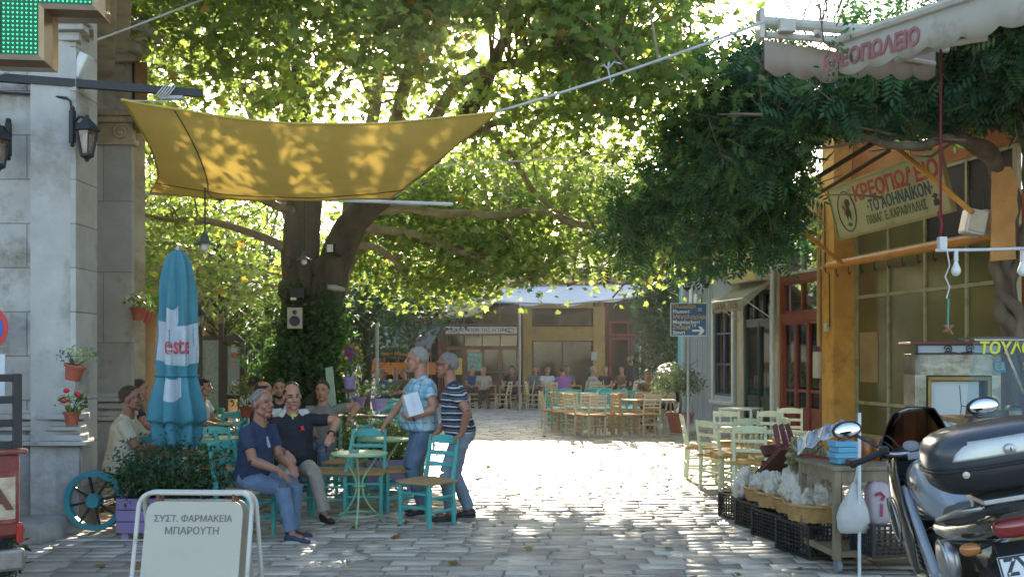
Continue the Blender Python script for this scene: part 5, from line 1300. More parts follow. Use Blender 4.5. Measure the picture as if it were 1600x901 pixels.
for i in range(3):
    x0 = a + .1 + i * (b - a - .2) / 3; x1 = x0 + (b - a - .2) / 3 - .012
    dd = window_grid(x0, x1, .04, 2.4, .1, 1, 1, M_rj, rsx, 'door', .085, world=False)
    q = MB(); q.span((x0 + .05, .085, .06), (x1 - .05, .13, .62)); obj('lower_panel', q, M_rj, dd, 0)
    q = MB(); q.span((x0 + .05, .075, .62), (x1 - .05, .125, .70)); obj('rail', q, M_rj, dd, 0); q = MB(); q.span((x0 + .05, .08, 1.0), (x1 - .05, .12, 1.06)); obj('rail', q, M_rj, dd, 0)
    q = MB(); q.span((x0 + .06, .115, 1.1), (x1 - .06, .13, 1.95)); obj('panel_print', q, mat('pale print', (.48, .50, .42), .7, .1, 5), dd, 0)
    # painted leaf sprigs
    q = MB()
    for k in range(8 if i else 6):
        c = V(((x0 + x1) / 2 + .05 * math.sin(k * 2.1 + i), .108, 1.22 + .085 * k)); ang = .6 * math.sin(k * 1.7 + i) + .4
        q.add([c + V((rr * math.cos(t_) * .09 * math.cos(ang) - rr * .4 * math.sin(t_) * .09 * math.sin(ang), 0, rr * math.cos(t_) * .09 * math.sin(ang) + rr * .4 * math.sin(t_) * .09 * math.cos(ang))) for rr, t_ in [(1, j * R(45)) for j in range(8)]], [tuple(range(8))])
    obj('painted_leaves', q, mat('print green', (.10, .30, .10), .7, .4, 6) if i != 2 else mat('print teal', (.08, .3, .25), .7, .4, 6), dd, 0)
    q = MB(); q.span((x0 + .06, .3, .62), (x1 - .06, .32, 1.0)); obj('backing', q, mat('orange paper', (.42, .18, .07), .8), dd, 0)
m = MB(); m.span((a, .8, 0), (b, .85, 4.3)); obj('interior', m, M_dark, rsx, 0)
m = MB(); m.span((0, -.12, 4.42), (wl, .04, 4.52)); m.span((0, -.06, 4.9), (wl, .04, 5.0)); obj('cornice', m, M_och2, rsx, 0, .006)
m = MB(); m.tube([(1.88, -.06, 1.9), (1.88, -.06, 4.6)], .035, 8); obj('pipe', m, mat('ochre pipe', (.45, .33, .12), .6), rsx)
m = MB(); m.box((1.78, -.03, 1.55), (.2, .1, .5)); obj('fuse_box', m, mat('cream box', (.52, .47, .36), .5), rsx, 0, .012)

# --- butcher shop
M_or = mat('orange plaster', (.62, .29, .05), .85, .15, 1.8, .2, 20, col2=(.76, .40, .09), dirt=((.30, .11, .03), .4, 1.5))
M_or2 = mat('red orange plaster', (.40, .13, .035), .85, .2, 1.6, .2, 20, col2=(.52, .20, .05), dirt=((.2, .07, .03), .5, 1.3))
bs_ = shop('butcher_shop', 'orange butcher shop with a wide dusty window in pale olive frames', 7.36)
m = MB(); m.span((0, -.01, 0), (.45, .6, 6.2)); obj('pilaster', m, M_or, bs_, 0, .008)
m = MB(); m.span((.45, .39, 4.75), (11, .7, 6.2)); m.span((5.4, .39, 0), (11, .7, 4.75)); m.span((.45, .41, 0), (5.4, .7, .28)); m.span((.45, 3.2, 0), (5.4, 3.3, 4.75)); m.span((0, 0.6, 0), (.45, 3.3, 6.2)); obj('wall', m, M_or2, bs_, 0)
m = MB(); m.span((0, -.06, 6.2), (11, .7, 6.35)); obj('parapet', m, M_or2, bs_, 0)
M_olv = mat('olive cream joinery', (.36, .34, .19), .6, .15, 6, .1, 30, dirt=((.2, .16, .08), .4, 4))
M_dust = mat('dusty pane', (.085, .085, .035), .13, .4, 1.2, col2=(.17, .14, .055), spec=.6, dirt=((.20, .10, .04), .4, .8))
wins = [0.46 + i * 1.08 for i in range(5)]; zr = [.28, .87, 2.80, 3.55, 4.72]
fr_ = MB()
for i, x in enumerate(wins): fr_.span((x, .40, .28), (x + (.09 if i in (0, 4) else .06), .48, 4.74))
for j, z in enumerate(zr): fr_.span((.47, .405, z - .03), (wins[-1], .475, z + .03))
wd_ = obj('window', fr_, M_olv, bs_, 0, .004)
for i in range(4):
    for j in range(4):
        q = MB(); q.span((wins[i] + .05, .435, zr[j] + .02), (wins[i + 1] + .01, .445, zr[j + 1] - .02)); obj('pane', q, M_dark if (i, j) in ((2, 3), (3, 3)) else M_dust, wd_, 0)
q = MB(); q.span((wins[0] + .14, .425, 1.25), (wins[0] + .75, .434, 2.15)); obj('paper_sheet', q, mat('aged paper', (.34, .22, .10), .8, .2, 3), wd_, 0)
pp = MB(); pp.tube([(.46, -.12, 3.38), (6.4, -.12, 3.40)], .075, 12); obj('hanging_rail', pp, mat('orange pipe', (.62, .26, .04), .5, .15, 4), bs_)
for k in range(9):
    x = .75 + k * .42; hk = MB()
    hk.tube([(x, -.12, 3.30), (x, -.12, 3.22), (x + .035, -.12, 3.16), (x + .07, -.12, 3.2)], .010, 5); obj('meat_hook', hk, M_iron, bs_)
for k, (x0_, z0_, x1_, z1_, o0_, o1_) in enumerate(()): pass
def pole(label, p, q, r, m, name='pole', cat='pole'):
    return tag(obj(name, MB().tube([p, q], r, 8), m, None, 60), label, cat)
M_orp = MATS['orange pipe']
pole('slanting orange strut crossing in front of the butcher sign', W(1368, 203, 13.4), W(1520, 332, 12.2), .035, M_orp, 'strut', 'strut')
pole('slanting orange strut left of the butcher sign by the pilaster', W(1200, 318, 16.6), W(1316, 411, 17.6), .035, M_orp, 'strut', 'strut')
# butcher sign, tilted
sg = thing('butcher_sign', 'tilted hand painted butcher sign with red, blue and green Greek lettering and an oval emblem', 'sign', W(1390, 310, 15.5))
bl, br_ = W(1312, 372, 17.2), W(1488, 327, 13.95); tl, tr2 = W(1289, 297, 17.15), W(1463, 241, 14.1)
ex = (br_ - bl); wid = ex.length; ey = ((tl - bl) + (tr2 - br_)) / 2; hei = ey.length; MS = frame4(bl, ex, ey)
m = MB(); m.prism([(0, 0), (wid, 0), (wid, hei), (0, hei)], MS @ Matrix.Translation((0, 0, -.05)), .05); obj('board', m, mat('sign cream green', (.50, .48, .31), .6, .1, 2, dirt=((.3, .25, .12), .35, 2.5)), sg, 0, world=True)
m = MB()
for x0, y0, x1, y1 in ((-.03, -.04, wid + .03, 0), (-.03, hei, wid + .03, hei + .04), (-.03, 0, 0, hei), (wid, 0, wid + .03, hei)): m.prism([(x0, y0), (x1, y0), (x1, y1), (x0, y1)], MS @ Matrix.Translation((0, 0, -.05)), .075)
obj('frame', m, mat('sign frame', (.40, .33, .12), .6), sg, 0, world=True)
def sgtext(s, x0, x1, y, size, m, bold):
    q = text_mb(s, size, .002, bold); xs = [p.x for p in q.v]; k = (x1 - x0) / (max(xs) - min(xs)); q.v = [V(((p.x - min(xs)) * k + x0, p.y, p.z)) for p in q.v]
    obj('lettering', xf(q, MS @ Matrix.Translation((0, y, .003))), m, sg, 0, world=True)
sgtext('ΚΡΕΟΠΩΛΕΙΟ', wid * .24, wid * .97, hei * .74, hei * .40, mat('sign red ink', (.50, .045, .025), .6, .2, 5), .012)
sgtext('·ΤΟ ΑΘΗΝΑΪΚΟΝ·', wid * .34, wid * .90, hei * .44, hei * .30, mat('sign blue ink', (.035, .08, .13), .6, .2, 5), .007)
sgtext('ΠΑΝΑΓ. Ε. ΚΑΡΑΦΥΛΛΗΣ', wid * .31, wid * .83, hei * .19, hei * .23, mat('sign green ink', (.07, .11, .05), .6, .2, 5), .003)
m = MB(); m.tube([MS @ V((wid * .14 + wid * .085 * math.cos(a), hei * .48 + hei * .40 * math.sin(a), .004)) for a in [i * R(10) for i in range(36)]], .012, 4, closed=True); obj('emblem_ring', m, MATS['ink'], sg, 0, world=True)
# rider emblem, as a loose dark silhouette with a red dab
def blob(pts, m, nm):
    q = MB(); q.prism([(wid * .14 + x * wid * .085, hei * .48 + y * hei * .4) for x, y in pts], MS @ Matrix.Translation((0, 0, .002)), .003); obj(nm, q, m, sg, 0, world=True)
blob([(-.1, .5), (.15, .62), (.45, .55), (.5, .3), (.3, .2), (.45, -.1), (.3, -.5), (.1, -.2), (-.1, -.45), (-.2, -.1), (-.05, .2)], MATS['ink'], 'emblem_horse')
blob([(-.5, .25), (-.3, .4), (-.15, .2), (-.2, -.1), (-.4, -.2), (-.3, .05)], mat('emblem red', (.42, .07, .04), .6), 'emblem_rider')
blob([(-.1, -.55), (.2, -.6), (.35, -.7), (.1, -.78), (-.2, -.7)], MATS['sign green ink'], 'emblem_ground')
tp = [(wid * .885, hei * .13), (wid * .925, hei * .13), (wid * .925, hei * .22), (wid * .91, hei * .26), (wid * .93, hei * .30), (wid * .905, hei * .35), (wid * .88, hei * .30), (wid * .90, hei * .26), (wid * .885, hei * .22)]
m = MB(); m.prism(tp, MS @ Matrix.Translation((0, 0, .002)), .003); obj('phone_emblem', m, MATS['ink'], sg, 0, world=True)
m = MB()
for x in (.25, .78): m.tube([MS @ V((wid * x, hei, 0)), MS @ V((wid * x, hei, 0)) + V((.05, 0, 1.0))], .006, 4)
obj('wire', m, M_iron, sg, world=True)

# --- butcher awning
ba = thing('butcher_awning', 'dirty white scalloped butcher awning with pink Greek lettering on its front valance', 'awning', W(1400, 60, 9))
M_ba = mat('dirty white awning', (.52, .48, .40), .85, .07, 2, .06, 50, trans=.22, dirt=((.30, .25, .19), .35, 1.6), col2=(.60, .56, .48))
v0, v1 = W(1312, 66, 9.4), W(1625, -38, 7.4)
e0 = v0 + V((2.6, .9, .75)); e1 = v1 + V((2.6, .9, .75))
m = MB(); m.grid(lambda u, v: v0.lerp(v1, u).lerp(e0.lerp(e1, u), v) - V((0, 0, .08 * math.sin(math.pi * v))), 20, 10); obj('cover', m, M_ba, ba, 180, world=True, solid=.005)
out_ = (v1 - v0).cross(V((0, 0, 1))).normalized()
scallop('', v0, v1, .34, out_, 0, M_ba, 6, parent=ba, amp=.055)
hb = MB(); hb.tube([v0 + V((0, 0, .02)), v1 + V((0, 0, .02))], .045, 8); obj('front_bar', hb, mat('cream metal', (.5, .47, .4), .5), ba, world=True)
dirx = (v1 - v0).normalized(); nrm_ = V((0, 0, 1)).cross(dirx) * -1
fr4 = frame4(v0.lerp(v1, .185) - V((0, 0, .18)), dirx, (0, 0, 1)); fr4.translation += fr4.to_3x3() @ V((0, 0, .02))
obj('lettering', xf(text_mb('ΚΡΕΟΠΩΛΕΙΟ', .20, .002, .006, .95), fr4), mat('faded pink ink', (.36, .13, .14), .8, .2, 6), ba, 0, world=True)
# end roller and second valance behind
r0, r1 = W(1188, 34, 9.9), W(1300, 58, 10.3)
m = MB(); m.tube([r0, r1 + V((1.2, 0, .0))], .055, 10); m.tube([r0 + V((.05, 0, -.13)), r1 + V((1.2, 0, -.13))], .035, 8); obj('roller', m, MATS['cream metal'], ba, world=True)
m = MB(); m.box(r0 + V((.0, 0, -.04)), (.05, .2, .3)); m.box(r0 + V((.25, -.05, -.06)), (.16, .1, .13)); obj('end_bracket', m, MATS['cream metal'], ba, 0, .012, world=True)
m = MB(); m.tube([r0 + V((.55, 0, -.1)), r0 + V((.8, .3, -.14)), W(1460, 100, 10.6)], .03, 8); m.tube([W(1400, 96, 9.7), W(1475, 70, 9.2), W(1540, 60, 9.4)], .03, 8); obj('folding_arm', m, MATS['cream metal'], ba, world=True)
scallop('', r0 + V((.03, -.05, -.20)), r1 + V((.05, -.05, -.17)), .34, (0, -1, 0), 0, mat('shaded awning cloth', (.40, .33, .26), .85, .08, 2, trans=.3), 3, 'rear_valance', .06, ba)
scallop('', W(1322, 74, 10.4), W(1462, 80, 10.6), .32, (0, -1, 0), 0, MATS['shaded awning cloth'], 4, 'inner_valance', .06, ba)
m = MB(); m.tube([W(1470, -20, 9.6), W(1470, 372, 9.6)], .012, 6); m.tube([W(1467, 330, 9.58), W(1472, 350, 9.56), W(1469, 372, 9.58)], .016, 5)
tag(obj('hanging_rope', m, mat('dark red cord', (.20, .02, .03), .8), None, 180), 'dark red rope hanging from the butcher awning to the lamp pipe', 'rope')
# lamp pipe with bulbs
t = thing('lamp_pipe', 'white horizontal pipe carrying two bare light bulbs', 'light fitting', W(1540, 390, 9.4))
m = MB(); m.tube([W(1462, 391, 9.5), W(1540, 390, 9.4), W(1680, 386, 9.2)], .016, 8); m.box(W(1472, 380, 9.5), (.07, .07, .12)); obj('pipe', m, mat('white conduit', (.6, .6, .6), .4), t, 60, world=True)
for px in (1494, 1598):
    p = W(px, 391, 9.42); b = MB(); b.lathe([(.02, 0), (.022, -.1), (.017, -.105)], 10, c=p); so = obj('socket', b, MATS['white conduit'], t, 40, world=True)
    b = MB(); b.lathe([(.016, -.1), (.022, -.13), (.042, -.175), (.045, -.2), (.03, -.235), (.0, -.246)], 14, c=p); obj('bulb', b, mat('bulb white', (.75, .75, .72), .2), t, 180, world=True)
t = thing('hook_cord', 'crooked wire with a teal strip and small tags hanging below the lamp pipe', 'wire', W(1482, 460, 9.4))
m = MB(); m.tube([W(1480, 392, 9.45), W(1484, 415, 9.45), W(1477, 432, 9.45), W(1484, 448, 9.45), W(1479, 466, 9.45)], .007, 5); obj('wire', m, MATS['white conduit'], t, world=True)
m = MB(); m.bar(W(1482, 466, 9.45), W(1481, 512, 9.45), .03, .006); obj('strip', m, M_teal, t, 0, world=True)
m = MB(); m.bar(W(1476, 508, 9.45), W(1488, 522, 9.45), .05, .012); m.bar(W(1488, 508, 9.5), W(1477, 518, 9.4), .04, .012); obj('tag', m, mat('brown tag', (.3, .15, .07), .6), t, 0, world=True)
for k, px in enumerate((1521, 1539)):
    t = thing('work_light', ('white boxy work light at the end of the orange rail', 'second white work light tucked behind the first')[k], 'light', W(px, 348, 12.8 + .3 * k))
    m = MB(); m.box((0, 0, 0), (.26 - .08 * k, .24, .32), Matrix.Rotation(R(12), 3, 'Y')); obj('housing', m, MATS['white plastic'], t, 0, .03)
    m = MB(); m.box((0, -.13, 0), (.2, .03, .26), Matrix.Rotation(R(12), 3, 'Y')); obj('lens', m, MATS['cream sign side'], t, 0, .01)
    m = MB(); m.tube([(0, 0, .17), (.03, .1, .45)], .012, 5); obj('hanger', m, M_iron, t)
t = thing('shop_lamp', 'tilted dark floodlight fixed above the red door shop', 'light', rp(6.6, .5, rz(1268, 335)))
m = MB(); m.box((0, 0, 0), (.42, .34, .1), Matrix.Rotation(R(50), 3, 'X')); obj('housing', m, M_iron, t, 0, .015)
m = MB(); m.box((0, -.045, -.045), (.36, .28, .02), Matrix.Rotation(R(50), 3, 'X')); obj('lens', m, MATS['cream sign side'], t, 0)
m = MB(); m.tube([(0, .1, .05), V((.05, .3, .25))], .015, 5); obj('arm', m, M_iron, t)
# cables on the pilaster
cable('pilaster_cable', 'thin black cables looping down the orange pilaster', [rp(7.5, .03, 4.6), rp(7.55, .04, 3.3), rp(7.7, .04, 3.25), rp(7.72, .04, 2.3), rp(7.6, .04, 2.2)], .012, M_iron)
m = MB(); m.box(rp(7.62, .05, 2.25), (.12, .07, .16), FR.to_3x3()); tag(obj('switch_box', m, MATS['cream box'], None, 0, .01), 'small cream switch box on the orange pilaster', 'switch')

# ================================================================ old vine: twisted trunk, pergola wood and dark foliage
vn = thing('vine', 'old wisteria like vine with twisted trunk and dark hanging foliage over the shops', 'vine', (6.55, 13.3, 0))
M_vine = mat('vine bark', (.10, .075, .05), .95, .5, 5, 1.0, 14, stretch=(1, 1, .25), col2=(.24, .19, .13))
strands = [[(1592, 700, 13.2, .12), (1588, 540, 13.2, .1), (1566, 480, 13.1, .095), (1572, 410, 13.2, .09), (1584, 330, 13.1, .09), (1560, 265, 12.8, .10), (1515, 222, 12.4, .09), (1450, 205, 12.3, .08), (1390, 180, 12.6, .07), (1310, 200, 13.2, .06), (1220, 250, 14, .04)],
           [(1610, 700, 13.1, .1), (1602, 560, 13.1, .1), (1590, 490, 13.05, .09), (1560, 440, 13.1, .08), (1560, 380, 13.2, .075), (1575, 300, 13.0, .07), (1545, 235, 12.6, .075), (1490, 215, 12.2, .06), (1430, 230, 12.0, .05), (1350, 215, 12.2, .04), (1280, 180, 12.6, .03)],
           [(1580, 700, 13.3, .09), (1575, 520, 13.3, .08), (1580, 450, 13.15, .07), (1600, 380, 13.1, .07), (1610, 300, 12.9, .06), (1590, 200, 12.6, .05), (1560, 120, 12.2, .04)]]
for k, st_ in enumerate(strands):
    pts = smooth_pts([(W(a, b, d), r) for a, b, d, r in st_], 7)
    m = MB(); m.tube([p + V((.03 * math.sin(i * .9 + k * 2), .03 * math.cos(i * .9 + k * 2), 0)) for i, (p, r) in enumerate(pts)], [r * (1 + .18 * noise.noise(p * 3)) for p, r in pts], 9); obj('trunk', m, M_vine, vn, 180, world=True)
for k in range(26):
    m = MB()
    a = W(rnd.uniform(1180, 1560), rnd.uniform(150, 235), rnd.uniform(11.5, 14.5)); b_ = a + V((rnd.uniform(-1.2, -.3), rnd.uniform(-.8, .8), rnd.uniform(-.15, .15)))
    if k < 14: pass
    m.tube([a, a.lerp(b_, .5) + V((0, 0, rnd.uniform(-.1, .1))), b_], [.022, .018, .01], 5); obj('branch', m, M_vine, vn, 180, world=True)
def vine_leaves():
    g = np.random.default_rng(41); C = []
    for c, r, n, sh in ((W(1180, 215, 14.0), (.95, 1.6, .85), 70, .1), (W(1120, 250, 14.6), (.75, 1.3, .7), 45, 0), (W(1090, 315, 15.0), (.55, 1.0, .5), 24, 0), (W(1035, 300, 15.4), (.45, 1.0, .4), 22, 0), (W(1000, 345, 15.8), (.32, .8, .42), 16, 0), (W(1160, 120, 13.4), (.55, 1, .35), 26, 0), (W(1205, 95, 13.2), (.4, .8, .25), 14, 0), (W(1095, 190, 14.4), (.4, .8, .25), 14, 0), (W(1150, 365, 15.2), (.45, .9, .2), 9, 0), (W(1245, 285, 14.4), (.5, .8, .4), 24, 0), (W(985, 300, 15.8), (.25, .6, .2), 5, 0), (W(975, 385, 15.8), (.3, .6, .15), 6, 0), (W(1060, 235, 15), (.25, .6, .2), 5, 0), (W(1210, 375, 15), (.25, .6, .3), 9, 0), (W(1225, 165, 13.6), (.9, 1.4, .7), 62, .2),
                        (W(1180, 320, 14.8), (.6, 1.0, .45), 34, 0), (W(1400, 155, 12.8), (1.6, 1.4, .42), 90, .1), (W(1570, 130, 12.4), (1.5, 1.4, .7), 100, .1), (W(1520, 70, 12.4), (2.2, 1.2, .6), 90, .1),
                        (W(1090, 385, 15.6), (.4, .8, .25), 12, 0), (W(1285, 2, 10.6), (.35, .4, .14), 14, 0), (W(1300, 30, 9.6), (.12, .12, .2), 3, 0)):
        C.append(rand_in_ell(g, c, r, n, sh))
    C = np.concatenate(C); P = []
    tw = MB()
    for c in C:
        n = int(g.integers(12, 22)); s = g.uniform(.16, .28)
        P.append(c + g.normal(size=(n, 3)) * np.array((s, s, s)))
        q = V(c); tw.tube([q + V((g.normal() * .3, g.normal() * .3, .35)), q + V((g.normal() * .1, g.normal() * .1, .1)), q - V((0, 0, .12))], .008, 4, cap=False)
    obj('twigs', tw, M_vine, vn, 180, world=True)
    P = np.concatenate(P); P = P[g.uniform(size=len(P)) < .74]; px = 800 + P[:, 0] / P[:, 1] * F; py = HZ - (P[:, 2] - CH) / P[:, 1] * F
    P = P[(P[:, 1] > 10.9) & ~((px > 1262) & (py > 190 + .06 * (1500 - px))) & ~((px > 1180) & (px < 1300) & (py < 105) & (P[:, 1] < 13)) & (P[:, 2] > 3.0)]
    pick = g.uniform(size=len(P)) < .40
    link_mesh('foliage', leaves('foliage', P[pick], .21, 'pinnate', 18, up=.5, droop=.5, svar=.5), leaf_mat('sunlit vine leaf', (.05, .13, .04), (.11, .22, .07), (.18, .34, .07), .42), vn, 0, world=True)  # lighter copy of the vine leaf, sunlight put into its colour
    link_mesh('foliage', leaves('foliage', P[~pick], .27, 'pinnate', 8, up=.35, droop=.8, svar=.5), leaf_mat('vine leaf', (.02, .07, .035), (.05, .13, .055), (.07, .22, .055), .32), vn, 0, world=True)
    # hanging tendrils in front of the awning
    T = []
    for px0, py0, py1, d in ((1312, 5, 100, 9.2), (1330, -10, 60, 9.3), (1318, 60, 120, 9.5), (1300, 60, 120, 10), (1210, 290, 370, 14.5), (1175, 330, 395, 14.8), (1150, 330, 385, 15), (1230, 270, 345, 14.4), (985, 380, 440, 15.6), (1010, 390, 430, 15.4)):
        for i in range(26):
            u = i / 25; T.append(np.array(W(px0 + 9 * math.sin(i * .7) + g.normal() * 5, py0 + (py1 - py0) * u, d)) + g.normal(size=3) * .02)
    link_mesh('hanging_leaves', leaves('hanging_leaves', np.array(T), .062, 'oval', 3, up=.3, droop=.6, out=np.array((0, -.5, 0))), leaf_mat('tendril leaf', (.03, .10, .03), (.06, .17, .05), (.08, .26, .05), .35), vn, 0, world=True)
vine_leaves()
m = MB()
for k in range(6):
    a = W(1240 + 55 * k, 215 - 4 * k, 14.5 - .35 * k); m.bar(a, a + V((1.5, -.1, .25)), .07, .05)
m.bar(W(1190, 330, 16.5), W(1420, 190, 12.6), .05, .05); m.bar(W(1250, 320, 16), W(1390, 235, 13.2), .04, .04)
rm = MB()  # reed mat added overhead to block skylight and darken the leaves below
def fmat(u, v):
    d_ = 9.6 + 6.4 * u; xf_ = 9.37 - .186 * d_; return V((xf_ + .2 - 2.3 * v, d_, 5.75 - .25 * v + .05 * noise.noise(V((u * 9, v * 5, 1))) + .012 * math.sin(u * 300)))
rm.grid(fmat, 90, 10)
pg = thing('pergola', 'dark weathered pergola laths and added light-blocking reed mat under the vine', 'pergola', W(1350, 210, 13.5)); obj('shade_reed_mat', rm, mat('dark reed', (.10, .065, .035), .9, .4, 12, .5, 40, stretch=(6, 1, 1)), pg, 0, world=True, solid=.03); obj('laths', m, mat('dark lath', (.10, .06, .035), .85, .3, 8), pg, 0, world=True)
m = MB(); ob_ = [(0, 0), (.30, .02), (.29, .5), (.33, .62), (.31, .78), (.33, .98), (.24, 1.2), (.02, 1.22), (.01, .6)]
m.prism(ob_, frame4(W(1548, 408, 12.75), (1, -.25, 0), (0, 0, 1)), -.05); tag(obj('orange_board', m, mat('raw orange board', (.55, .27, .08), .8, .2, 4, .2, 30), None, 0, .006), 'ragged orange board fixed to the vine trunk', 'board')
# ================================================================ taverna chairs
M_rush = mat('rush seat', (.34, .20, .08), .85, .3, 18, .5, 70, stretch=(1, 6, 1), col2=(.50, .33, .15))
M_seaP = mat('pistachio paint', (.62, .65, .42), .5, .08, 5, .12, 40, dirt=((.40, .38, .22), .3, 12))
M_seaB = mat('pale beech', (.62, .52, .34), .6, .12, 7, .1, 40, stretch=(1, 1, .3))
M_seaD = mat('honey wood', (.46, .31, .16), .6, .15, 7, .1, 40, stretch=(1, 1, .3))
M_cyan = mat('bright turquoise paint', (.04, .50, .52), .5, .1, 5)
def make_chair(name, label, m, group, seat=None, slats=3, hgt=.90):
    t = thing(name, label, 'chair', (0, 0, -50), 0, group)
    W2, D2, SH = .195, .185, .45
    for sx in (-1, 1):
        q = MB(); q.bar((sx * W2, D2, 0), (sx * W2, D2, SH + .01), .036, .036, up=(0, 1, 0), w2=.04, h2=.04); obj('front_leg', q, m, t, 0, .006)
        q = MB(); q.bar((sx * (W2 - .01), -D2 - .02, 0), (sx * (W2 - .01), -D2, SH), .034, .036, up=(0, 1, 0), w2=.038, h2=.04); q.bar((sx * (W2 - .01), -D2, SH - .002), (sx * (W2 - .012), -D2 - .085, hgt), .038, .04, up=(0, 1, 0), w2=.032, h2=.03); obj('back_post', q, m, t, 0, .006)
    q = MB(); q.grid(lambda u, v: V(((u - .5) * .43, (v - .5) * .42, SH + .012 + .020 * (1 - (2 * u - 1) ** 4) * (1 - (2 * v - 1) ** 4) + .004 * math.sin(u * 60) * (abs(v - .5) < abs(u - .5)) + .004 * math.sin(v * 60) * (abs(v - .5) >= abs(u - .5)))), 14, 14)
    q.grid(lambda u, v: V(((u - .5) * .43, (.5 - v) * .42, SH - .022)), 1, 1)
    for a, b in (((-.215, -.21), (.215, -.21)), ((.215, -.21), (.215, .21)), ((.215, .21), (-.215, .21)), ((-.215, .21), (-.215, -.21))):
        q.tube([(a[0], a[1], SH - .004), (b[0], b[1], SH - .004)], .018, 7)
    obj('seat', q, seat or M_rush, t, 40)
    def slat(z0, z1, arch, th=.016, y=0):
        yb = lambda z: -D2 - .085 * (z - SH) / (hgt - SH)
        n = 8; vs = []
        for i in range(n + 1):
            u = i / n; x = (u - .5) * 2 * (W2 - .018); bow = -.022 * (1 - (2 * u - 1) ** 2); up_ = arch * (1 - (2 * u - 1) ** 2)
            for zz, o in ((z0, 0), (z1 + up_, 0), (z1 + up_, th), (z0, th)): vs.append((x, yb(zz) + bow - th / 2 + o, zz))
        fs = [(i * 4 + j, i * 4 + (j + 1) % 4, (i + 1) * 4 + (j + 1) % 4, (i + 1) * 4 + j) for i in range(n) for j in range(4)] + [(3, 2, 1, 0), (n * 4, n * 4 + 1, n * 4 + 2, n * 4 + 3)]
        return MB().add(vs, fs)
    obj('crest_rail', slat(hgt - .085, hgt - .02, .025), m, t, 30, .004)
    for k in range(slats - 1):
        z = SH + .13 + (hgt - .22 - SH) * k / max(1, slats - 1); obj('back_slat', slat(z, z + .042, 0), m, t, 30, .004)
    for sx in (-1, 1):
        for z in (.16, .30): q = MB(); q.bar((sx * W2, D2 - .016, z), (sx * (W2 - .01), -D2, z), .02, .024); obj('stretcher', q, m, t, 0, .003)
    for y, z in ((D2, .20), (D2, .34), (-D2 - .012, .24)): q = MB(); q.bar((-W2 + .016, y, z), (W2 - .016, y, z), .02, .024); obj('stretcher', q, m, t, 0, .003)
    return t
def setter(proto):
    used = []
    def place(x, y, rz_, label, group=None):
        if not used:
            used.append(1); proto.location = (x, y, 0); proto.rotation_euler = (0, 0, rz_); proto['label'] = label
            if group: proto['group'] = group
            return proto
        return dup(proto, (x, y, 0), rz_, label, group)
    return place
teal = setter(make_chair('taverna_chair', '', M_teal, 'turquoise taverna chairs'))
pist = setter(make_chair('taverna_chair', '', M_seaP, 'pistachio green taverna chairs', mat('amber rush', (.50, .27, .07), .8, .25, 18, .4, 70, stretch=(1, 6, 1))))
beech = setter(make_chair('taverna_chair', '', M_seaB, 'pale wooden taverna chairs', slats=4))
honey = setter(make_chair('taverna_chair', '', M_seaD, 'honey brown taverna chairs', slats=4))
cyan = setter(make_chair('taverna_chair', '', M_cyan, 'bright turquoise chairs in the middle distance', M_cyan))
def gp(px, py): p = G(px, py); return p.x, p.y
# --- near turquoise chairs (rz: 0 faces away from the viewer, 90 faces left, 180 faces the viewer, -90 faces right)
teal(xat(383, 9.45), 9.45, R(-112), 'turquoise chair under the seated man in navy polo and jeans')
teal(xat(455, 10.75), 10.85, R(-162), 'turquoise chair under the seated man in black polo')
teal(xat(515, 11.0), 11.0, R(96), 'turquoise chair beside the black polo man, with his arm over its back')
teal(xat(569, 10.85), 10.95, R(180), 'turquoise chair facing out behind the round green table')
teal(xat(632, 11.15), 11.15, R(97), 'turquoise chair seen side on, under the hand of the checked shirt man')
teal(xat(668, 10.2), 10.15, R(143), 'turquoise chair tilted in the hands of the striped polo man')
teal(xat(372, 10.9), 11.0, R(-75), 'turquoise chair just behind the head rest of the navy polo man')
for k, (px, d, a, lb) in enumerate(((325, 11.3, 185, 'turquoise chair directly right of the closed parasol'), (345, 12.6, 95, 'turquoise chair with its back to the middle left table'), (402, 12.2, 20, 'turquoise chair standing behind the two seated polo men, back to the viewer'),
        (300, 13.2, -60, 'turquoise chair half hidden by the closed parasol'), (355, 14.3, 170, 'turquoise chair beyond the middle left table, facing the viewer'), (435, 12.9, 5, 'turquoise chair under the white shirted man seen from behind'),
        (505, 13.3, 178, 'turquoise chair under the man in the grey shirt'), (318, 15.6, 120, 'turquoise chair in front of the town map board'), (404, 15.0, -80, 'turquoise chair beside the bushy orange tinted pot'),
        (540, 12.0, 80, 'turquoise chair in front of the leaning mint plank'))):
    teal(xat(px, d), d, R(a), lb)
for k, (px, d, a) in enumerate(((596, 18.6, 150), (612, 19.6, 20), (622, 18.2, -30), (638, 19.3, 160), (604, 16.8, 185), (655, 18.6, 60), (645, 20.6, 120))):
    teal(xat(px, d), d, R(a), 'turquoise chair in the cluster seen past the checked shirt man', 'turquoise chairs clustered behind the checked shirt man')
# --- pistachio chairs on the right
for px, d, a, lb in ((1095, 14.0, -95, 'leftmost pistachio chair, side on, of the group before the red doors'), (1140, 14.6, 178, 'pistachio chair facing out at the back of its table'), (1128, 12.8, -60, 'pistachio chair turned towards the table, left front of the group'),
                     (1175, 12.0, -20, 'nearest pistachio chair with its back to the viewer, above the black crates'), (1196, 14.6, 150, 'pistachio chair against the green door wall'), (1195, 13.2, 95, 'pistachio chair on the right of its table'),
                     (1232, 15.5, 160, 'pistachio chair close to the red shop doors'), (1150, 13.4, 20, 'pistachio chair in the middle of the group')):
    pist(xat(px, d), d, R(a), lb)
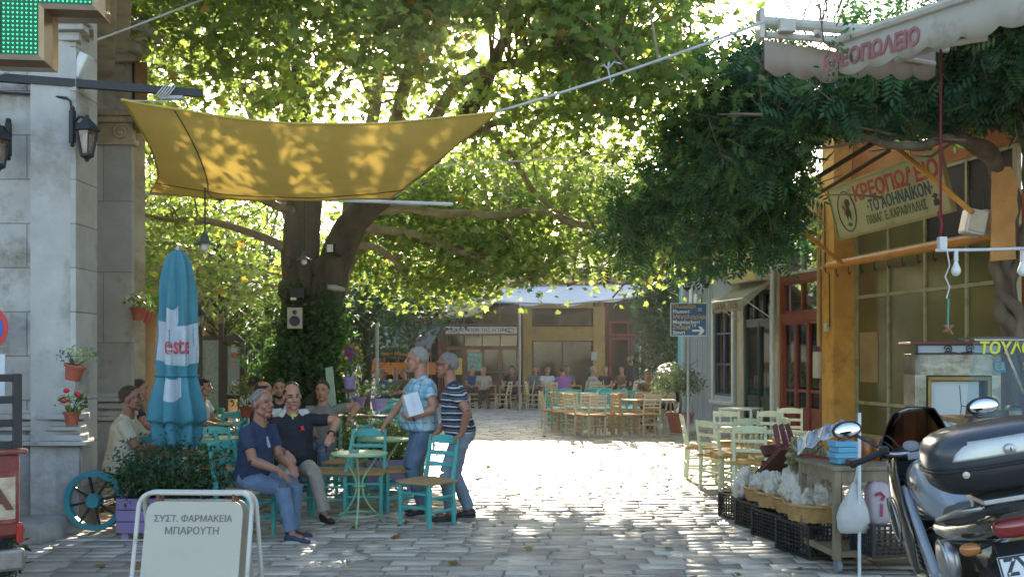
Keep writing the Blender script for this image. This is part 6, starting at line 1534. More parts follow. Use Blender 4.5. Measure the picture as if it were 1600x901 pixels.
# --- pale wooden chairs in the middle distance
mid = [(862, 23.4, -80, 0), (880, 22.6, -30, 1), (903, 21.8, -60, 0), (916, 22.6, 10, 0), (928, 21.4, 15, 0), (948, 22.0, 60, 1), (978, 21.6, -70, 1), (1000, 23.0, 10, 1), (1014, 21.8, 10, 0), (1026, 23.5, 90, 0), (890, 22.9, 180, 0), (966, 22.9, 170, 1)]
lbs = ['side on at the left end of the turquoise row', 'turned half away at the left of the middle tables', 'with its back to the bright paving', 'behind the front pair left of the olive tree', 'in the front, back to the viewer, left of the gap', 'at the right of the left hand table', 'at the left of the right hand table, side on', 'behind the front chair by the olive tree', 'in front of the man in brown by the olive tree', 'next to the potted olive tree', 'facing the viewer behind the left hand table', 'facing the viewer between the two tables']
for (px, d, a, k), lb in zip(mid, lbs): (honey if k else beech)(xat(px, d), d, R(a), ('honey brown chair ' if k else 'pale wooden chair ') + lb)
for k in range(12):
    cyan(xat(868, 24.4) + .19 * k + rnd.uniform(-.05, .05), 24.3 + rnd.uniform(-.15, .15) + (.9 if k % 2 else 0), R(rnd.choice((0, 180, 90, -90)) + rnd.uniform(-12, 12)), 'bright turquoise chair in the packed row behind the pale chairs')
far = [(742, 33.2, 90), (768, 33.4, -90), (786, 32.6, 70), (797, 33.8, -85), (822, 33.4, 95), (834, 32.4, -100), (842, 34.0, 20), (860, 31.6, 5), (872, 33.0, -90), (905, 33.4, 90), (930, 32.2, 0), (955, 33.6, -95), (978, 33.0, 90), (1000, 33.6, 175), (700, 33.4, 85), (720, 33.0, -90)]
for px, d, a in far: beech(xat(px, d), d, R(a), 'small pale wooden chair at the far cafe tables', 'pale chairs at the far cafes')

# ================================================================ tables
M_tgreen = mat('pale green table', (.30, .46, .26), .5, .12, 6, dirt=((.2, .25, .12), .2, 6))
def round_table(label, x, y, m, r=.30, h=.74, group=None, wire=True, square=False, name='cafe_table'):
    t = thing(name, label, 'table', (x, y, 0), rnd.uniform(0, 1), group)
    q = MB()
    if square: q.box((0, 0, h - .015), (2 * r, 2 * r, .03))
    else: q.lathe([(r - .012, h - .026), (r, h - .02), (r, h - .004), (r - .008, h)], 36)
    obj('tabletop', q, m, t, 40, .003 if square else 0)
    for k in range(3 if not square else 4):
        a = k * R(120) if not square else R(45 + 90 * k); c, s_ = math.cos(a), math.sin(a)
        if wire:
            pts = [(.22, .72), (.15, .62), (.05, .48), (.035, .38), (.06, .28), (.14, .16), (.24, .07), (.28, .012)]
            q = MB(); q.tube([p for p, r_ in smooth_pts([(V((u * c, u * s_, z)), .011) for u, z in pts], 4)], .011, 6)
        else:
            rr = r * (1.3 if square else .8); q = MB(); q.bar((rr * c, rr * s_, 0), (rr * c, rr * s_, h - .03), .04, .04)
        obj('leg', q, m, t, 60)
    if wire:
        q = MB(); q.tube([(.06 * math.cos(a), .06 * math.sin(a), .4) for a in [i * R(30) for i in range(12)]], .009, 5, closed=True); obj('collar_ring', q, m, t, 60); q = MB(); q.tube([(.2 * math.cos(a), .2 * math.sin(a), .11) for a in [i * R(15) for i in range(24)]], .009, 5, closed=True); obj('ring', q, m, t, 60)
    return t
x, y = xat(561, 10.15), 10.15
round_table('round pale green metal table with curled legs before the standing men', x, y, M_tgreen, .29)
q = MB(); q.lathe([(.0, 0), (.05, 0), (.055, .025), (.048, .025), (.042, .008), (0, .008)], 14, c=(x - .05, y - .02, .742)); tag(obj('ashtray', q, mat('ashtray glass', (.25, .3, .3), .15, coat=.5), None, 40), 'small glass ashtray on the round pale green table', 'ashtray')
round_table('second pale green table behind the chair of the checked shirt man', xat(600, 11.9), 11.9, M_tgreen, .32)
round_table('green table with glasses in the middle left group', xat(330, 12.0), 12.0, M_tgreen, .34)
round_table('green table beside the bushy orange tinted pot', xat(372, 14.7), 14.7, M_tgreen, .36)
round_table('green table in front of the arched notice board', xat(345, 16.5), 16.5, M_tgreen, .34)
round_table('dark table of the man in grey by the leaning plank', xat(470, 13.4), 13.9, M_brown, .34, wire=False)
for px, py, d, nm in ((313, 0, 11.9, 'tea glass'), (338, 0, 12.05, 'water glass')):
    q = MB(); q.lathe([(.025, 0), (.033, .09), (.03, .09), (.024, .01), (0, .008)], 12, c=(xat(px, d), d, .742)); tag(obj('drinking_glass', q, glass('tumbler glass', (.6, .45, .35) , .05, .8), None, 40), ('brown tea glass' if px == 313 else 'clear water glass') + ' on the middle left green table', 'glass')
M_tpist = mat('pistachio table', (.50, .58, .36), .5, .1)
round_table('pistachio table with curled iron legs amid the pistachio chairs', xat(1165, 13.6), 13.7, M_tpist, .33)
round_table('pistachio table by the red shop doors', xat(1225, 13.0), 13.0, M_tpist, .33)
round_table('square white topped table by the grey wall', xat(1158, 18.5), 18.5, mat('white table paint', (.55, .58, .52), .4, .1), .32, wire=False, square=True, h=.76)
for px, d, lb in ((992, 22.6, 'wooden table among the right hand pale chairs'), (1035, 22.6, 'small grey table beside the olive tree pot')):
    round_table(lb, xat(px, d), d, M_seaD, .26, wire=False, square=True)
for px in (755, 800, 850, 888, 940, 985): round_table('small wooden table at the far cafes', xat(px, 33.5), 33.5, M_seaD, .33, group='tables at the far cafes', wire=False, square=True)
for k in range(4): round_table('turquoise table in the packed turquoise row', xat(885, 27.2) + .7 * k, 26.6, M_cyan, .34, group='tables in the turquoise row', wire=False, square=True)
# potted olive tree
ot = thing('olive_tree', 'small potted olive tree with silvery leaves in a big terracotta pot', 'potted tree', (xat(1062, 22.4), 22.4, 0))
q = MB(); q.lathe([(.2, 0), (.29, .36), (.32, .37), (.33, .44), (.28, .44), (.27, .39), (0, .38)], 24); obj('pot', q, mat('terracotta big', (.36, .10, .06), .8, .15, 6, .1, 30), ot, 40)
q = MB(); q.tube([(0, 0, .38), (.03, 0, .7), (-.02, 0, .95), (.02, 0, 1.3)], [.035, .03, .025, .012], 8)
for k in range(8): a = k * .9; q.tube([(0, 0, .85 + .05 * k), (.25 * math.cos(a), .25 * math.sin(a), 1.1 + .06 * k), (.42 * math.cos(a), .42 * math.sin(a), 1.22 + .06 * k)], [.014, .009, .004], 5)
obj('trunk', q, mat('olive bark', (.16, .13, .10), .9, .3), ot, 180)
gg = np.random.default_rng(3); P = np.concatenate([rand_in_ell(gg, c, r, n, .3) for c, r, n in (((-.1, 0, 1.25), (.52, .45, .36), 900), ((.28, 0, 1.12), (.3, .3, .3), 350), ((-.38, 0, 1.05), (.26, .25, .25), 250))])
link_mesh('crown', leaves('crown', P, .085, 'oval', 3, up=.3), leaf_mat('olive leaf', (.09, .13, .08), (.20, .25, .17), (.2, .28, .12), .3), ot, 0)

# ================================================================ crates, baskets, herbs
M_crate = mat('black plastic crate', (.016, .017, .018), .45, .2, 10)
def crate_mesh(parent, w=.40, d=.52, h=.28):
    nb = 9
    for sx in (-1, 1):
        for sy in (-1, 1): q = MB(); q.box((sx * (w / 2 - .012), sy * (d / 2 - .012), h / 2), (.034, .034, h)); obj('corner_post', q, M_crate, parent, 0, .004)
    for sgn, ax_ in ((-1, 'x'), (1, 'x'), (-1, 'y'), (1, 'y')):
        q = MB(); L = (w if ax_ == 'x' else d) - .06
        for k in range(nb):
            u = -L / 2 + L * (k + .5) / nb
            q.box((u, sgn * (d / 2 - .01), h / 2) if ax_ == 'x' else (sgn * (w / 2 - .01), u, h / 2), (.007, .012, h - .02) if ax_ == 'x' else (.012, .007, h - .02))
        for k in range(8):
            z = .012 + (h - .024) * k / 7; th = .022 if k in (0, 7) else .007
            q.box((0, sgn * (d / 2 - .0095), z) if ax_ == 'x' else (sgn * (w / 2 - .0095), 0, z), (L, .015, th) if ax_ == 'x' else (.015, L, th))
        obj('side', q, M_crate, parent, 0)
    q = MB(); q.box((0, 0, .02), (w - .03, d - .03, .012)); obj('bottom', q, M_crate, parent, 0)
def crate(label, px, py_or_d, rz_, z=0, direct=False, **kw):
    d = py_or_d; t = thing('plastic_crate', label, 'crate', (xat(px, d), d, z), rz_, 'black plastic crates by the shop front'); crate_mesh(t, **kw); return t
cl = [(1168, 10.55, 'farthest black crate with loose bags on top, beside the pistachio chairs'), (1197, 10.0, 'second farthest black crate, a small white tag on its side'), (1226, 9.42, 'black crate under the middle wicker basket'), (1272, 8.72, 'nearest black crate under the big wicker basket')]
for i, (px, d, lb) in enumerate(cl): crate(lb, px, d, R(16), w=.40 + .04 * (i == 3), d=.54, h=.26 + .02 * (i == 3))
crate('black crate on the lower shelf of the wheeled cart', 1392, 7.9, R(8), .16, w=.5, d=.36, h=.26)
q = MB(); q.box((xat(1200, 9.7), 9.72, .16), (.05, .004, .045)); tag(obj('paper_tag', q, MATS['white plastic'], None, 0), 'small white paper tag on the second farthest crate', 'tag')
M_wick = mat('wicker', (.36, .20, .07), .75, .25, 14, .3, 60, col2=(.52, .32, .13))
def basket(label, x, y, z, r, h):
    t = thing('wicker_basket', label, 'basket', (x, y, z), rnd.uniform(0, 2), 'wicker baskets on the crates')
    q = MB(); N = 72
    rows = int(h / .013)
    prof = []
    for i in range(rows + 1):
        prof.append((r * (.84 + .16 * i / rows), h * i / rows))
    vs = []
    for i, (rr, zz) in enumerate(prof):
        for j in range(N): a = 2 * math.pi * j / N; o = .006 * (1 if (j // 2 + i) % 2 else -1); vs.append(((rr + o) * math.cos(a), (rr + o) * math.sin(a), zz))
    fs = [(i * N + j, i * N + (j + 1) % N, (i + 1) * N + (j + 1) % N, (i + 1) * N + j) for i in range(rows) for j in range(N)] + [tuple(range(N - 1, -1, -1))]
    q.add(vs, fs); obj('weave', q, M_wick, t, 50)
    q = MB(); q.tube([(r * 1.02 * math.cos(a), r * 1.02 * math.sin(a), h + .005 + .006 * math.sin(a * 24)) for a in [i * R(6) for i in range(60)]], .016, 6, closed=True); obj('rim', q, M_wick, t, 180)
    return t
M_bag = mat('crinkled clear bag', (.72, .67, .57), .18, .12, 7, .6, 30, col2=(.86, .82, .73), dirt=((.50, .40, .24), .6, 6), coat=.6, alpha=.62)
M_herb = mat('dried herb', (.22, .21, .09), .9, .4, 20, .6, 40, col2=(.36, .33, .18))
def bag(label, c, r, seed, m=None, name='herb_bag', cat='bag', tuft=True, group='bags of dried herbs'):
    q = MB(); s_ = V((seed * 3.1, seed * 1.7, 0))
    def f(p):
        w = noise.turbulence(p * 2.4 + s_, 3, False) * .24 + .12 * abs(noise.noise(p * 5 + s_)) + .03 * noise.noise(p * 15 + s_)
        tu = .34 * max(0, p.z - .72) * (1 + .6 * math.sin(9 * math.atan2(p.y, p.x))) if tuft else 0
        return .90 + w + tu
    q.ball((0, 0, 0), r, 40, 26, fn=f)
    t = thing(name, label, cat, c, 0, group); obj('film', q, m or M_bag, t, 50)
    gq = np.random.default_rng(seed); P = rand_in_ell(gq, (0, 0, -.02), [v * .72 for v in r], 60)
    link_mesh('herbs', leaves('herbs', P, .045, 'oval', seed, up=.3), leaf_mat('dry sprig', (.26, .22, .11), (.46, .42, .26), (.4, .36, .16), .3), t, 0)
    return t
def bags(cx, cy, z, spots, lbl, seed):
    for k, (dx, dy, dz, rr) in enumerate(spots): bag(lbl[k], (cx + dx, cy + dy, z + dz), (rr, rr, rr * 1.25), seed + k)
B = [(xat(1273, 8.7), 8.72, .29, .25, .14), (xat(1243, 9.3), 9.3, .27, .20, .13), (xat(1215, 9.62), 9.62, .27, .20, .13), (xat(1190, 10.05), 10.05, .27, .17, .12)]
lb = ['big wicker basket heaped with herb bags on the nearest crate', 'wicker basket pressed behind the big basket', 'middle wicker basket on the third crate', 'small wicker basket on the second farthest crate']
for (x, y, z, r, h), l_ in zip(B, lb): basket(l_, x, y, z, r, h)
x, y, z, r, h = B[0]
bags(x, y, z, ((-.12, -.10, .19, .11), (.03, -.14, .20, .11), (.15, -.06, .20, .10), (-.05, .06, .27, .12), (.10, .08, .26, .11), (-.15, .08, .24, .10), (.02, -.02, .33, .09)),
     ['clear herb bag at the left front of the big basket', 'clear herb bag at the middle front of the big basket', 'clear herb bag at the right front of the big basket', 'clear herb bag at the back of the big basket', 'clear herb bag at the right back of the big basket', 'clear herb bag at the left back of the big basket', 'clear herb bag crowning the heap on the big basket'], 1)
x, y, z, r, h = B[1]; bags(x, y, z, ((-.05, -.05, .18, .12), (.08, .03, .22, .11), (0, .1, .26, .12)), ['clear herb bag at the left of the pressed basket', 'clear herb bag at the right of the pressed basket', 'clear herb bag at the back of the pressed basket'], 11)
x, y, z, r, h = B[2]; bags(x, y, z, ((-.06, -.05, .16, .10), (.08, -.02, .18, .10), (0, .08, .2, .10)), ['pale herb bag left in the middle basket', 'pale herb bag right in the middle basket', 'pale herb bag rear in the middle basket'], 21)
x, y, z, r, h = B[3]; bags(x, y, z, ((-.04, -.03, .15, .09), (.06, .03, .17, .09)), ['pale bag left in the small basket', 'pale bag right in the small basket'], 31)
bags(xat(1166, 10.5), 10.5, .27, ((-.08, -.1, .07, .10), (.06, -.05, .08, .10), (-.02, .08, .10, .11), (0, .0, .19, .08)), ['loose pale bag left on the farthest crate', 'loose pale bag right on the farthest crate', 'loose pale bag rear on the farthest crate', 'loose pale bag topping the farthest crate'], 41)
# bundle of dried herbs and a stick bin behind
q = np.random.default_rng(4)
hb = thing('herb_bundle', 'loose bundle of dried herbs standing behind the heaped basket', 'herbs', (xat(1262, 9.3), 9.35, .5))
P = rand_in_ell(q, (0, 0, .25), (.17, .15, .22), 900); link_mesh('sprigs', leaves('sprigs', P, .06, 'oval', 5, up=.2, droop=-.8), leaf_mat('dry sprig', (.26, .22, .11), (.46, .42, .26), (.4, .36, .16), .3), hb, 0)
m = MB(); m.lathe([(.13, -.5), (.16, .06)], 12); obj('sack', m, MATS['weathered plank'], hb, 40)

# ================================================================ wheeled wooden cart with its wares
ct = thing('wheeled_cart', 'weathered wooden cart on casters with a shelf, loaded with jars and boxes', 'cart', (xat(1370, 8.3), 8.3, 0), R(6))
M_cw = mat('grey brown cart wood', (.24, .19, .12), .75, .25, 6, .25, 30, stretch=(1, 1, .3), dirt=((.12, .09, .05), .4, 5))
hx, hy, H = .50, .34, .84
for sx in (-1, 1):
    for sy in (-1, 1):
        m = MB(); m.box((sx * hx, sy * hy, .10 + (H - .1) / 2), (.055, .055, H - .1)); lg = obj('leg', m, M_cw, ct, 0, .004)
        m = MB(); m.lathe([(.02, -.018), (.052, -.018), (.055, 0), (.052, .018), (.02, .018)], 18, M=Matrix.Rotation(R(90), 3, 'Y'), c=(sx * hx + .01, sy * hy, .055)); ca = obj('caster', m, mat('grey caster', (.20, .22, .25), .5), lg, 40)
m = MB(); m.box((0, 0, H - .012), (2 * hx + .1, 2 * hy + .08, .03)); obj('top', m, M_cw, ct, 0, .004)
m = MB()
for sy in (-1, 1): m.box((0, sy * (hy + .002), H - .075), (2 * hx - .06, .04, .09))
for sx in (-1, 1): m.box((sx * (hx + .002), 0, H - .075), (.04, 2 * hy - .06, .09))
obj('apron', m, M_cw, ct, 0, .004)
m = MB(); m.box((0, 0, .145), (2 * hx - .06, 2 * hy - .06, .02))
for sy in (-1, 1): m.box((0, sy * hy, .15), (2 * hx - .06, .045, .05))
for sx in (-1, 1): m.box((sx * hx, 0, .15), (.045, 2 * hy - .06, .05))
obj('shelf', m, M_cw, ct, 0, .004)
pole('thin white parasol pole lashed to the corner of the wheeled cart', V((xat(1343, 7.75), 7.75, 0)), V((xat(1343, 7.75), 7.75, 1.28)), .014, MATS['white pipe'])
cz = H + .004
def on_cart(px, d): return V((xat(px, d), d, cz))
M_bluebox = mat('pale blue carton', (.10, .33, .50), .6, .12, 3, col2=(.16, .42, .58))
t = thing('blue_carton', 'stack of pale blue cartons on the cart corner', 'box', on_cart(1318, 8.1), R(10))
for k in range(4):
    m = MB(); m.box((.01 * (-1) ** k, 0, .028 + k * .046), (.19, .15, .042)); obj('carton', m, M_bluebox, t, 0, .003)
def jar(label, px, d, r, h, z=0, m=None):
    t = thing('honey_jar', label, 'jar', on_cart(px, d) + V((0, 0, z)), 0, 'jars on the cart')
    q = MB(); q.lathe([(r * .9, 0), (r, .01), (r, h * .8), (r * .85, h * .87), (r * .85, h * .9)], 20); obj('body', q, m or M_honey, t, 40)
    q = MB(); q.lathe([(r * .92, h * .88), (r * .92, h), (r * .86, h * 1.01), (0, h * 1.01)], 20); obj('lid', q, mat('jar lid', (.30, .12, .05), .4, metal=.4), t, 40)
M_honey = mat('amber honey', (.42, .11, .012), .12, .25, 10, trans=.45, coat=.8, col2=(.58, .18, .02))
jar('squat amber jar on top of the pale blue cartons', 1316, 8.1, .042, .10, .19)
jar('tall amber jar behind the handlebar of the motorcycle', 1352, 8.3, .05, .19)
jar('amber jar with red lid beside the tall jar', 1372, 8.4, .05, .18)
jar('low dark jar by the white pole on the cart', 1331, 7.98, .05, .05, 0, mat('dark preserve', (.12, .05, .03), .15, coat=.6))
jar('amber jar half hidden by the smoked windscreen', 1400, 8.35, .055, .2)
t = thing('plastic_cover', 'shiny crumpled grey plastic sheet over the goods at the cart corner', 'sheet', (xat(1290, 8.7), 8.7, .85))
m = MB()
def f(u, v):
    p = W(1246 + 72 * u, 698 - 34 * u ** .8 + 6 * v, 8.95 - .5 * v); 
    return p + V((0, 0, .10 * math.sin(math.pi * v) * (1 - .2 * u) - .03 * v + .035 * noise.noise(V((u * 5, v * 4, 3))) + .014 * math.sin(18 * u + 5 * v)))
m.grid(f, 40, 24); obj('film', m, mat('silver film', (.40, .42, .46), .2, .2, 4, .4, 12, metal=.35, coat=.4), t, 180, world=True, solid=.004)
m = MB()
for px, d in ((1260, 8.75), (1312, 8.35)): m.bar((xat(px, d), d, 0), (xat(px, d), d, .84), .035, .035)
m.bar((xat(1255, 8.75), 8.72, .85), (xat(1318, 8.35), 8.3, .85), .035, .03); obj('stand', m, mat('red painted wood', (.28, .035, .025), .6, .2), t, 0, world=True)
t = thing('wood_box', 'dark tilted wooden display box behind the herb baskets', 'box', (xat(1225, 10.2), 10.2, .55), R(25))
m = MB(); rt = Matrix.Rotation(R(-38), 3, 'X'); m.box((0, 0, .1), (.42, .5, .05), rt); m.box((0, .05, .2), (.46, .05, .12), rt); obj('tray', m, M_brown, t, 0, .006)
for sx in (-1, 1): m = MB(); m.bar((sx * .18, .1, -.55), (sx * .18, .1, .1), .03, .03); obj('leg', m, M_brown, t, 0)
m = MB()
for k in range(3): m.bar((-.15 + .1 * k, -.1, .25), (.05 + .08 * k, .2, .45), .02, .05, up=(0, -1, 0))
obj('tools', m, mat('magenta strip', (.16, .025, .05), .5), t, 0)
M_wbag = mat('white carrier bag', (.68, .67, .63), .4, .06, 4, .4, 14, trans=.3)
t = thing('carrier_bag', 'white plastic carrier bag hanging from the white pole of the cart', 'bag', W(1335, 790, 7.8))
q = MB(); rg = [(-.21, .05, .03), (-.205, .10, .055), (-.17, .128, .075), (-.10, .132, .082), (-.02, .112, .072), (.06, .078, .05), (.13, .045, .032), (.18, .028, .022)]
rg2 = []
for (z0, a0, b0), (z1, a1, b1) in zip(rg, rg[1:]): rg2 += [(z0 + (z1 - z0) * k / 3, a0 + (a1 - a0) * k / 3, b0 + (b1 - b0) * k / 3) for k in range(3)]
q.loft([(V((.04 * z, 0, z)), V((a, 0, 0)), V((0, b, 0))) for z, a, b in rg2 + [rg[-1]]], 36)
for i, v in enumerate(q.v):
    an = math.atan2(v.y, v.x); k = 1 + .10 * noise.noise(V((v.x * 14, v.y * 14, v.z * 9))) + .16 * max(0, v.z + .12) * math.sin(an * 9 + 4 * v.z) ; q.v[i] = V((v.x * k, v.y * k, v.z + .012 * noise.noise(v * 12)))
obj('sack', q, M_wbag, t, 60)
q = MB(); q.tube([(.007, 0, .17), (.02, -.01, .24), (.035, 0, .34)], [.026, .016, .012], 7); obj('handle', q, M_wbag, t, 180)
t = thing('printed_bag', 'pale pink printed carrier bag standing on the cart shelf', 'bag', W(1371, 790, 7.95))
q = MB(); q.ball((0, 0, .02), (.10, .09, .19), 22, 18, fn=lambda p: 1 / max(.7, (abs(p.x) ** 4 + abs(p.y) ** 4 + abs(p.z) ** 4) ** .25) * .92 + .08 * noise.noise(p * 3)); obj('sack', q, mat('pink white film', (.60, .42, .46), .4, .1, 3, .3, 14, trans=.3, col2=(.66, .62, .62)), t, 60)
q = MB(); q.tube([(-.05, -.092, .10), (-.01, -.094, .12), (.02, -.094, .09), (.0, -.094, .06)], .012, 6); q.box((.0, -.094, -.02), (.018, .006, .10)); obj('print', q, mat('bag print', (.40, .03, .12), .6), t, 0)

# ================================================================ rotisserie cabinet and glass display case
rc = thing('metal_cabinet', 'dented steel kiosk cabinet with scroll ironwork and a cracked white panel', 'cabinet', (xat(1497, 10.8), 10.8, 0), R(-8))
Wd = 128 / F * 10.8; hw = Wd / 2; zt = zat(535, 10.8)
M_steel = mat('worn steel', (.30, .28, .25), .32, .3, 4, .35, 10, metal=.8, col2=(.46, .42, .36), dirt=((.16, .10, .05), .45, 5))
m = MB(); m.span((-hw, 0, .0), (-hw + .12, .5, zt - .12)); m.span((hw - .1, 0, 0), (hw, .5, zt - .12)); m.span((-hw, 0, zt - .36), (hw, .5, zt - .12001)); m.span((-hw + .12, .3, 0), (hw - .1, .5, zt - .36)); obj('shell', m, M_steel, rc, 0, .006)
m = MB(); m.span((-hw + .13, -.02, .1), (-hw + .165, .1, zt - .38)); m.span((hw - .145, -.02, .1), (hw - .11, .1, zt - .38)); m.span((-hw + .13, -.02, zt - .41), (hw - .11, .1, zt - .37)); obj('door_frame', m, mat('gilt frame', (.30, .20, .07), .4, .2, 6, metal=.4), rc, 0, .004)
m = MB(); m.span((-hw + .17, .04, .12), (-hw + .17 + .5, .06, zt - .42)); pn = obj('panel', m, mat('cracked white panel', (.60, .62, .62), .4, .05, 2), rc, 0)
m = MB()
for pts in (((.0, .72), (.13, .69), (.30, .60), (.5, .62)), ((.3, .60), (.32, .80), (.30, .97)), ((.0, .50), (.15, .53), (.28, .58)), ((.30, .60), (.40, .45), (.5, .40)), ((.32, .8), (.44, .78), (.5, .7)), ((0, .25), (.5, .24))):
    hh = zt - .54; m.tube([(-hw + .17 + u, .036, .12 + hh * w) for u, w in pts], .0032, 4)
obj('cracks', m, M_iron, pn)
m = MB(); m.span((-hw - .06, -.06, zt - .02), (hw + .06, .5, zt + .01)); obj('top_board', m, mat('dark red slab', (.14, .035, .03), .6, .2), rc, 0, .006)
m = MB(); m.span((-hw + .01, -.03, zt - .115), (hw - .01, -.01, zt - .02)); obj('frieze', m, mat('grey enamel', (.34, .35, .36), .4, .1), rc, 0)
m = MB()
for z in (zt - .125, zt - .03): m.span((-hw - .02, -.05, z), (hw + .02, -.02, z + .015))
for x in (-hw, hw - .02): m.span((x, -.05, zt - .12), (x + .02, -.02, zt - .02))
for sx in (-1, 1): m.tube([p + V((sx * .11, -.045, zt - .07)) for p in scroll(V((0, 0, 0)), .045, V((sx, 0, 0)), t=1.6)], .006, 5); m.tube([(sx * .02, -.045, zt - .11), (sx * .065, -.045, zt - .105), (sx * .15, -.045, zt - .10)], .006, 5)
obj('scrollwork', m, M_iron, rc, 0)
dc = thing('display_case', 'slanted glass display case with yellow lettering and price tags on a wooden counter', 'display case', (xat(1570, 9.1), 9.1, 0), R(-4))
x0, x1 = xat(1490, 9.1) - xat(1570, 9.1), .95; zb, zt = zat(650, 9.1), zat(530, 9.1)
gl = [(x0, -.30, zb), (x0 + .18, -.05, zt), (x1, -.05, zt), (x1, -.30, zb)]
tri = MB(); tri.add(gl, [(0, 1, 2, 3)]); M_cg = glass('case glass', (.80, .88, .86), .02, .97, 1.28)
obj('front_glass', tri, M_cg, dc, 0, solid=.006)
m = MB(); m.box(((x0 + x1) / 2 + .1, .15, zt + .012), (x1 - x0 - .18, .44, .02)); obj('top', m, mat('case top', (.08, .09, .08), .4), dc, 0, .004)
m = MB(); m.bar((x0 + .43, -.10, zt - .08), (x0 + .60, -.2, zb + .1), .02, .02); m.bar((x0 + .18, -.05, zt), (x1, -.05, zt), .02, .02); obj('strut', m, MATS['worn steel'], dc, 0)
m = MB(); m.box(((x0 + x1) / 2, .02, zb - .03), (x1 - x0 + .06, .72, .05)); m.box(((x0 + x1) / 2 + .1, .05, zb - .17), (x1 - x0 - .12, .58, .22)); m.box(((x0 + x1) / 2 + .1, .1, (zb - .28) / 2), (x1 - x0 - .3, .4, zb - .285)); obj('counter', m, mat('counter wood', (.24, .14, .05), .55, .25, 6, .2, 30, stretch=(.4, 1, 1)), dc, 0, .006)
for k in range(4):
    m = MB(); m.box((x0 + .3 + .28 * k, .05, zb + .03), (.22, .28, .05)); m.ball((x0 + .3 + .28 * k, .05, zb + .06), (.09, .11, .05), 10, 6, fn=lambda p: 1 + .3 * noise.noise(p * 4 + V((k, 0, 0)))); obj('tray', m, (mat('tray goods', (.25, .2, .13), .7, .4, 14), MATS['worn steel'])[k % 2], dc, 40)
gu = (V(gl[1]) - V(gl[0])); gu = V((0, .25, zt - zb)).normalized(); o_ = V((x0 + .24, -.05 - .25 * .16 / 1, zt - .115))
lt = text_mb('ΤΟΥΛΟΥΜΙ', .155, .002, .005, .86, 'LEFT', .25); obj('lettering', xf(lt, frame4(V((x0 + .20, -.05 - .25 * .12, zt - .085)) + V((0, -.008, 0)), (1, 0, 0), gu)), mat('acid yellow', (.62, .60, .02), .5), dc, 0)
for dx in (.37, .63):
    m = MB(); M_ = frame4(V((x0 + dx, -.05 - .25 * (.24), zt - .25)) + V((0, -.02, 0)), (1, 0, 0), gu); m.prism([(-.05, -.05), (.05, -.05), (.05, .05), (-.05, .05)], M_, .003); pt = obj('price_tag', m, mat('tag blue', (.10, .36, .45), .6), dc, 0)
    m = MB(); m.prism([(-.038, -.03), (.038, -.03), (.038, .035), (-.038, .035)], M_ @ Matrix.Translation((0, 0, .0035)), .002); obj('paper', m, MATS['sign white'], pt, 0)
    m = MB()
    for r_ in range(3): m.prism([(-.026, -.018 + .018 * r_), (.02, -.018 + .018 * r_), (.02, -.012 + .018 * r_), (-.026, -.012 + .018 * r_)], M_ @ Matrix.Translation((0, 0, .006)), .001)
    obj('scribble', m, MATS['ink'], pt, 0)

# small things on the tables, and dry leaves blown over the paving
for px, d, lb in ((322, 12.1, 'white coffee cup on the middle left green table'), (365, 14.6, 'white coffee cup on the table beside the bushy pot'), (352, 16.4, 'white coffee cup before the arched notice board'), (1168, 13.6, 'white coffee cup on the pistachio table')):
    q = MB(); q.lathe([(.0, 0), (.07, .004), (.072, .010), (.03, .008), (.028, .012), (.04, .06), (.036, .06), (.026, .016), (0, .014)], 16, c=(xat(px, d), d, .742)); tag(obj('coffee_cup', q, MATS['white card'] if 'white card' in MATS else mat('white card', (.66, .67, .70), .6, .04), None, 40), lb, 'cup')
g_ = np.random.default_rng(8); P = np.stack([g_.uniform(-5, 5.5, 420), g_.uniform(4.5, 24, 420), np.full(420, .012)], 1)
lf = link_mesh('fallen_leaves', leaves('fallen_leaves', P, .10, 'palm', 6, up=2.5, droop=0), leaf_mat('dry plane leaf', (.16, .09, .03), (.34, .22, .08), (.3, .18, .05), .25), None, 0); lf['kind'] = 'stuff'
# ================================================================ people
def remeshed(mb, name, vox, it=3, wr=0.0, wf=9.0, seed=0.0, fac=.5):
    me = mb.mesh(name); o = bpy.data.objects.new(name, me); COL.objects.link(o)
    r = o.modifiers.new('r', 'REMESH'); r.mode = 'VOXEL'; r.voxel_size = vox
    s = o.modifiers.new('s', 'SMOOTH'); s.iterations = it; s.factor = fac
    dg = bpy.context.evaluated_depsgraph_get(); ev = o.evaluated_get(dg); m2 = bpy.data.meshes.new_from_object(ev)
    bpy.data.objects.remove(o); bpy.data.meshes.remove(me)
    if wr:
        n = len(m2.vertices); sv_ = V((seed, seed * .7, 0)); co = []
        for v in m2.vertices:
            p = v.co * wf; p.z *= .8
            k = abs(noise.noise(p + sv_)) * -1.2 + .35 + .5 * noise.noise(p * 2.3 + sv_)
            co += list(v.co + v.normal * (k * wr))
        m2.vertices.foreach_set('co', co)
    m2.name = name; m2.update()
    return m2
def ik(a, c, l1, l2, hint):
    d = c - a; L = min(d.length, (l1 + l2) * .998); u = d.normalized(); x = (l1 * l1 - l2 * l2 + L * L) / (2 * L)
    h = math.sqrt(max(0, l1 * l1 - x * x)); p = V(hint) - u * V(hint).dot(u)
    if p.length < 1e-4: p = u.orthogonal()
    return a + u * x + p.normalized() * h, a + u * L
SKIN = mat('skin', (.38, .175, .11), .5, .10, 14, .15, 90, col2=(.48, .24, .16))
SKIN2 = mat('tanned skin', (.27, .12, .07), .5, .10, 9, .08, 90, col2=(.34, .16, .10))
def cloth(name, c, **k): return mat(name, c, k.pop('rough', .85), .10, k.pop('scale', 5), .25, 45, **k)
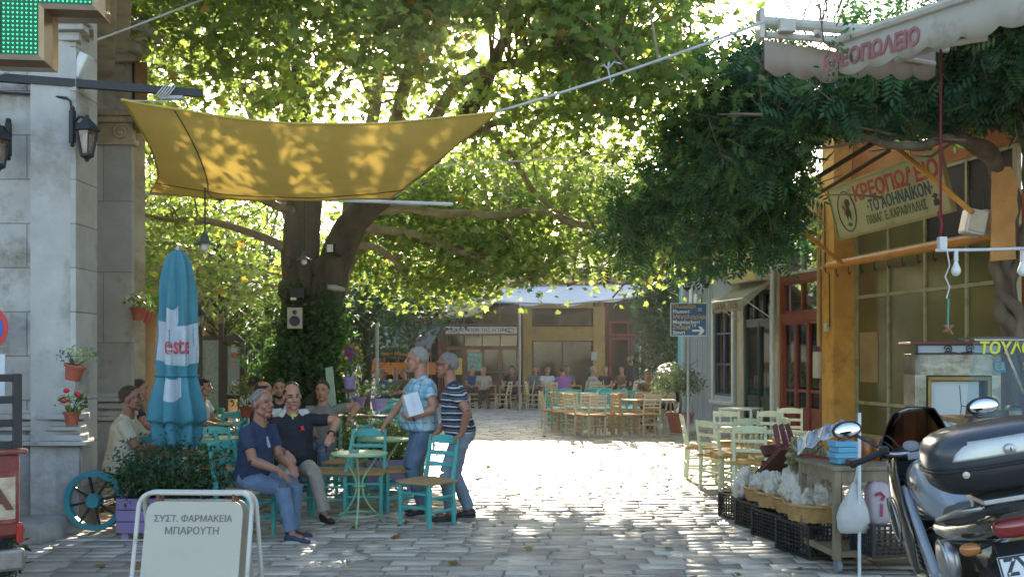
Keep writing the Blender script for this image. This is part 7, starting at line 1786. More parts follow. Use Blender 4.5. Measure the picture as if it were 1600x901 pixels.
HAIRC = {'grey': mat('grey hair', (.13, .115, .10), .8, .3, 60, .8, 160, stretch=(1, 1, .3), col2=(.30, .275, .24)), 'white': mat('white hair', (.22, .205, .185), .8, .15, 60, .8, 160, stretch=(1, 1, .3), col2=(.42, .395, .36)), 'black': mat('black hair', (.02, .016, .014), .6, .3, 30, .5, 120), 'brown': mat('brown hair', (.05, .032, .02), .6, .3, 30, .5, 120)}
M_eye = mat('eye dark', (.02, .014, .01), .3)
M_lip = mat('lip', (.24, .09, .07), .55)
JEAN = cloth('blue denim', (.085, .13, .20), col2=(.15, .21, .30)); JEAN2 = cloth('grey blue denim', (.14, .175, .22), col2=(.22, .265, .32)); KHAKI = cloth('stone trousers', (.36, .32, .26)); DARKT = cloth('charcoal trousers', (.025, .027, .032))
SHOE = mat('dark shoe', (.02, .02, .022), .5, .2, 8); SOLE = mat('pale sole', (.45, .43, .4), .7); NAVYSH = mat('navy shoe', (.03, .045, .085), .6, .2, 8)
def person(label, loc, yaw, P):
    """P: hip z, lean (forward, side), hands, feet, head turn, clothes ..., all in the person's own frame: +y ahead, +x right"""
    vox = P.get('vox', .008); near = vox <= .009
    k = P.get('size', 1.0)
    root = thing('person', label, 'person', (loc[0], loc[1], P.get('z0', 0)), yaw, P.get('group'))
    X, Y, Z = V((1, 0, 0)), V((0, 1, 0)), V((0, 0, 1))
    hip = V(P.get('hip', (0, 0, .93))); lean = P.get('lean', (0, 0)); fat = P.get('fat', 1.0)
    sp = V((lean[1], lean[0], 1)).normalized()
    tw = P.get('twist', 0.0); sx = V((math.cos(tw), math.sin(tw), 0)); sx = (sx - sp * sx.dot(sp)).normalized(); sy = sp.cross(sx)
    hx = X
    T = .50 * k; neck = hip + sp * T
    sh = {s: neck + sx * (.185 * k * s) - sp * .045 for s in (-1, 1)}
    hz_, hp_, hr_ = P.get('head', (0, 0, 0))
    # arms
    hands = P['hands']; el = {}; wr_ = {}
    for s in (-1, 1):
        tgt = V(hands[s][0]); hint = V(hands[s][1]) if len(hands[s]) > 1 and hands[s][1] is not None else V((s * .4, -.6, -.8))
        el[s], wr_[s] = ik(sh[s], tgt, .285 * k, .255 * k, hint)
    feet = P['feet']; kn = {}; an = {}; hj = {}
    for s in (-1, 1):
        hj[s] = hip + hx * (.092 * k * s) - Z * .02; tgt = V(feet[s][0]); kn[s], an[s] = ik(hj[s], tgt, .435 * k, .415 * k, V(feet[s][1]) if len(feet[s]) > 1 else Y)
    bm_ = MB()       # body, one continuous skin
    hrot = Matrix.Rotation(hz_, 3, 'Z') @ Matrix.Rotation(-hp_, 3, 'X') @ Matrix.Rotation(hr_, 3, 'Y')
    ha, hb, hc = hrot @ X, hrot @ Y, hrot @ Z
    kh = k * 1.09
    hcn = neck + sp * (.085 * kh) + hc * (.122 * k) + hb * (.025 + .02 * lean[0]) * k
    HM = Matrix((ha, hb, hc)).transposed()
    def hp(x, y, z): return hcn + (ha * x + hb * y + hc * z) * kh
    bm_.ball(hp(0, -.008, .025), V((.077, .097, .092)) * kh, 20, 14, HM)
    bm_.ball(hp(0, .028, -.045), V((.060, .064, .080)) * kh, 18, 12, HM)
    bm_.ball(hp(0, .055, -.105), V((.034, .032, .025)) * kh, 12, 8, HM)
    for s in (-1, 1):
        bm_.ball(hp(s * .035, .062, -.035), V((.026, .026, .026)) * kh, 10, 8, HM)
        bm_.tube([hp(s * .008, .088, .022), hp(s * .045, .076, .024)], [.013 * kh, .010 * kh], 8)
        bm_.ball(hp(s * .080, -.008, -.012), V((.011, .022, .034)) * kh, 10, 8, HM)
        bm_.tube([hp(s * .055, .0, -.06), hp(s * .035, .045, -.095)], [.026 * kh, .022 * kh], 8)
    bm_.tube([hp(0, .088, .018), hp(0, .108, -.012), hp(0, .118, -.034)], [.011 * kh, .013 * kh, .018 * kh], 9)
    for s in (-1, 1): bm_.ball(hp(s * .014, .104, -.038), .011 * kh, 8, 6)
    bm_.tube([hp(-.022, .083, -.068), hp(0, .092, -.066), hp(.022, .083, -.068)], .011 * kh, 7)
    bm_.tube([neck - sp * .06 - sy * .005, neck + sp * .02, hp(0, -.018, -.055)], [.074 * k, .066 * k, .060 * k], 14)
    def torso(grow, z0=-.08, hem=0.0, upto=1.0):
        b = P.get('belly', 0.0); R_ = []
        for t_, rx, ry, fo in ((z0, .168, .120, .0), (.0, .168, .125, .005), (.16, .160, .122, .012), (.35, .160, .118, .012), (.55, .168, .122, .012), (.74, .180, .118, .0), (.86, .176, .100, -.008), (.95, .125, .078, -.010), (1.0, .078, .066, -.006)):
            if t_ > upto: continue
            bb = b * max(0, 1 - ((t_ - .22) / .34) ** 2)
            w = min(1, max(0, t_ / .5)); ax_ = (hx * (1 - w) + sx * w).normalized(); ay = sp.cross(ax_)
            R_.append((hip + sp * (T * t_) + ay * (fo + bb * .6) * k, ax_ * (rx * fat + grow + bb * .4) * k, ay * (ry * fat + grow + bb * .7) * k))
        return R_
    bm_.loft(torso(-.012), 20)
    for s in (-1, 1):
        bm_.tube([sh[s] - sx * .03 * s, sh[s], sh[s].lerp(el[s], .5), el[s]], [.055 * k, .058 * k, .052 * k, .043 * k], 12)
        bm_.tube([el[s], el[s].lerp(wr_[s], .3), wr_[s]], [.045 * k, .046 * k, .029 * k], 12)
        # hand: fingers run along f, palm faces n
        f = hands[s][2] if len(hands[s]) > 2 else None; nrm = hands[s][3] if len(hands[s]) > 3 else None; curl = hands[s][4] if len(hands[s]) > 4 else .5
        f = V(f).normalized() if f is not None else (wr_[s] - el[s]).normalized()
        nrm = V(nrm) if nrm is not None else -Z * .7 - X * s * .7
        nrm = (nrm - f * nrm.dot(f)).normalized(); side = nrm.cross(f).normalized() * (1 if s > 0 else -1)       # towards the thumb
        w0 = wr_[s]; pc_ = w0 + f * .045 * k
        PM = Matrix((side, f, nrm)).transposed()
        bm_.tube([w0 - f * .01, w0 + f * .03], [.026 * k, .027 * k], 10)
        bm_.ball(pc_ + f * .006, V((.040, .050, .018)) * k, 14, 10, PM)
        for q, (o_, L) in enumerate(((.029, .072), (.0098, .082), (-.0098, .077), (-.029, .060))):
            a0 = w0 + (f * .078 + side * o_) * k; a1 = a0 + (f * math.cos(curl * .9) + nrm * math.sin(curl * .9)) * L * .48 * k; c2 = curl * 2.1
            a2 = a1 + (f * math.cos(c2) + nrm * math.sin(c2)) * L * .50 * k
            bm_.tube([w0 + (f * .045 + side * o_ * .8) * k, a0, a1, a2], [.0105 * k, .0098 * k, .0088 * k, .0072 * k], 8)
        t0 = w0 + (f * .018 + side * .026) * k; t1 = t0 + (f * .034 + side * .026 + nrm * .010) * k; t2 = t1 + (f * .030 + side * (.006 - .012 * curl) + nrm * .016 * curl) * k
        bm_.tube([t0, t1, t2], [.015 * k, .0115 * k, .009 * k], 8)
    for s in (-1, 1):
        bm_.tube([hj[s] + Z * .02, hj[s].lerp(kn[s], .35), kn[s]], [.082 * k, .075 * k, .052 * k], 12)
        bm_.tube([kn[s], kn[s].lerp(an[s], .3), an[s]], [.052 * k, .052 * k, .036 * k], 12)
        td = V(feet[s][2]) if len(feet[s]) > 2 else Y
        bm_.tube([an[s], an[s] - Z * .03 + td * .03, an[s] - Z * .045 + td * .13], [.036 * k, .034 * k, .028 * k], 8)
    sk = P.get('skin', SKIN)
    o = link_mesh('body', remeshed(bm_, 'body', vox * (.72 if near else 1), 3), sk, root, 180)
    # face details
    if P.get('face', True):
        for s in (-1, 1):
            q = MB(); q.ball(hp(s * .0315, .0815, .004), V((.012, .007, .0055)) * k, 10, 6, HM); obj('eye', q, M_eye, root, 180)
            q = MB(); q.tube([hp(s * .014, .098, .026), hp(s * .034, .096, .032), hp(s * .052, .08, .024)], [.0045 * k, .006 * k, .0035 * k], 6); obj('eyebrow', q, HAIRC[P.get('brow', P.get('hair', 'grey'))], root, 180)
        q = MB(); q.tube([hp(-.024, .091, -.070), hp(0, .1005, -.067), hp(.024, .091, -.070)], [.003 * k, .0065 * k, .003 * k], 6); obj('mouth', q, M_lip, root, 180)
    if P.get('stubble'): pass
    # hair cap
    hs = P.get('hairstyle', 'short'); q = MB(); nU, nV = 40, 26; vs = {}; fs = []
    def keep(d):
        x, y, z = d
        line = -.34 + 1.22 * max(0, y + .12) if y > -.12 else -.60
        if hs == 'long': line = -.9 if y < .35 else .35
        if abs(x) > .72 and -.35 < y < .30: line = max(line, -.12)
        if hs == 'bald' and z > .50 and y > -.62: return False
        if hs == 'receding' and y > .1 and z > line and abs(x) < .55 + .0 and z < .98 and y > .25: return False
        return z > line + .16 * noise.noise(V((x * 5, y * 5, z * 5 + len(label))))
    cen = V((0, -.010, .022)); rad = V((.0800, .1000, .0955)) * P.get('hairvol', 1.0)
    for i in range(nV + 1):
        for j in range(nU):
            th = math.pi * i / nV; a = 2 * math.pi * j / nU; d = V((math.sin(th) * math.cos(a), math.sin(th) * math.sin(a), math.cos(th)))
            w = 1.015 + .05 * noise.noise(d * 4 + V((len(label), 0, 0))) + .035 * noise.noise(V((d.x * 16, d.y * 16, d.z * 6)))
            if hs == 'long' and d.z < -.2: w += .08
            vs[(i, j)] = (cen + V((d.x * rad.x, d.y * rad.y, d.z * rad.z)) * w, d)
    idx = {}; vl = []
    def gi(key):
        if key not in idx: idx[key] = len(vl); vl.append(hp(*vs[key][0]))
        return idx[key]
    for i in range(nV):
        for j in range(nU):
            ks = [(i, j), (i + 1, j), (i + 1, (j + 1) % nU), (i, (j + 1) % nU)]
            dm = sum((vs[c][1] for c in ks), V((0, 0, 0))) / 4
            if keep(dm): fs.append(tuple(gi(c) for c in ks))
    q.add(vl, fs); obj('hair', q, HAIRC[P.get('hair', 'grey')], root, 180, solid=.007 * k)
    if P.get('moustache'):
        q = MB(); q.tube([hp(-.03, .088, -.060), hp(0, .105, -.052), hp(.03, .088, -.060)], [.004 * k, .008 * k, .004 * k], 6); obj('moustache', q, HAIRC[P['moustache']], root, 180)
    if P.get('beard'):
        q = MB(); q.tube([hp(-.062, .01, -.05), hp(-.045, .06, -.095), hp(0, .088, -.118), hp(.045, .06, -.095), hp(.062, .01, -.05)], [.012 * k, .018 * k, .022 * k, .018 * k, .012 * k], 8); obj('beard', q, HAIRC[P['beard']], root, 180)
    # shirt
    st_ = MB(); st_.loft(torso(.014 + P.get('loose', .0), P.get('hem', -.10)), 24); sl = P.get('sleeve', .52)
    for s in (-1, 1):
        e = sh[s].lerp(el[s], min(1, sl)); r1 = .068 - .010 * min(1, sl)
        st_.tube([sh[s] - sx * .05 * s - sp * .01, sh[s], sh[s].lerp(e, .55), e], [.064 * k, .070 * k, .067 * k, (r1 + .006 if sl < 1 else .052) * k], 14)
        if sl > 1: st_.tube([el[s], el[s].lerp(wr_[s], .4), el[s].lerp(wr_[s], min(.93, sl - 1))], [.052 * k, .050 * k, .040 * k], 12)
    sm = remeshed(st_, 'shirt', vox, 4, P.get('wrinkle', .012), 9, len(label) * 1.3)
    so = link_mesh('shirt', sm, P['shirt'], root, 180)
    if P.get('collar'):
        q = MB(); nn = neck + sp * .002
        for s in (-1, 1):
            pts = [nn - sy * .062 + sp * .045, nn - sy * .035 + sx * s * .058 + sp * .045, nn + sy * .02 + sx * s * .068 + sp * .028, nn + sy * .062 + sx * s * .028 + sp * (-.005)]
            lo = [nn - sy * .082 + sp * .0, nn - sy * .05 + sx * s * .085 - sp * .002, nn + sy * .03 + sx * s * .092 - sp * .02, nn + sy * .082 + sx * s * .06 - sp * .075]
            q.add(pts + lo, [(i, i + 1, 5 + i, 4 + i) for i in range(3)])
        obj('collar', q, P.get('collarm', P['shirt']), so, 180, solid=.008)
    if P.get('placket'):
        q = MB(); c0 = neck + sy * .066 - sp * .02; c1 = hip + sp * T * .66 + sy * (.142 * fat + P.get('belly', 0) * .5)
        q.bar(c0, c1, .03, .012, up=sy); obj('placket', q, P['placket'], so, 0)
    # trousers
    tr_ = MB(); tr_.loft([(hip + sp * T * z_ if z_ > 0 else hip + Z * z_, hx * rx * k, V((0, ry, 0)) * k) for z_, rx, ry in ((.14, .163 * fat, .128 * fat), (.0, .172 * fat, .132 * fat), (-.06, .165, .125), (-.12, .11, .08))], 20)
    for s in (-1, 1):
        tr_.tube([hj[s] + Z * .03, hj[s].lerp(kn[s], .25), hj[s].lerp(kn[s], .7), kn[s]], [.100 * k, .100 * k, .082 * k, .073 * k], 14)
        e = kn[s].lerp(an[s], P.get('legend', .96)); tr_.tube([kn[s], kn[s].lerp(e, .3), kn[s].lerp(e, .75), e], [.073 * k, .070 * k, .062 * k, .066 * k], 14)
    link_mesh('trousers', remeshed(tr_, 'trousers', vox, 4, P.get('wrinkle', .009) * 1.2, 8, len(label) * .7), P['trousers'], root, 180)
    if P.get('belt'):
        q = MB(); c = hip + sp * T * .125; fb = P.get('belly', 0) * .25; q.loft([(c + sp * z_ + V((0, fb * .6, 0)), hx * (.178 * fat + fb * .3) * k, sp.cross(hx) * (.140 * fat + fb * .6) * k) for z_ in (-.016, .018)], 30); obj('belt', q, SHOE, root, 40)
        q = MB(); q.box(c + V((0, .150 * fat + fb * 1.2, .0)), (.045, .012, .035)); obj('buckle', q, MATS['dull steel'], root, 0, .003)
    # shoes
    for s in (-1, 1):
        td = (V(feet[s][2]) if len(feet[s]) > 2 else Y).normalized(); sd2 = V((td.y, -td.x, 0)).normalized(); upn = sd2.cross(td).normalized(); a0 = an[s]
        q = MB(); RR = [(-.065, .032, .030, -.045), (-.04, .040, .05, -.035), (.02, .040, .048, -.040), (.08, .046, .034, -.052), (.14, .046, .026, -.060), (.185, .032, .018, -.064), (.20, .012, .008, -.066)]
        q.loft([(a0 + td * y_ * k + upn * z_ * k, sd2 * rx * k, upn * rz_ * k) for y_, rx, rz_, z_ in RR], 14); so_ = obj('shoe', q, P.get('shoes', SHOE), root, 60)
        q = MB(); q.loft([(a0 + td * y_ * k - upn * .083 * k + upn * o_, sd2 * 0 + sd2 * .047 * k, td * .13 * k) for y_, o_ in ((.065, -.0), (.065, .022))], 20); obj('sole', q, P.get('soles', SHOE), so_, 40)
    root['_wr'] = [list(wr_[s]) for s in (-1, 1)]; del root['_wr']
    return root, dict(neck=neck, sp=sp, sx=sx, sy=sy, hp=hp, wr=wr_, el=el, hip=hip, so=so, T=T, HM=HM)
def pattern_mat(name, base, fn):
    m = mat(name, base, .85, .06, 5, .25, 45); n = m.node_tree.nodes; l = m.node_tree.links; b = n['Principled BSDF']
    src = b.inputs['Base Color'].links[0].from_socket; tc = n.new('ShaderNodeTexCoord'); sp = n.new('ShaderNodeSeparateXYZ')
    nz = n.new('ShaderNodeTexNoise'); nz.inputs['Scale'].default_value = 3.5; l.new(tc.outputs['Object'], nz.inputs['Vector'])
    mv = n.new('ShaderNodeVectorMath'); mv.operation = 'MULTIPLY_ADD'; l.new(nz.outputs['Color'], mv.inputs[0]); mv.inputs[1].default_value = (.05, .05, .05); l.new(tc.outputs['Object'], mv.inputs[2])
    l.new(mv.outputs[0], sp.inputs[0])
    def stripe(axis, period, duty, phase=0.0, soft=.04):
        a = n.new('ShaderNodeMath'); a.operation = 'MULTIPLY_ADD'; l.new(sp.outputs[axis], a.inputs[0]); a.inputs[1].default_value = 1 / period; a.inputs[2].default_value = phase + 10
        f = n.new('ShaderNodeMath'); f.operation = 'FRACT'; l.new(a.outputs[0], f.inputs[0])
        r = n.new('ShaderNodeValToRGB'); e = r.color_ramp.elements; e[0].position = 0; e[0].color = (1, 1, 1, 1); e[1].position = max(.001, duty); e[1].color = (1, 1, 1, 1)
        e2 = e.new(min(.999, duty + soft)); e2.color = (0, 0, 0, 1); e3 = e.new(.999); e3.color = (0, 0, 0, 1); l.new(f.outputs[0], r.inputs[0]); return r.outputs[0]
    def mix(cur, col, fac, k=1.0):
        x = n.new('ShaderNodeMix'); x.data_type = 'RGBA'
        mm = n.new('ShaderNodeMath'); mm.operation = 'MULTIPLY'; l.new(fac, mm.inputs[0]); mm.inputs[1].default_value = k
        l.new(mm.outputs[0], x.inputs['Factor']); l.new(cur, x.inputs['A']); x.inputs['B'].default_value = (*col, 1); return x.outputs['Result']
    l.new(fn(src, stripe, mix), b.inputs['Base Color']); return m
def fn_plaid(c, stripe, mix):
    for ax_ in ('Z', 'X'):
        c = mix(c, (.12, .36, .55), stripe(ax_, .085, .30, .1), .55); c = mix(c, (.05, .20, .36), stripe(ax_, .085, .05, .02), .7); c = mix(c, (.62, .66, .66), stripe(ax_, .085, .10, .45), .6)
    return mix(c, (.12, .36, .5), stripe('Y', .085, .30, .1), .4)
PLAID = pattern_mat('blue plaid cloth', (.40, .56, .64), fn_plaid)
STRIPES = pattern_mat('navy white stripes', (.018, .022, .045), lambda c, s, m: m(m(c, (.50, .52, .55), s('Z', .068, .20, .15), 1), (.32, .34, .38), s('Z', .068, .05, -.32), .9))
NAVY = cloth('navy polo', (.022, .035, .075)); BLACKP = cloth('black polo', (.014, .015, .022)); CREAM = cloth('cream polo', (.52, .47, .36)); GREYT = cloth('taupe henley', (.21, .19, .165)); WHITET = cloth('white cotton', (.60, .61, .63))
PURP = cloth('violet cotton', (.30, .10, .36)); BLUEJ = cloth('blue jumper', (.04, .10, .26)); BROWNJ = cloth('brown jumper', (.17, .10, .05)); GREYJ = cloth('grey blue shirt', (.16, .19, .23)); DARKJ = cloth('dark shirt', (.03, .032, .034)); PALEJ = cloth('pale shirt', (.42, .41, .37)); LILAC = cloth('dusky violet tee', (.17, .12, .24))

# --- standing man in the checked shirt, looking left, one hand on a chair back, white package under the other arm
x, y = xat(661, 10.95), 10.95
o, k_ = person('standing man in blue checked shirt and jeans holding a white package', (x, y), R(112), dict(vox=.007, size=1.045, hip=(0, 0, .945), lean=(.05, 0), fat=1.12, belly=.05, shirt=PLAID, trousers=JEAN, belt=True, collar=True, sleeve=.58, loose=.012, hem=-.06,
    hair='white', hairstyle='short', hairvol=.97, brow='white', head=(R(-22), R(2), 0), shoes=SHOE, soles=SHOE,
    hands={1: ((.10, .44, .93), (.5, -.5, -.3), (-.1, .6, -.8), (-.2, -.4, -.7), .6), -1: ((-.25, .20, 1.06), (-.5, -.8, -.3), (.35, .7, .15), (.5, -.2, .5), .75)},
    feet={-1: ((-.11, .03, .085), (0, 1, 0), (-.2, 1, 0)), 1: ((.11, -.03, .085), (0, 1, 0), (.25, 1, 0))}))
hp_ = k_['wr'][-1]
pk = thing('package', 'white box shaped package held under the arm of the checked shirt man', 'package', (x, y, 0), R(112))
m = MB(); m.box(hp_ + V((-.03, .0, .14)), (.10, .17, .24), Matrix.Rotation(R(-14), 3, 'X') @ Matrix.Rotation(R(14), 3, 'Y')); obj('carton', m, mat('white card', (.66, .67, .70), .6, .04), pk, 0, .004)
m = MB(); m.box(hp_ + V((-.03, .0, .14)), (.102, .04, .242), Matrix.Rotation(R(-14), 3, 'X') @ Matrix.Rotation(R(14), 3, 'Y')); obj('tape', m, mat('pale tape', (.58, .60, .66), .4), pk, 0)
m = MB(); c = k_['wr'][-1] - (k_['wr'][-1] - k_['el'][-1]).normalized() * .015; dd = (k_['wr'][-1] - k_['el'][-1]).normalized(); a = dd.orthogonal().normalized(); b = dd.cross(a)
m.tube([c + (a * math.cos(t_) + b * math.sin(t_)) * .034 for t_ in [i * R(20) for i in range(18)]], .010, 6, closed=True); obj('wristwatch', m, SHOE, o, 180)
# --- man in the striped polo leaning on the chair back
x, y = xat(715, 10.5), 10.5
cx, cyy = xat(668, 10.2), 10.15; ca = R(143)
cl_ = V((cx, cyy, 0)) + Matrix.Rotation(ca, 3, 'Z') @ V((0, -.27, .885))
yw = R(98)
def tolocal(p, x, y, yw): return Matrix.Rotation(-yw, 3, 'Z') @ (V(p) - V((x, y, 0)))
side_c = Matrix.Rotation(ca, 3, 'Z') @ V((1, 0, 0))
hl, hr2 = tolocal(cl_ - side_c * -.16, x, y, yw), tolocal(cl_ + side_c * -.16, x, y, yw)
if hl.x > hr2.x: hl, hr2 = hr2, hl
o, k_ = person('standing man in navy and white striped polo leaning on a turquoise chair', (x, y), yw, dict(vox=.007, size=1.01, hip=(0, -.05, .92), lean=(.24, 0), fat=1.04, belly=.02, shirt=STRIPES, trousers=JEAN2, belt=True, collar=True, collarm=NAVY, sleeve=.62, loose=.008, hem=-.03, skin=SKIN2,
    hair='grey', hairstyle='short', head=(R(-14), R(-4), 0),
    hands={-1: (hl + V((-.02, -.055, .035)), (-.6, -.5, -.3), (0, .6, -.35), (0, -.3, -1), .8), 1: (hr2 + V((.02, -.055, .035)), (.6, -.5, -.3), (0, .6, -.35), (0, -.3, -1), .8)},
    feet={-1: ((-.10, .08, .085), (0, 1, 0), (-.1, 1, 0)), 1: ((.12, -.14, .085), (0, 1, 0), (.2, 1, 0))}))
m = MB()
for s in (-1, 1): m.tube([k_['hp'](s * .012, .108, .006), k_['hp'](s * .03, .106, -.006), k_['hp'](s * .055, .095, .004), k_['hp'](s * .05, .1, .016), k_['hp'](s * .02, .11, .018), k_['hp'](s * .012, .108, .006)], .0035, 5); m.tube([k_['hp'](s * .055, .095, .008), k_['hp'](s * .084, .0, .008)], .0035, 5)
obj('spectacles', m, SHOE, o, 180)
# --- seated man front left: navy polo, jeans, hand on the knee
x, y = xat(398, 9.5), 9.5; yw = R(-112)
kn_t = {-1: (-.13, .42, .085), 1: (.12, .40, .085)}
o, k_ = person('seated man in navy polo and blue jeans, nearest on the left', (x, y), yw, dict(vox=.007, size=1.02, hip=(0, -.06, .56), lean=(.22, 0), fat=1.02, belly=.03, shirt=NAVY, trousers=JEAN, collar=True, sleeve=.62, skin=SKIN2, hem=-.04,
    placket=mat('pale placket', (.34, .36, .44), .8, .2, 20), hair='grey', hairstyle='receding', head=(R(-12), R(-3), 0), moustache=None, shoes=NAVYSH, soles=SOLE,
    hands={1: ((.15, .38, .66), (.5, -.5, -.5), (-.05, .8, -.5), (0, -.2, -1), .25), -1: ((-.06, .36, .68), (-.5, -.5, -.6), (.45, .7, -.4), (0, -.2, -1), .3)},
    feet={-1: ((-.14, .34, .085), (0, 1, .4), (-.05, 1, 0)), 1: ((.12, .50, .085), (0, 1, .4), (.05, 1, 0))}))
# --- seated man in black polo, arm over the neighbouring chair
x, y = xat(462, 10.7), 10.7; yw = R(-158)
o, k_ = person('seated man in black polo with red chest emblem and stone trousers', (x, y), yw, dict(vox=.007, size=1.03, hip=(0, -.08, .555), lean=(-.05, .03), fat=1.10, belly=.055, shirt=BLACKP, trousers=KHAKI, collar=True, sleeve=.66, hem=-.03, skin=SKIN,
    hair='brown', brow='brown', hairstyle='bald', head=(R(2), R(6), R(4)), shoes=SHOE, soles=SHOE,
    hands={-1: ((-.34, .20, .88), (-.9, -.2, .3), (.35, .6, -.5), (.4, -.2, -.8), .5), 1: ((.12, .22, .70), (.6, -.6, -.4), (-.35, .6, -.6), (-.2, -.3, -1), .4)},
    feet={-1: ((-.22, .44, .085), (0, 1, .3), (-.25, 1, 0)), 1: ((.14, .30, .085), (0, 1, .4), (.2, 1, 0))}))
sf_ = k_['hip'] + k_['sp'] * k_['T'] * .74
m = MB(); c = sf_ + k_['sy'] * .150 + k_['sx'] * -.075
m.add([c + k_['sx'] * u + k_['sp'] * w + k_['sy'] * .006 for u, w in ((-.02, -.03), (.0, -.012), (.022, -.03), (.016, .0), (.024, .028), (.004, .022), (-.006, .036), (-.012, .012))], [tuple(range(8))]); obj('chest_emblem', m, mat('emblem scarlet', (.55, .03, .03), .7), k_['so'], 0, solid=.01)
m = MB(); nk = k_['neck'] + k_['sy'] * .068; m.add([nk + k_['sx'] * -.035 + k_['sp'] * .02, nk + k_['sx'] * .035 + k_['sp'] * .02, nk - k_['sp'] * .085 + k_['sy'] * .038], [(0, 1, 2)]); obj('undershirt', m, mat('lime undershirt', (.42, .52, .08), .8), k_['so'], 0, solid=.012)
for s, rr in ((1, .031), (-1, .034)):
    dd = (k_['wr'][s] - k_['el'][s]).normalized(); a = dd.orthogonal().normalized(); b = dd.cross(a); m = MB()
    for off in ((.02, .05) if s == 1 else (.02,)): m.tube([k_['wr'][s] - dd * off + (a * math.cos(t_) + b * math.sin(t_)) * (rr + off * .06) for t_ in [i * R(20) for i in range(18)]], .006 if s == 1 else .011, 6, closed=True)
    obj('bracelet' if s == 1 else 'wristwatch', m, SHOE, o, 180)
sg_ = thing('sunglasses', 'folded sunglasses dangling from the hand of the black polo man', 'sunglasses', (x, y, 0), yw)
m = MB(); c = k_['wr'][-1] + V((.05, .05, -.09)); m.tube([c + V((0, 0, .07)), c, c + V((.01, 0, -.05))], .006, 5); m.ball(c + V((.012, 0, -.07)), (.012, .02, .024), 8, 6); m.ball(c + V((.012, 0, -.025)), (.012, .02, .022), 8, 6); obj('frame', m, M_iron, sg_, 180)
# --- the man in the cream polo on the wheel bench
x, y = xat(196, 10.35), 10.3; yw = R(-80)
person('seated man in cream polo behind the dark shrub, looking right', (x, y), yw, dict(vox=.008, hip=(0, -.05, .58), lean=(.18, 0), fat=1.12, belly=.05, shirt=CREAM, trousers=DARKT, collar=True, sleeve=.66, hair='brown', hairstyle='short', skin=SKIN2, head=(R(-8), R(-6), 0),
    hands={-1: ((-.10, .42, .84), (-.6, -.5, -.5), (.1, .8, .1), (0, 0, -1), .4), 1: ((.12, .40, .80), (.6, -.5, -.6), (-.2, .8, .0), (0, 0, -1), .4)}, feet={-1: ((-.14, .40, .085),), 1: ((.14, .38, .085),)}))
def seated(label, px, d, yw, shirt, hair='black', hs='short', vox=.014, lean=(.08, 0), head=(0, 0, 0), hands=None, trousers=DARKT, group=None, **kw):
    hd = hands or {-1: ((-.14, .34, .70), (-.6, -.5, -.5), (.1, .8, -.2), (0, 0, -1), .4), 1: ((.14, .34, .70), (.6, -.5, -.5), (-.1, .8, -.2), (0, 0, -1), .4)}
    return person(label, (xat(px, d), d), yw, dict(dict(vox=vox, hip=(0, -.05, .555), lean=lean, shirt=shirt, trousers=trousers, hair=hair, hairstyle=hs, head=head, hands=hd, feet={-1: ((-.14, .40, .085),), 1: ((.14, .42, .085),)}, face=vox < .016, collar=vox < .016, group=group), **kw))
seated('seated man in taupe henley with his arm over a chair back', 503, 13.2, R(178), GREYT, 'brown', 'short', .010, (-.06, 0), (R(-4), R(4), 0), {-1: ((-.40, .12, .92), (-.9, 0, .2), (.1, .6, -.7), (.5, 0, -.7), .4), 1: ((.16, .32, .72), (.6, -.5, -.5), (-.1, .8, -.2), (0, 0, -1), .4)}, JEAN)
seated('seated man in white shirt seen from behind with short dark hair', 455, 12.5, R(-12), WHITET, 'black', 'short', .010, sleeve=.6)
seated('bearded man in dark shirt facing out between the seated heads', 437, 13.9, R(190), DARKJ, 'black', 'short', .011, beard='black')
seated('balding man in dark shirt turned right behind the navy polo man', 408, 12.8, R(-75), DARKJ, 'black', 'bald', .010, (.1, 0), beard='black')
seated('dark haired man in white shirt by the red plank fence', 391, 16.6, R(-30), WHITET, 'black', 'short', .012, (.2, 0))
seated('woman with long dark hair in white top before the town map', 312, 14.8, R(-95), WHITET, 'black', 'long', .012, (.15, 0))
seated('man in dark shirt half hidden behind the closed parasol', 214, 14.0, R(-70), DARKJ, 'black', 'short', .012, (.1, 0))
for args in (('white haired man in blue jumper under the teal awning', 598, 27.5, R(-130), BLUEJ, 'white'), ('man in grey shirt at the centre of the trio under the teal awning', 618, 28, R(170), GREYJ, 'grey'), ('brown shirted person at the right of the trio under the teal awning', 632, 27.4, R(120), BROWNJ, 'grey'),
             ('man in dark blue by the left brown cafe door', 738, 33.6, R(200), BLUEJ, 'black'), ('man in pale shirt with his arm out on a chair, before the brown cafe', 756, 33.2, R(182), PALEJ, 'brown'), ('man in dark shirt at the table under the red pot', 800, 33.2, R(150), DARKJ, 'black'),
             ('man in grey blue shirt at the left of the ochre cafe window', 836, 33.6, R(170), GREYJ, 'brown'), ('person in white tee before the ochre cafe window', 855, 33.4, R(190), WHITET, 'black'), ('man in grey shirt behind the violet one at the ochre cafe', 886, 34.4, R(185), GREYJ, 'brown'), ('person in violet top with their back turned at the ochre cafe', 879, 31.6, R(15), PURP, 'brown'),
             ('white haired man in pale shirt facing right by the ochre pillar', 926, 32.2, R(-70), PALEJ, 'white'), ('dark dressed man right of the white haired one', 946, 33.6, R(160), DARKJ, 'black'), ('person in brown behind the small dark table by the red doors', 972, 34.0, R(140), BROWNJ, 'black')):
    seated(*args, vox=.02)
seated('man in brown jumper facing out beside the potted olive tree', 1012, 24.0, R(176), BROWNJ, 'black', 'short', .014)
seated('person in white shirt partly hidden behind the potted olive tree', 1046, 23.6, R(95), WHITET, 'black', 'short', .014, (.1, 0))
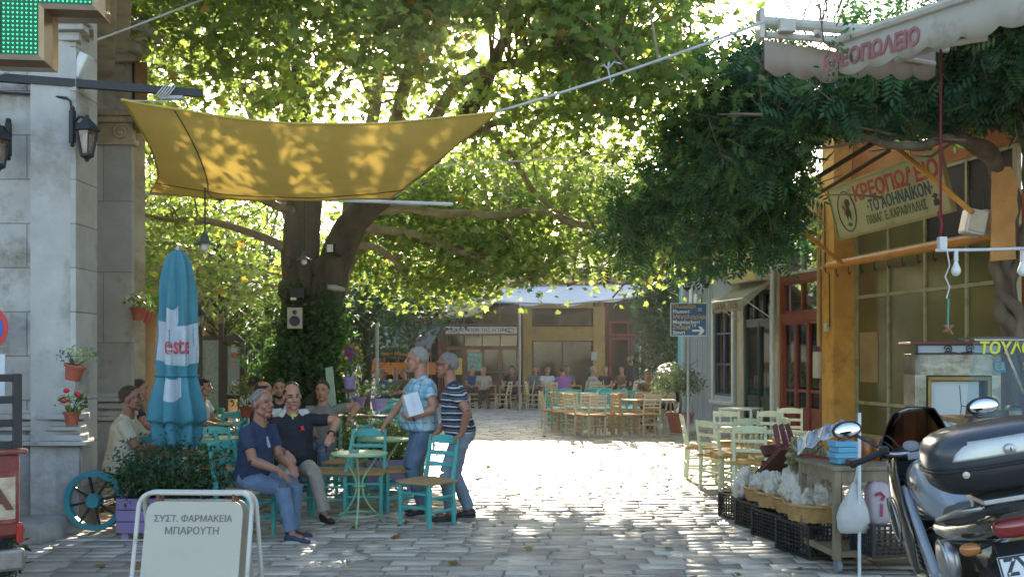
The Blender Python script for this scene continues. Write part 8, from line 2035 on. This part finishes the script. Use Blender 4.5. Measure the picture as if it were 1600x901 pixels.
person('tall man in dark jacket standing among the far tables by the red doors', (xat(986, 33), 33), R(100), dict(vox=.02, hip=(0, 0, .93), shirt=DARKJ, trousers=DARKT, hair='grey', sleeve=1.9, face=False, hands={-1: ((-.25, .1, .85),), 1: ((.25, .1, .85),)}, feet={-1: ((-.1, 0, .085),), 1: ((.1, .05, .085),)}))
person('person in dusky violet tee at the right edge behind the motorcycle', (xat(1634, 8.1), 8.1), R(35), dict(vox=.009, hip=(0, 0, .93), lean=(.04, 0), shirt=LILAC, trousers=DARKT, hair='brown', skin=SKIN2, sleeve=.62, hands={-1: ((-.27, .12, .92), (-.5, -1, 0), None, None, .3), 1: ((.25, .14, .92), (.5, -1, 0), None, None, .3)}, feet={-1: ((-.1, 0, .085),), 1: ((.1, .05, .085),)}))
# ================================================================ motorcycle (local +y ahead, leaning on its side stand)
mo = bpy.data.objects.new('motorcycle', None); COL.objects.link(mo)
tag(mo, 'silver and black touring motorcycle with a big top case parked at the lower right', 'motorcycle')
mo.location = (2.76, 5.85, 0); mo.scale = (1.06, 1.06, 1.06); mo.rotation_euler = (0, R(-11), R(-9)); mo.rotation_mode = 'XYZ'
M_silv = mat('silver blue lacquer', (.30, .34, .39), .25, .06, 3, metal=.15, coat=.6)
M_blk = mat('satin black plastic', (.012, .013, .014), .42, .2, 10, .05, 90)
M_gblk = mat('gloss black bronze', (.035, .028, .020), .12, .3, 3, metal=.4, coat=1.0, col2=(.09, .07, .045))
M_alu = mat('cast aluminium', (.42, .42, .42), .35, .1, 8, metal=.85)
M_rub = MATS['tyre rubber']
def sup(c, r, e=3.0, n=26, m=18, fn=None):
    """rounded-box body"""
    q = MB()
    def f(p):
        k = (abs(p.x) ** e + abs(p.y) ** e + abs(p.z) ** e) ** (-1 / e); return k * (fn(p * k) if fn else 1)
    q.ball(c, r, n, m, fn=f); return q
def sec(rows, n=18, e=2.6):
    """body lofted along y: (y, zc, half width, half height)"""
    q = MB(); vs = []; k = len(rows)
    for y, zc, w, h in rows:
        for j in range(n):
            a = 2 * math.pi * j / n; c, s = math.cos(a), math.sin(a)
            vs.append(V((math.copysign(abs(c) ** (2 / e), c) * w, y, zc + math.copysign(abs(s) ** (2 / e), s) * h)))
    fs = [(i * n + j, i * n + (j + 1) % n, (i + 1) * n + (j + 1) % n, (i + 1) * n + j) for i in range(k - 1) for j in range(n)] + [tuple(range(n - 1, -1, -1)), tuple((k - 1) * n + j for j in range(n))]
    return q.add(vs, fs)
for y, nm in ((-.72, 'rear_wheel'), (.74, 'front_wheel')):
    q = MB(); wd2 = .085 if y < 0 else .06
    q.lathe([(.22, -wd2 * .8), (.27, -wd2), (.305, -wd2 * .7), (.315, 0), (.305, wd2 * .7), (.27, wd2), (.22, wd2 * .8)], 32, M=Matrix.Rotation(R(90), 3, 'Y'), c=(0, y, .31), cap=False); w_ = obj(nm, q, M_rub, mo, 40)
    q = MB(); q.lathe([(.225, -wd2 * .8), (.21, -.02), (.21, .02), (.225, wd2 * .8)], 32, M=Matrix.Rotation(R(90), 3, 'Y'), c=(0, y, .31), cap=False)
    for k in range(5): a = k * R(72); q.bar((0, y + .03 * math.cos(a), .31 + .03 * math.sin(a)), (0, y + .22 * math.cos(a), .31 + .22 * math.sin(a)), .035, .05, up=(1, 0, 0))
    q.lathe([(.05, -.08), (.05, .08)], 16, M=Matrix.Rotation(R(90), 3, 'Y'), c=(0, y, .31)); obj('rim', q, M_alu, w_, 40)
    q = MB(); q.lathe([(.13, -.004), (.13, .004), (.07, .004), (.07, -.004)], 28, M=Matrix.Rotation(R(90), 3, 'Y'), c=(-.085, y, .31)); obj('brake_disc', q, M_alu, w_, 40)
for sx in (-1, 1):
    q = MB(); q.tube([(sx * .10, .72, .31), (sx * .10, .50, .95)], [.028, .024], 10); obj('fork', q, M_alu, mo)
q = sec([(.52, .66, .05, .02), (.60, .66, .075, .03), (.74, .665, .078, .035), (.90, .64, .07, .03), (1.0, .58, .05, .02)]); obj('front_mudguard', q, M_silv, mo, 50)
# frame, engine
q = MB()
for sx in (-1, 1): q.bar((sx * .17, .34, .86), (sx * .20, -.22, .46), .05, .15, w2=.05, h2=.12); q.bar((sx * .20, -.22, .50), (sx * .16, -.30, .30), .05, .12)
obj('frame', q, M_silv, mo, 0, .018)
q = sup((0, .06, .48), (.17, .24, .20), 4); 
for k in range(7): q.box((0, .22, .40 + .03 * k), (.36, .12, .012))
obj('engine', q, M_gblk, mo, 40)
q = sup((-.20, .02, .36), (.05, .14, .10), 3); obj('engine_cover', q, M_alu, mo, 50)
q = MB(); q.bar((-.17, -.22, .36), (-.13, -.74, .31), .04, .09); q.bar((.17, -.22, .36), (.13, -.74, .31), .04, .09); obj('swing_arm', q, M_alu, mo, 0, .012)
q = MB(); q.tube([(.18, .2, .3), (.2, -.2, .22), (.2, -.5, .35), (.21, -.95, .52)], [.035, .035, .06, .065], 12); obj('exhaust', q, M_alu, mo)
# tank
q = sec([(-.30, .80, .09, .08), (-.20, .84, .13, .12), (-.05, .88, .165, .155), (.12, .915, .175, .165), (.26, .92, .165, .145), (.36, .90, .12, .10)], 22); obj('tank', q, M_silv, mo, 50)
lt = text_mb('YAMAHA', .066, .001, .0025, 1.15); lt.v = [V((-.1765 - .004 * (1 - abs(p.x) * 3) - p.z, .10 - p.x, .935 + p.y - .05 * p.x * 0)) for p in lt.v]
obj('lettering', lt, mat('black decal', (.015, .015, .02), .4), mo, 0)
q = MB(); q.lathe([(.042, 0), (.042, .012), (.03, .016), (0, .016)], 18, c=(0, .16, 1.075)); obj('filler_cap', q, M_alu, mo, 40)
# side fairing with air vent
for sx in (-1, 1):
    q = MB(); rows = [(.78, .96, .06, .10, .08), (.66, .92, .15, .16, .16), (.50, .84, .225, .20, .25), (.32, .72, .255, .14, .28), (.16, .60, .250, .08, .20), (.06, .52, .235, .04, .12)]
    n = 14; vs = []
    for y, zc, w, dep, h in rows:
        for j in range(n):
            a = -R(90) + R(180) * j / (n - 1); vs.append(V((sx * (w - dep * .45 + dep * .45 * math.cos(a)), y, zc + h * math.sin(a))))
    q.add(vs, [(i * n + j, i * n + j + 1, (i + 1) * n + j + 1, (i + 1) * n + j) for i in range(len(rows) - 1) for j in range(n - 1)]); fo = obj('side_fairing', q, M_gblk, mo, 60, solid=.008)
    q = MB(); q.ball((sx * .252, .33, .72), (.012, .09, .13), 20, 12, M=Matrix.Rotation(R(-28), 3, 'X')); obj('vent', q, M_dark, fo, 60)
    q = MB(); q.tube([V((sx * .262, .33, .72)) + Matrix.Rotation(R(-28), 3, 'X') @ V((0, .095 * math.cos(a), .135 * math.sin(a))) for a in [i * R(15) for i in range(24)]], .006, 5, closed=True); obj('vent_rim', q, M_alu, fo, 180)
# nose, dash, screen
q = sec([(.50, 1.00, .20, .10), (.62, .99, .19, .12), (.78, .95, .13, .11), (.86, .92, .07, .06)]); obj('nose_fairing', q, M_blk, mo, 50)
q = sup((0, .50, 1.07), (.17, .09, .045), 3); obj('dashboard', q, M_blk, mo, 50)
for dx in (-.06, .06): q = MB(); q.lathe([(.045, 0), (.048, .02), (.0, .022)], 18, M=Matrix.Rotation(R(35), 3, 'X'), c=(dx, .455, 1.10)); obj('gauge', q, mat('gauge face', (.12, .12, .12), .2, coat=.6), mo, 40)
q = MB()
def scr(u, v):
    a = (u - .5) * R(150); w = .225 * (1 - .42 * v ** 1.6); return V((w * math.sin(a), .60 + .16 * math.cos(a) - .14 * v, 1.03 + .30 * v - .05 * v * abs(u - .5)))
q.grid(scr, 24, 10); obj('windscreen', q, glass('smoked screen', (.42, .27, .15), .03, .86, 1.3), mo, 180, solid=.004)
q = MB(); q.tube([scr(0, i / 10) for i in range(11)] + [scr(i / 24, 1) for i in range(1, 25)] + [scr(1, 1 - i / 10) for i in range(1, 11)], .005, 5); obj('screen_edge', q, M_blk, mo, 180)
# bars, grips, levers, mirrors
q = MB(); q.tube([p for p, r in smooth_pts([(V((-.36, .30, 1.10)), 1), (V((-.26, .36, 1.115)), 1), (V((-.14, .42, 1.08)), 1), (V((.14, .42, 1.08)), 1), (V((.26, .36, 1.115)), 1), (V((.36, .30, 1.10)), 1)], 4)], .0125, 8); q.box((0, .43, 1.06), (.2, .06, .04)); obj('handlebar', q, M_alu, mo, 60)
for sx in (-1, 1):
    q = MB(); q.tube([(sx * .26, .355, 1.115), (sx * .43, .262, 1.09)], .019, 10); q.tube([(sx * .43, .262, 1.09), (sx * .45, .252, 1.087)], .022, 10); obj('grip', q, M_rub, mo)
    q = MB(); q.tube([(sx * .24, .40, 1.11), (sx * .32, .385, 1.10), (sx * .40, .33, 1.09)], [.011, .008, .007], 6); obj('lever', q, M_blk, mo)
    q = MB(); q.box((sx * .235, .365, 1.125), (.06, .05, .05)); obj('switch_pod', q, M_blk, mo, 0, .01)
    q = MB(); q.tube([(sx * .20, .44, 1.10), (sx * .28, .48, 1.17), (sx * .36, .50, 1.235)], [.016, .011, .010], 8); ma = obj('mirror_stem', q, M_blk, mo)
    MRt = Matrix.Rotation(R(-8) * sx, 3, 'Z') @ Matrix.Rotation(R(-6), 3, 'X')
    q = MB(); q.ball((sx * .40, .50, 1.27), (.092, .035, .055), 22, 12, M=MRt); mi = obj('mirror', q, M_blk, mo, 180)
    q = MB(); q.ball((sx * .40, .474, 1.268), (.080, .012, .046), 22, 10, M=MRt); obj('mirror_glass', q, mat('mirror glass', (.75, .78, .8), .03, .02, metal=1.0), mi, 180)
# seat, tail, rear
q = sec([(-.28, .82, .12, .05), (-.40, .82, .16, .05), (-.60, .85, .15, .055), (-.85, .90, .13, .05), (-.95, .92, .10, .04)]); obj('saddle', q, mat('saddle vinyl', (.03, .035, .045), .5, .2, 12, .2, 60), mo, 50)
q = sec([(-.22, .74, .17, .07), (-.45, .76, .165, .085), (-.75, .82, .14, .08), (-1.0, .88, .11, .06), (-1.08, .90, .07, .04)]); obj('tail_fairing', q, M_gblk, mo, 50)
q = sup((0, -1.06, .87), (.10, .05, .045), 3); obj('tail_light', q, mat('ruby lens', (.20, .012, .01), .12, coat=.8), mo, 60)
for sx in (-1, 1):
    q = MB(); q.tube([(sx * .13, -.35, .80), (sx * .20, -.50, .84), (sx * .19, -.85, .93), (sx * .10, -.98, .96)], .014, 8); obj('grab_rail', q, M_alu, mo, 180)
    q = MB(); q.tube([(sx * .10, -1.0, .80), (sx * .16, -1.02, .79)], .012, 6); tsn = obj('indicator_stem', q, M_blk, mo); q = sup((sx * .20, -1.02, .79), (.045, .03, .03), 2.4); obj('indicator', q, mat('amber lens', (.35, .12, .02), .15, coat=.7), tsn, 60)
    q = sup((sx * .215, -.62, .66), (.045, .11, .10), 2.6); q.tube([(sx * .24, -.62 + .10 * math.cos(a), .66 + .10 * math.sin(a)) for a in [i * R(20) for i in range(18)]], .008, 5, closed=True); obj('footrest_plate', q, M_alu, mo, 50)
q = MB(); q.bar((0, -.95, .78), (0, -1.12, .55), .16, .02, up=(0, -1, .3)); obj('rear_mudguard', q, M_blk, mo, 0, .005)
pm = frame4((0, -1.125, .66), (1, 0, 0), (0, .28, 1)); pm.translation += V((0, -.01, 0))
q = MB(); q.prism([(-.12, -.10), (.12, -.10), (.12, .10), (-.12, .10)], pm, .006); pl_ = obj('number_plate', q, mat('plate white', (.62, .63, .62), .4), mo, 0, .004)
q = MB()
for x0, y0, x1, y1 in ((-.118, -.098, .118, -.09), (-.118, .09, .118, .098), (-.118, -.09, -.11, .09), (.11, -.09, .118, .09)): q.prism([(x0, y0), (x1, y0), (x1, y1), (x0, y1)], pm @ Matrix.Translation((0, 0, .0065)), .001)
obj('plate_border', q, MATS['ink'], pl_, 0)
for s_, dy in (('ΖΥΜ', .045), ('9 36', -.045)):
    q = xf(text_mb(s_, .098, .001, .004, .9), pm @ Matrix.Translation((0, dy, .007))); obj('plate_lettering', q, MATS['ink'], pl_, 0)
q = MB(); q.tube([(-.16, -.1, .3), (-.30, -.15, .012)], .014, 6); q.box((-.31, -.15, .012), (.06, .05, .012)); obj('side_stand', q, M_alu, mo)
# top case
q = MB(); q.box((0, -.92, 1.0), (.24, .34, .025)); q.bar((.09, -.8, .9), (.09, -.85, 1.0), .03, .05); q.bar((-.09, -.8, .9), (-.09, -.85, 1.0), .03, .05); obj('rack', q, M_alu, mo, 0, .006)
c = V((.02, -.90, 1.175))
q = sup(c + V((0, 0, -.045)), (.312, .225, .115), 3.6, 36, 22, lambda p: 1 - .10 * max(0, -p.z)); tc_ = obj('case_base', q, M_blk, mo, 50)
q = sup(c + V((0, .0, .035)), (.320, .230, .138), 3.2, 36, 22, lambda p: 1 - .04 * max(0, p.z)); ld = obj('case_lid', q, mat('slate lid lacquer', (.03, .037, .048), .35, .15, 4, coat=.5), mo, 50)
q = MB(); q.tube([c + V((.324 * math.copysign(abs(math.cos(a)) ** .56, math.cos(a)), .235 * math.copysign(abs(math.sin(a)) ** .56, math.sin(a)), -.012)) for a in [i * R(7.5) for i in range(48)]], .007, 5, closed=True); obj('case_seam', q, M_dark, ld, 180)
q = MB()
def plate(u, v):
    x = (u - .5) * .48; z = .03 + .08 * v; e = 3.2
    k = max(0, 1 - (abs(x) / .320) ** e - (max(0, z - .035) / .138) ** e) ** (1 / e); return c + V((x * (1 - .18 * v), -.2345 * k * (1 - .03 * v), z))
q.grid(plate, 26, 8); rp_ = obj('reflector_panel', q, mat('pale silver panel', (.50, .50, .46), .35, .06, 4, metal=.5, dirt=((.34, .33, .3), .3, 5)), ld, 180, solid=.006)
q = MB(); q.lathe([(.024, 0), (.024, .02), (.018, .024), (0, .024)], 20, M=Matrix.Rotation(R(90), 3, 'X'), c=c + V((.0, -.232, .055))); lk = obj('lock', q, M_alu, ld, 40)
q = MB(); q.box(c + V((0, -.257, .055)), (.004, .004, .018)); obj('keyhole', q, M_dark, lk, 0)
for sx, k in ((-1, .0), (-1, .03), (1, .0)):
    q = MB(); q.tube([p for p, r in smooth_pts([(V((sx * .25, .41, 1.10)), 1), (V((sx * (.20 - k), .58, 1.16 + k)), 1), (V((sx * (.12 - k), .56, 1.06)), 1), (V((sx * .10, .50, .90)), 1)], 5)], .0055, 6); obj('cable', q, M_blk, mo, 180)
for dx in (-.20, .20): q = MB(); q.lathe([(.016, 0), (.016, .008), (0, .009)], 12, M=Matrix.Rotation(R(90), 3, 'X'), c=c + V((dx, -.226, -.03))); obj('latch_bolt', q, M_alu, tc_, 40)
# ================================================================ the bright back-lit air
hz = MB(); hz.span((-190, -9, -1.2), (190, 232, 46))
ho = obj('haze', hz, None, None, 0); ho['kind'] = 'stuff'
m = bpy.data.materials.new('warm air'); m.use_nodes = True; n = m.node_tree.nodes; n.remove(n['Principled BSDF'])
pv = n.new('ShaderNodeVolumePrincipled'); pv.inputs['Color'].default_value = (.98, .95, .88, 1); pv.inputs['Density'].default_value = .0005; pv.inputs['Anisotropy'].default_value = .68
m.node_tree.links.new(pv.outputs[0], n['Material Output'].inputs['Volume']); ho.data.materials.append(m)
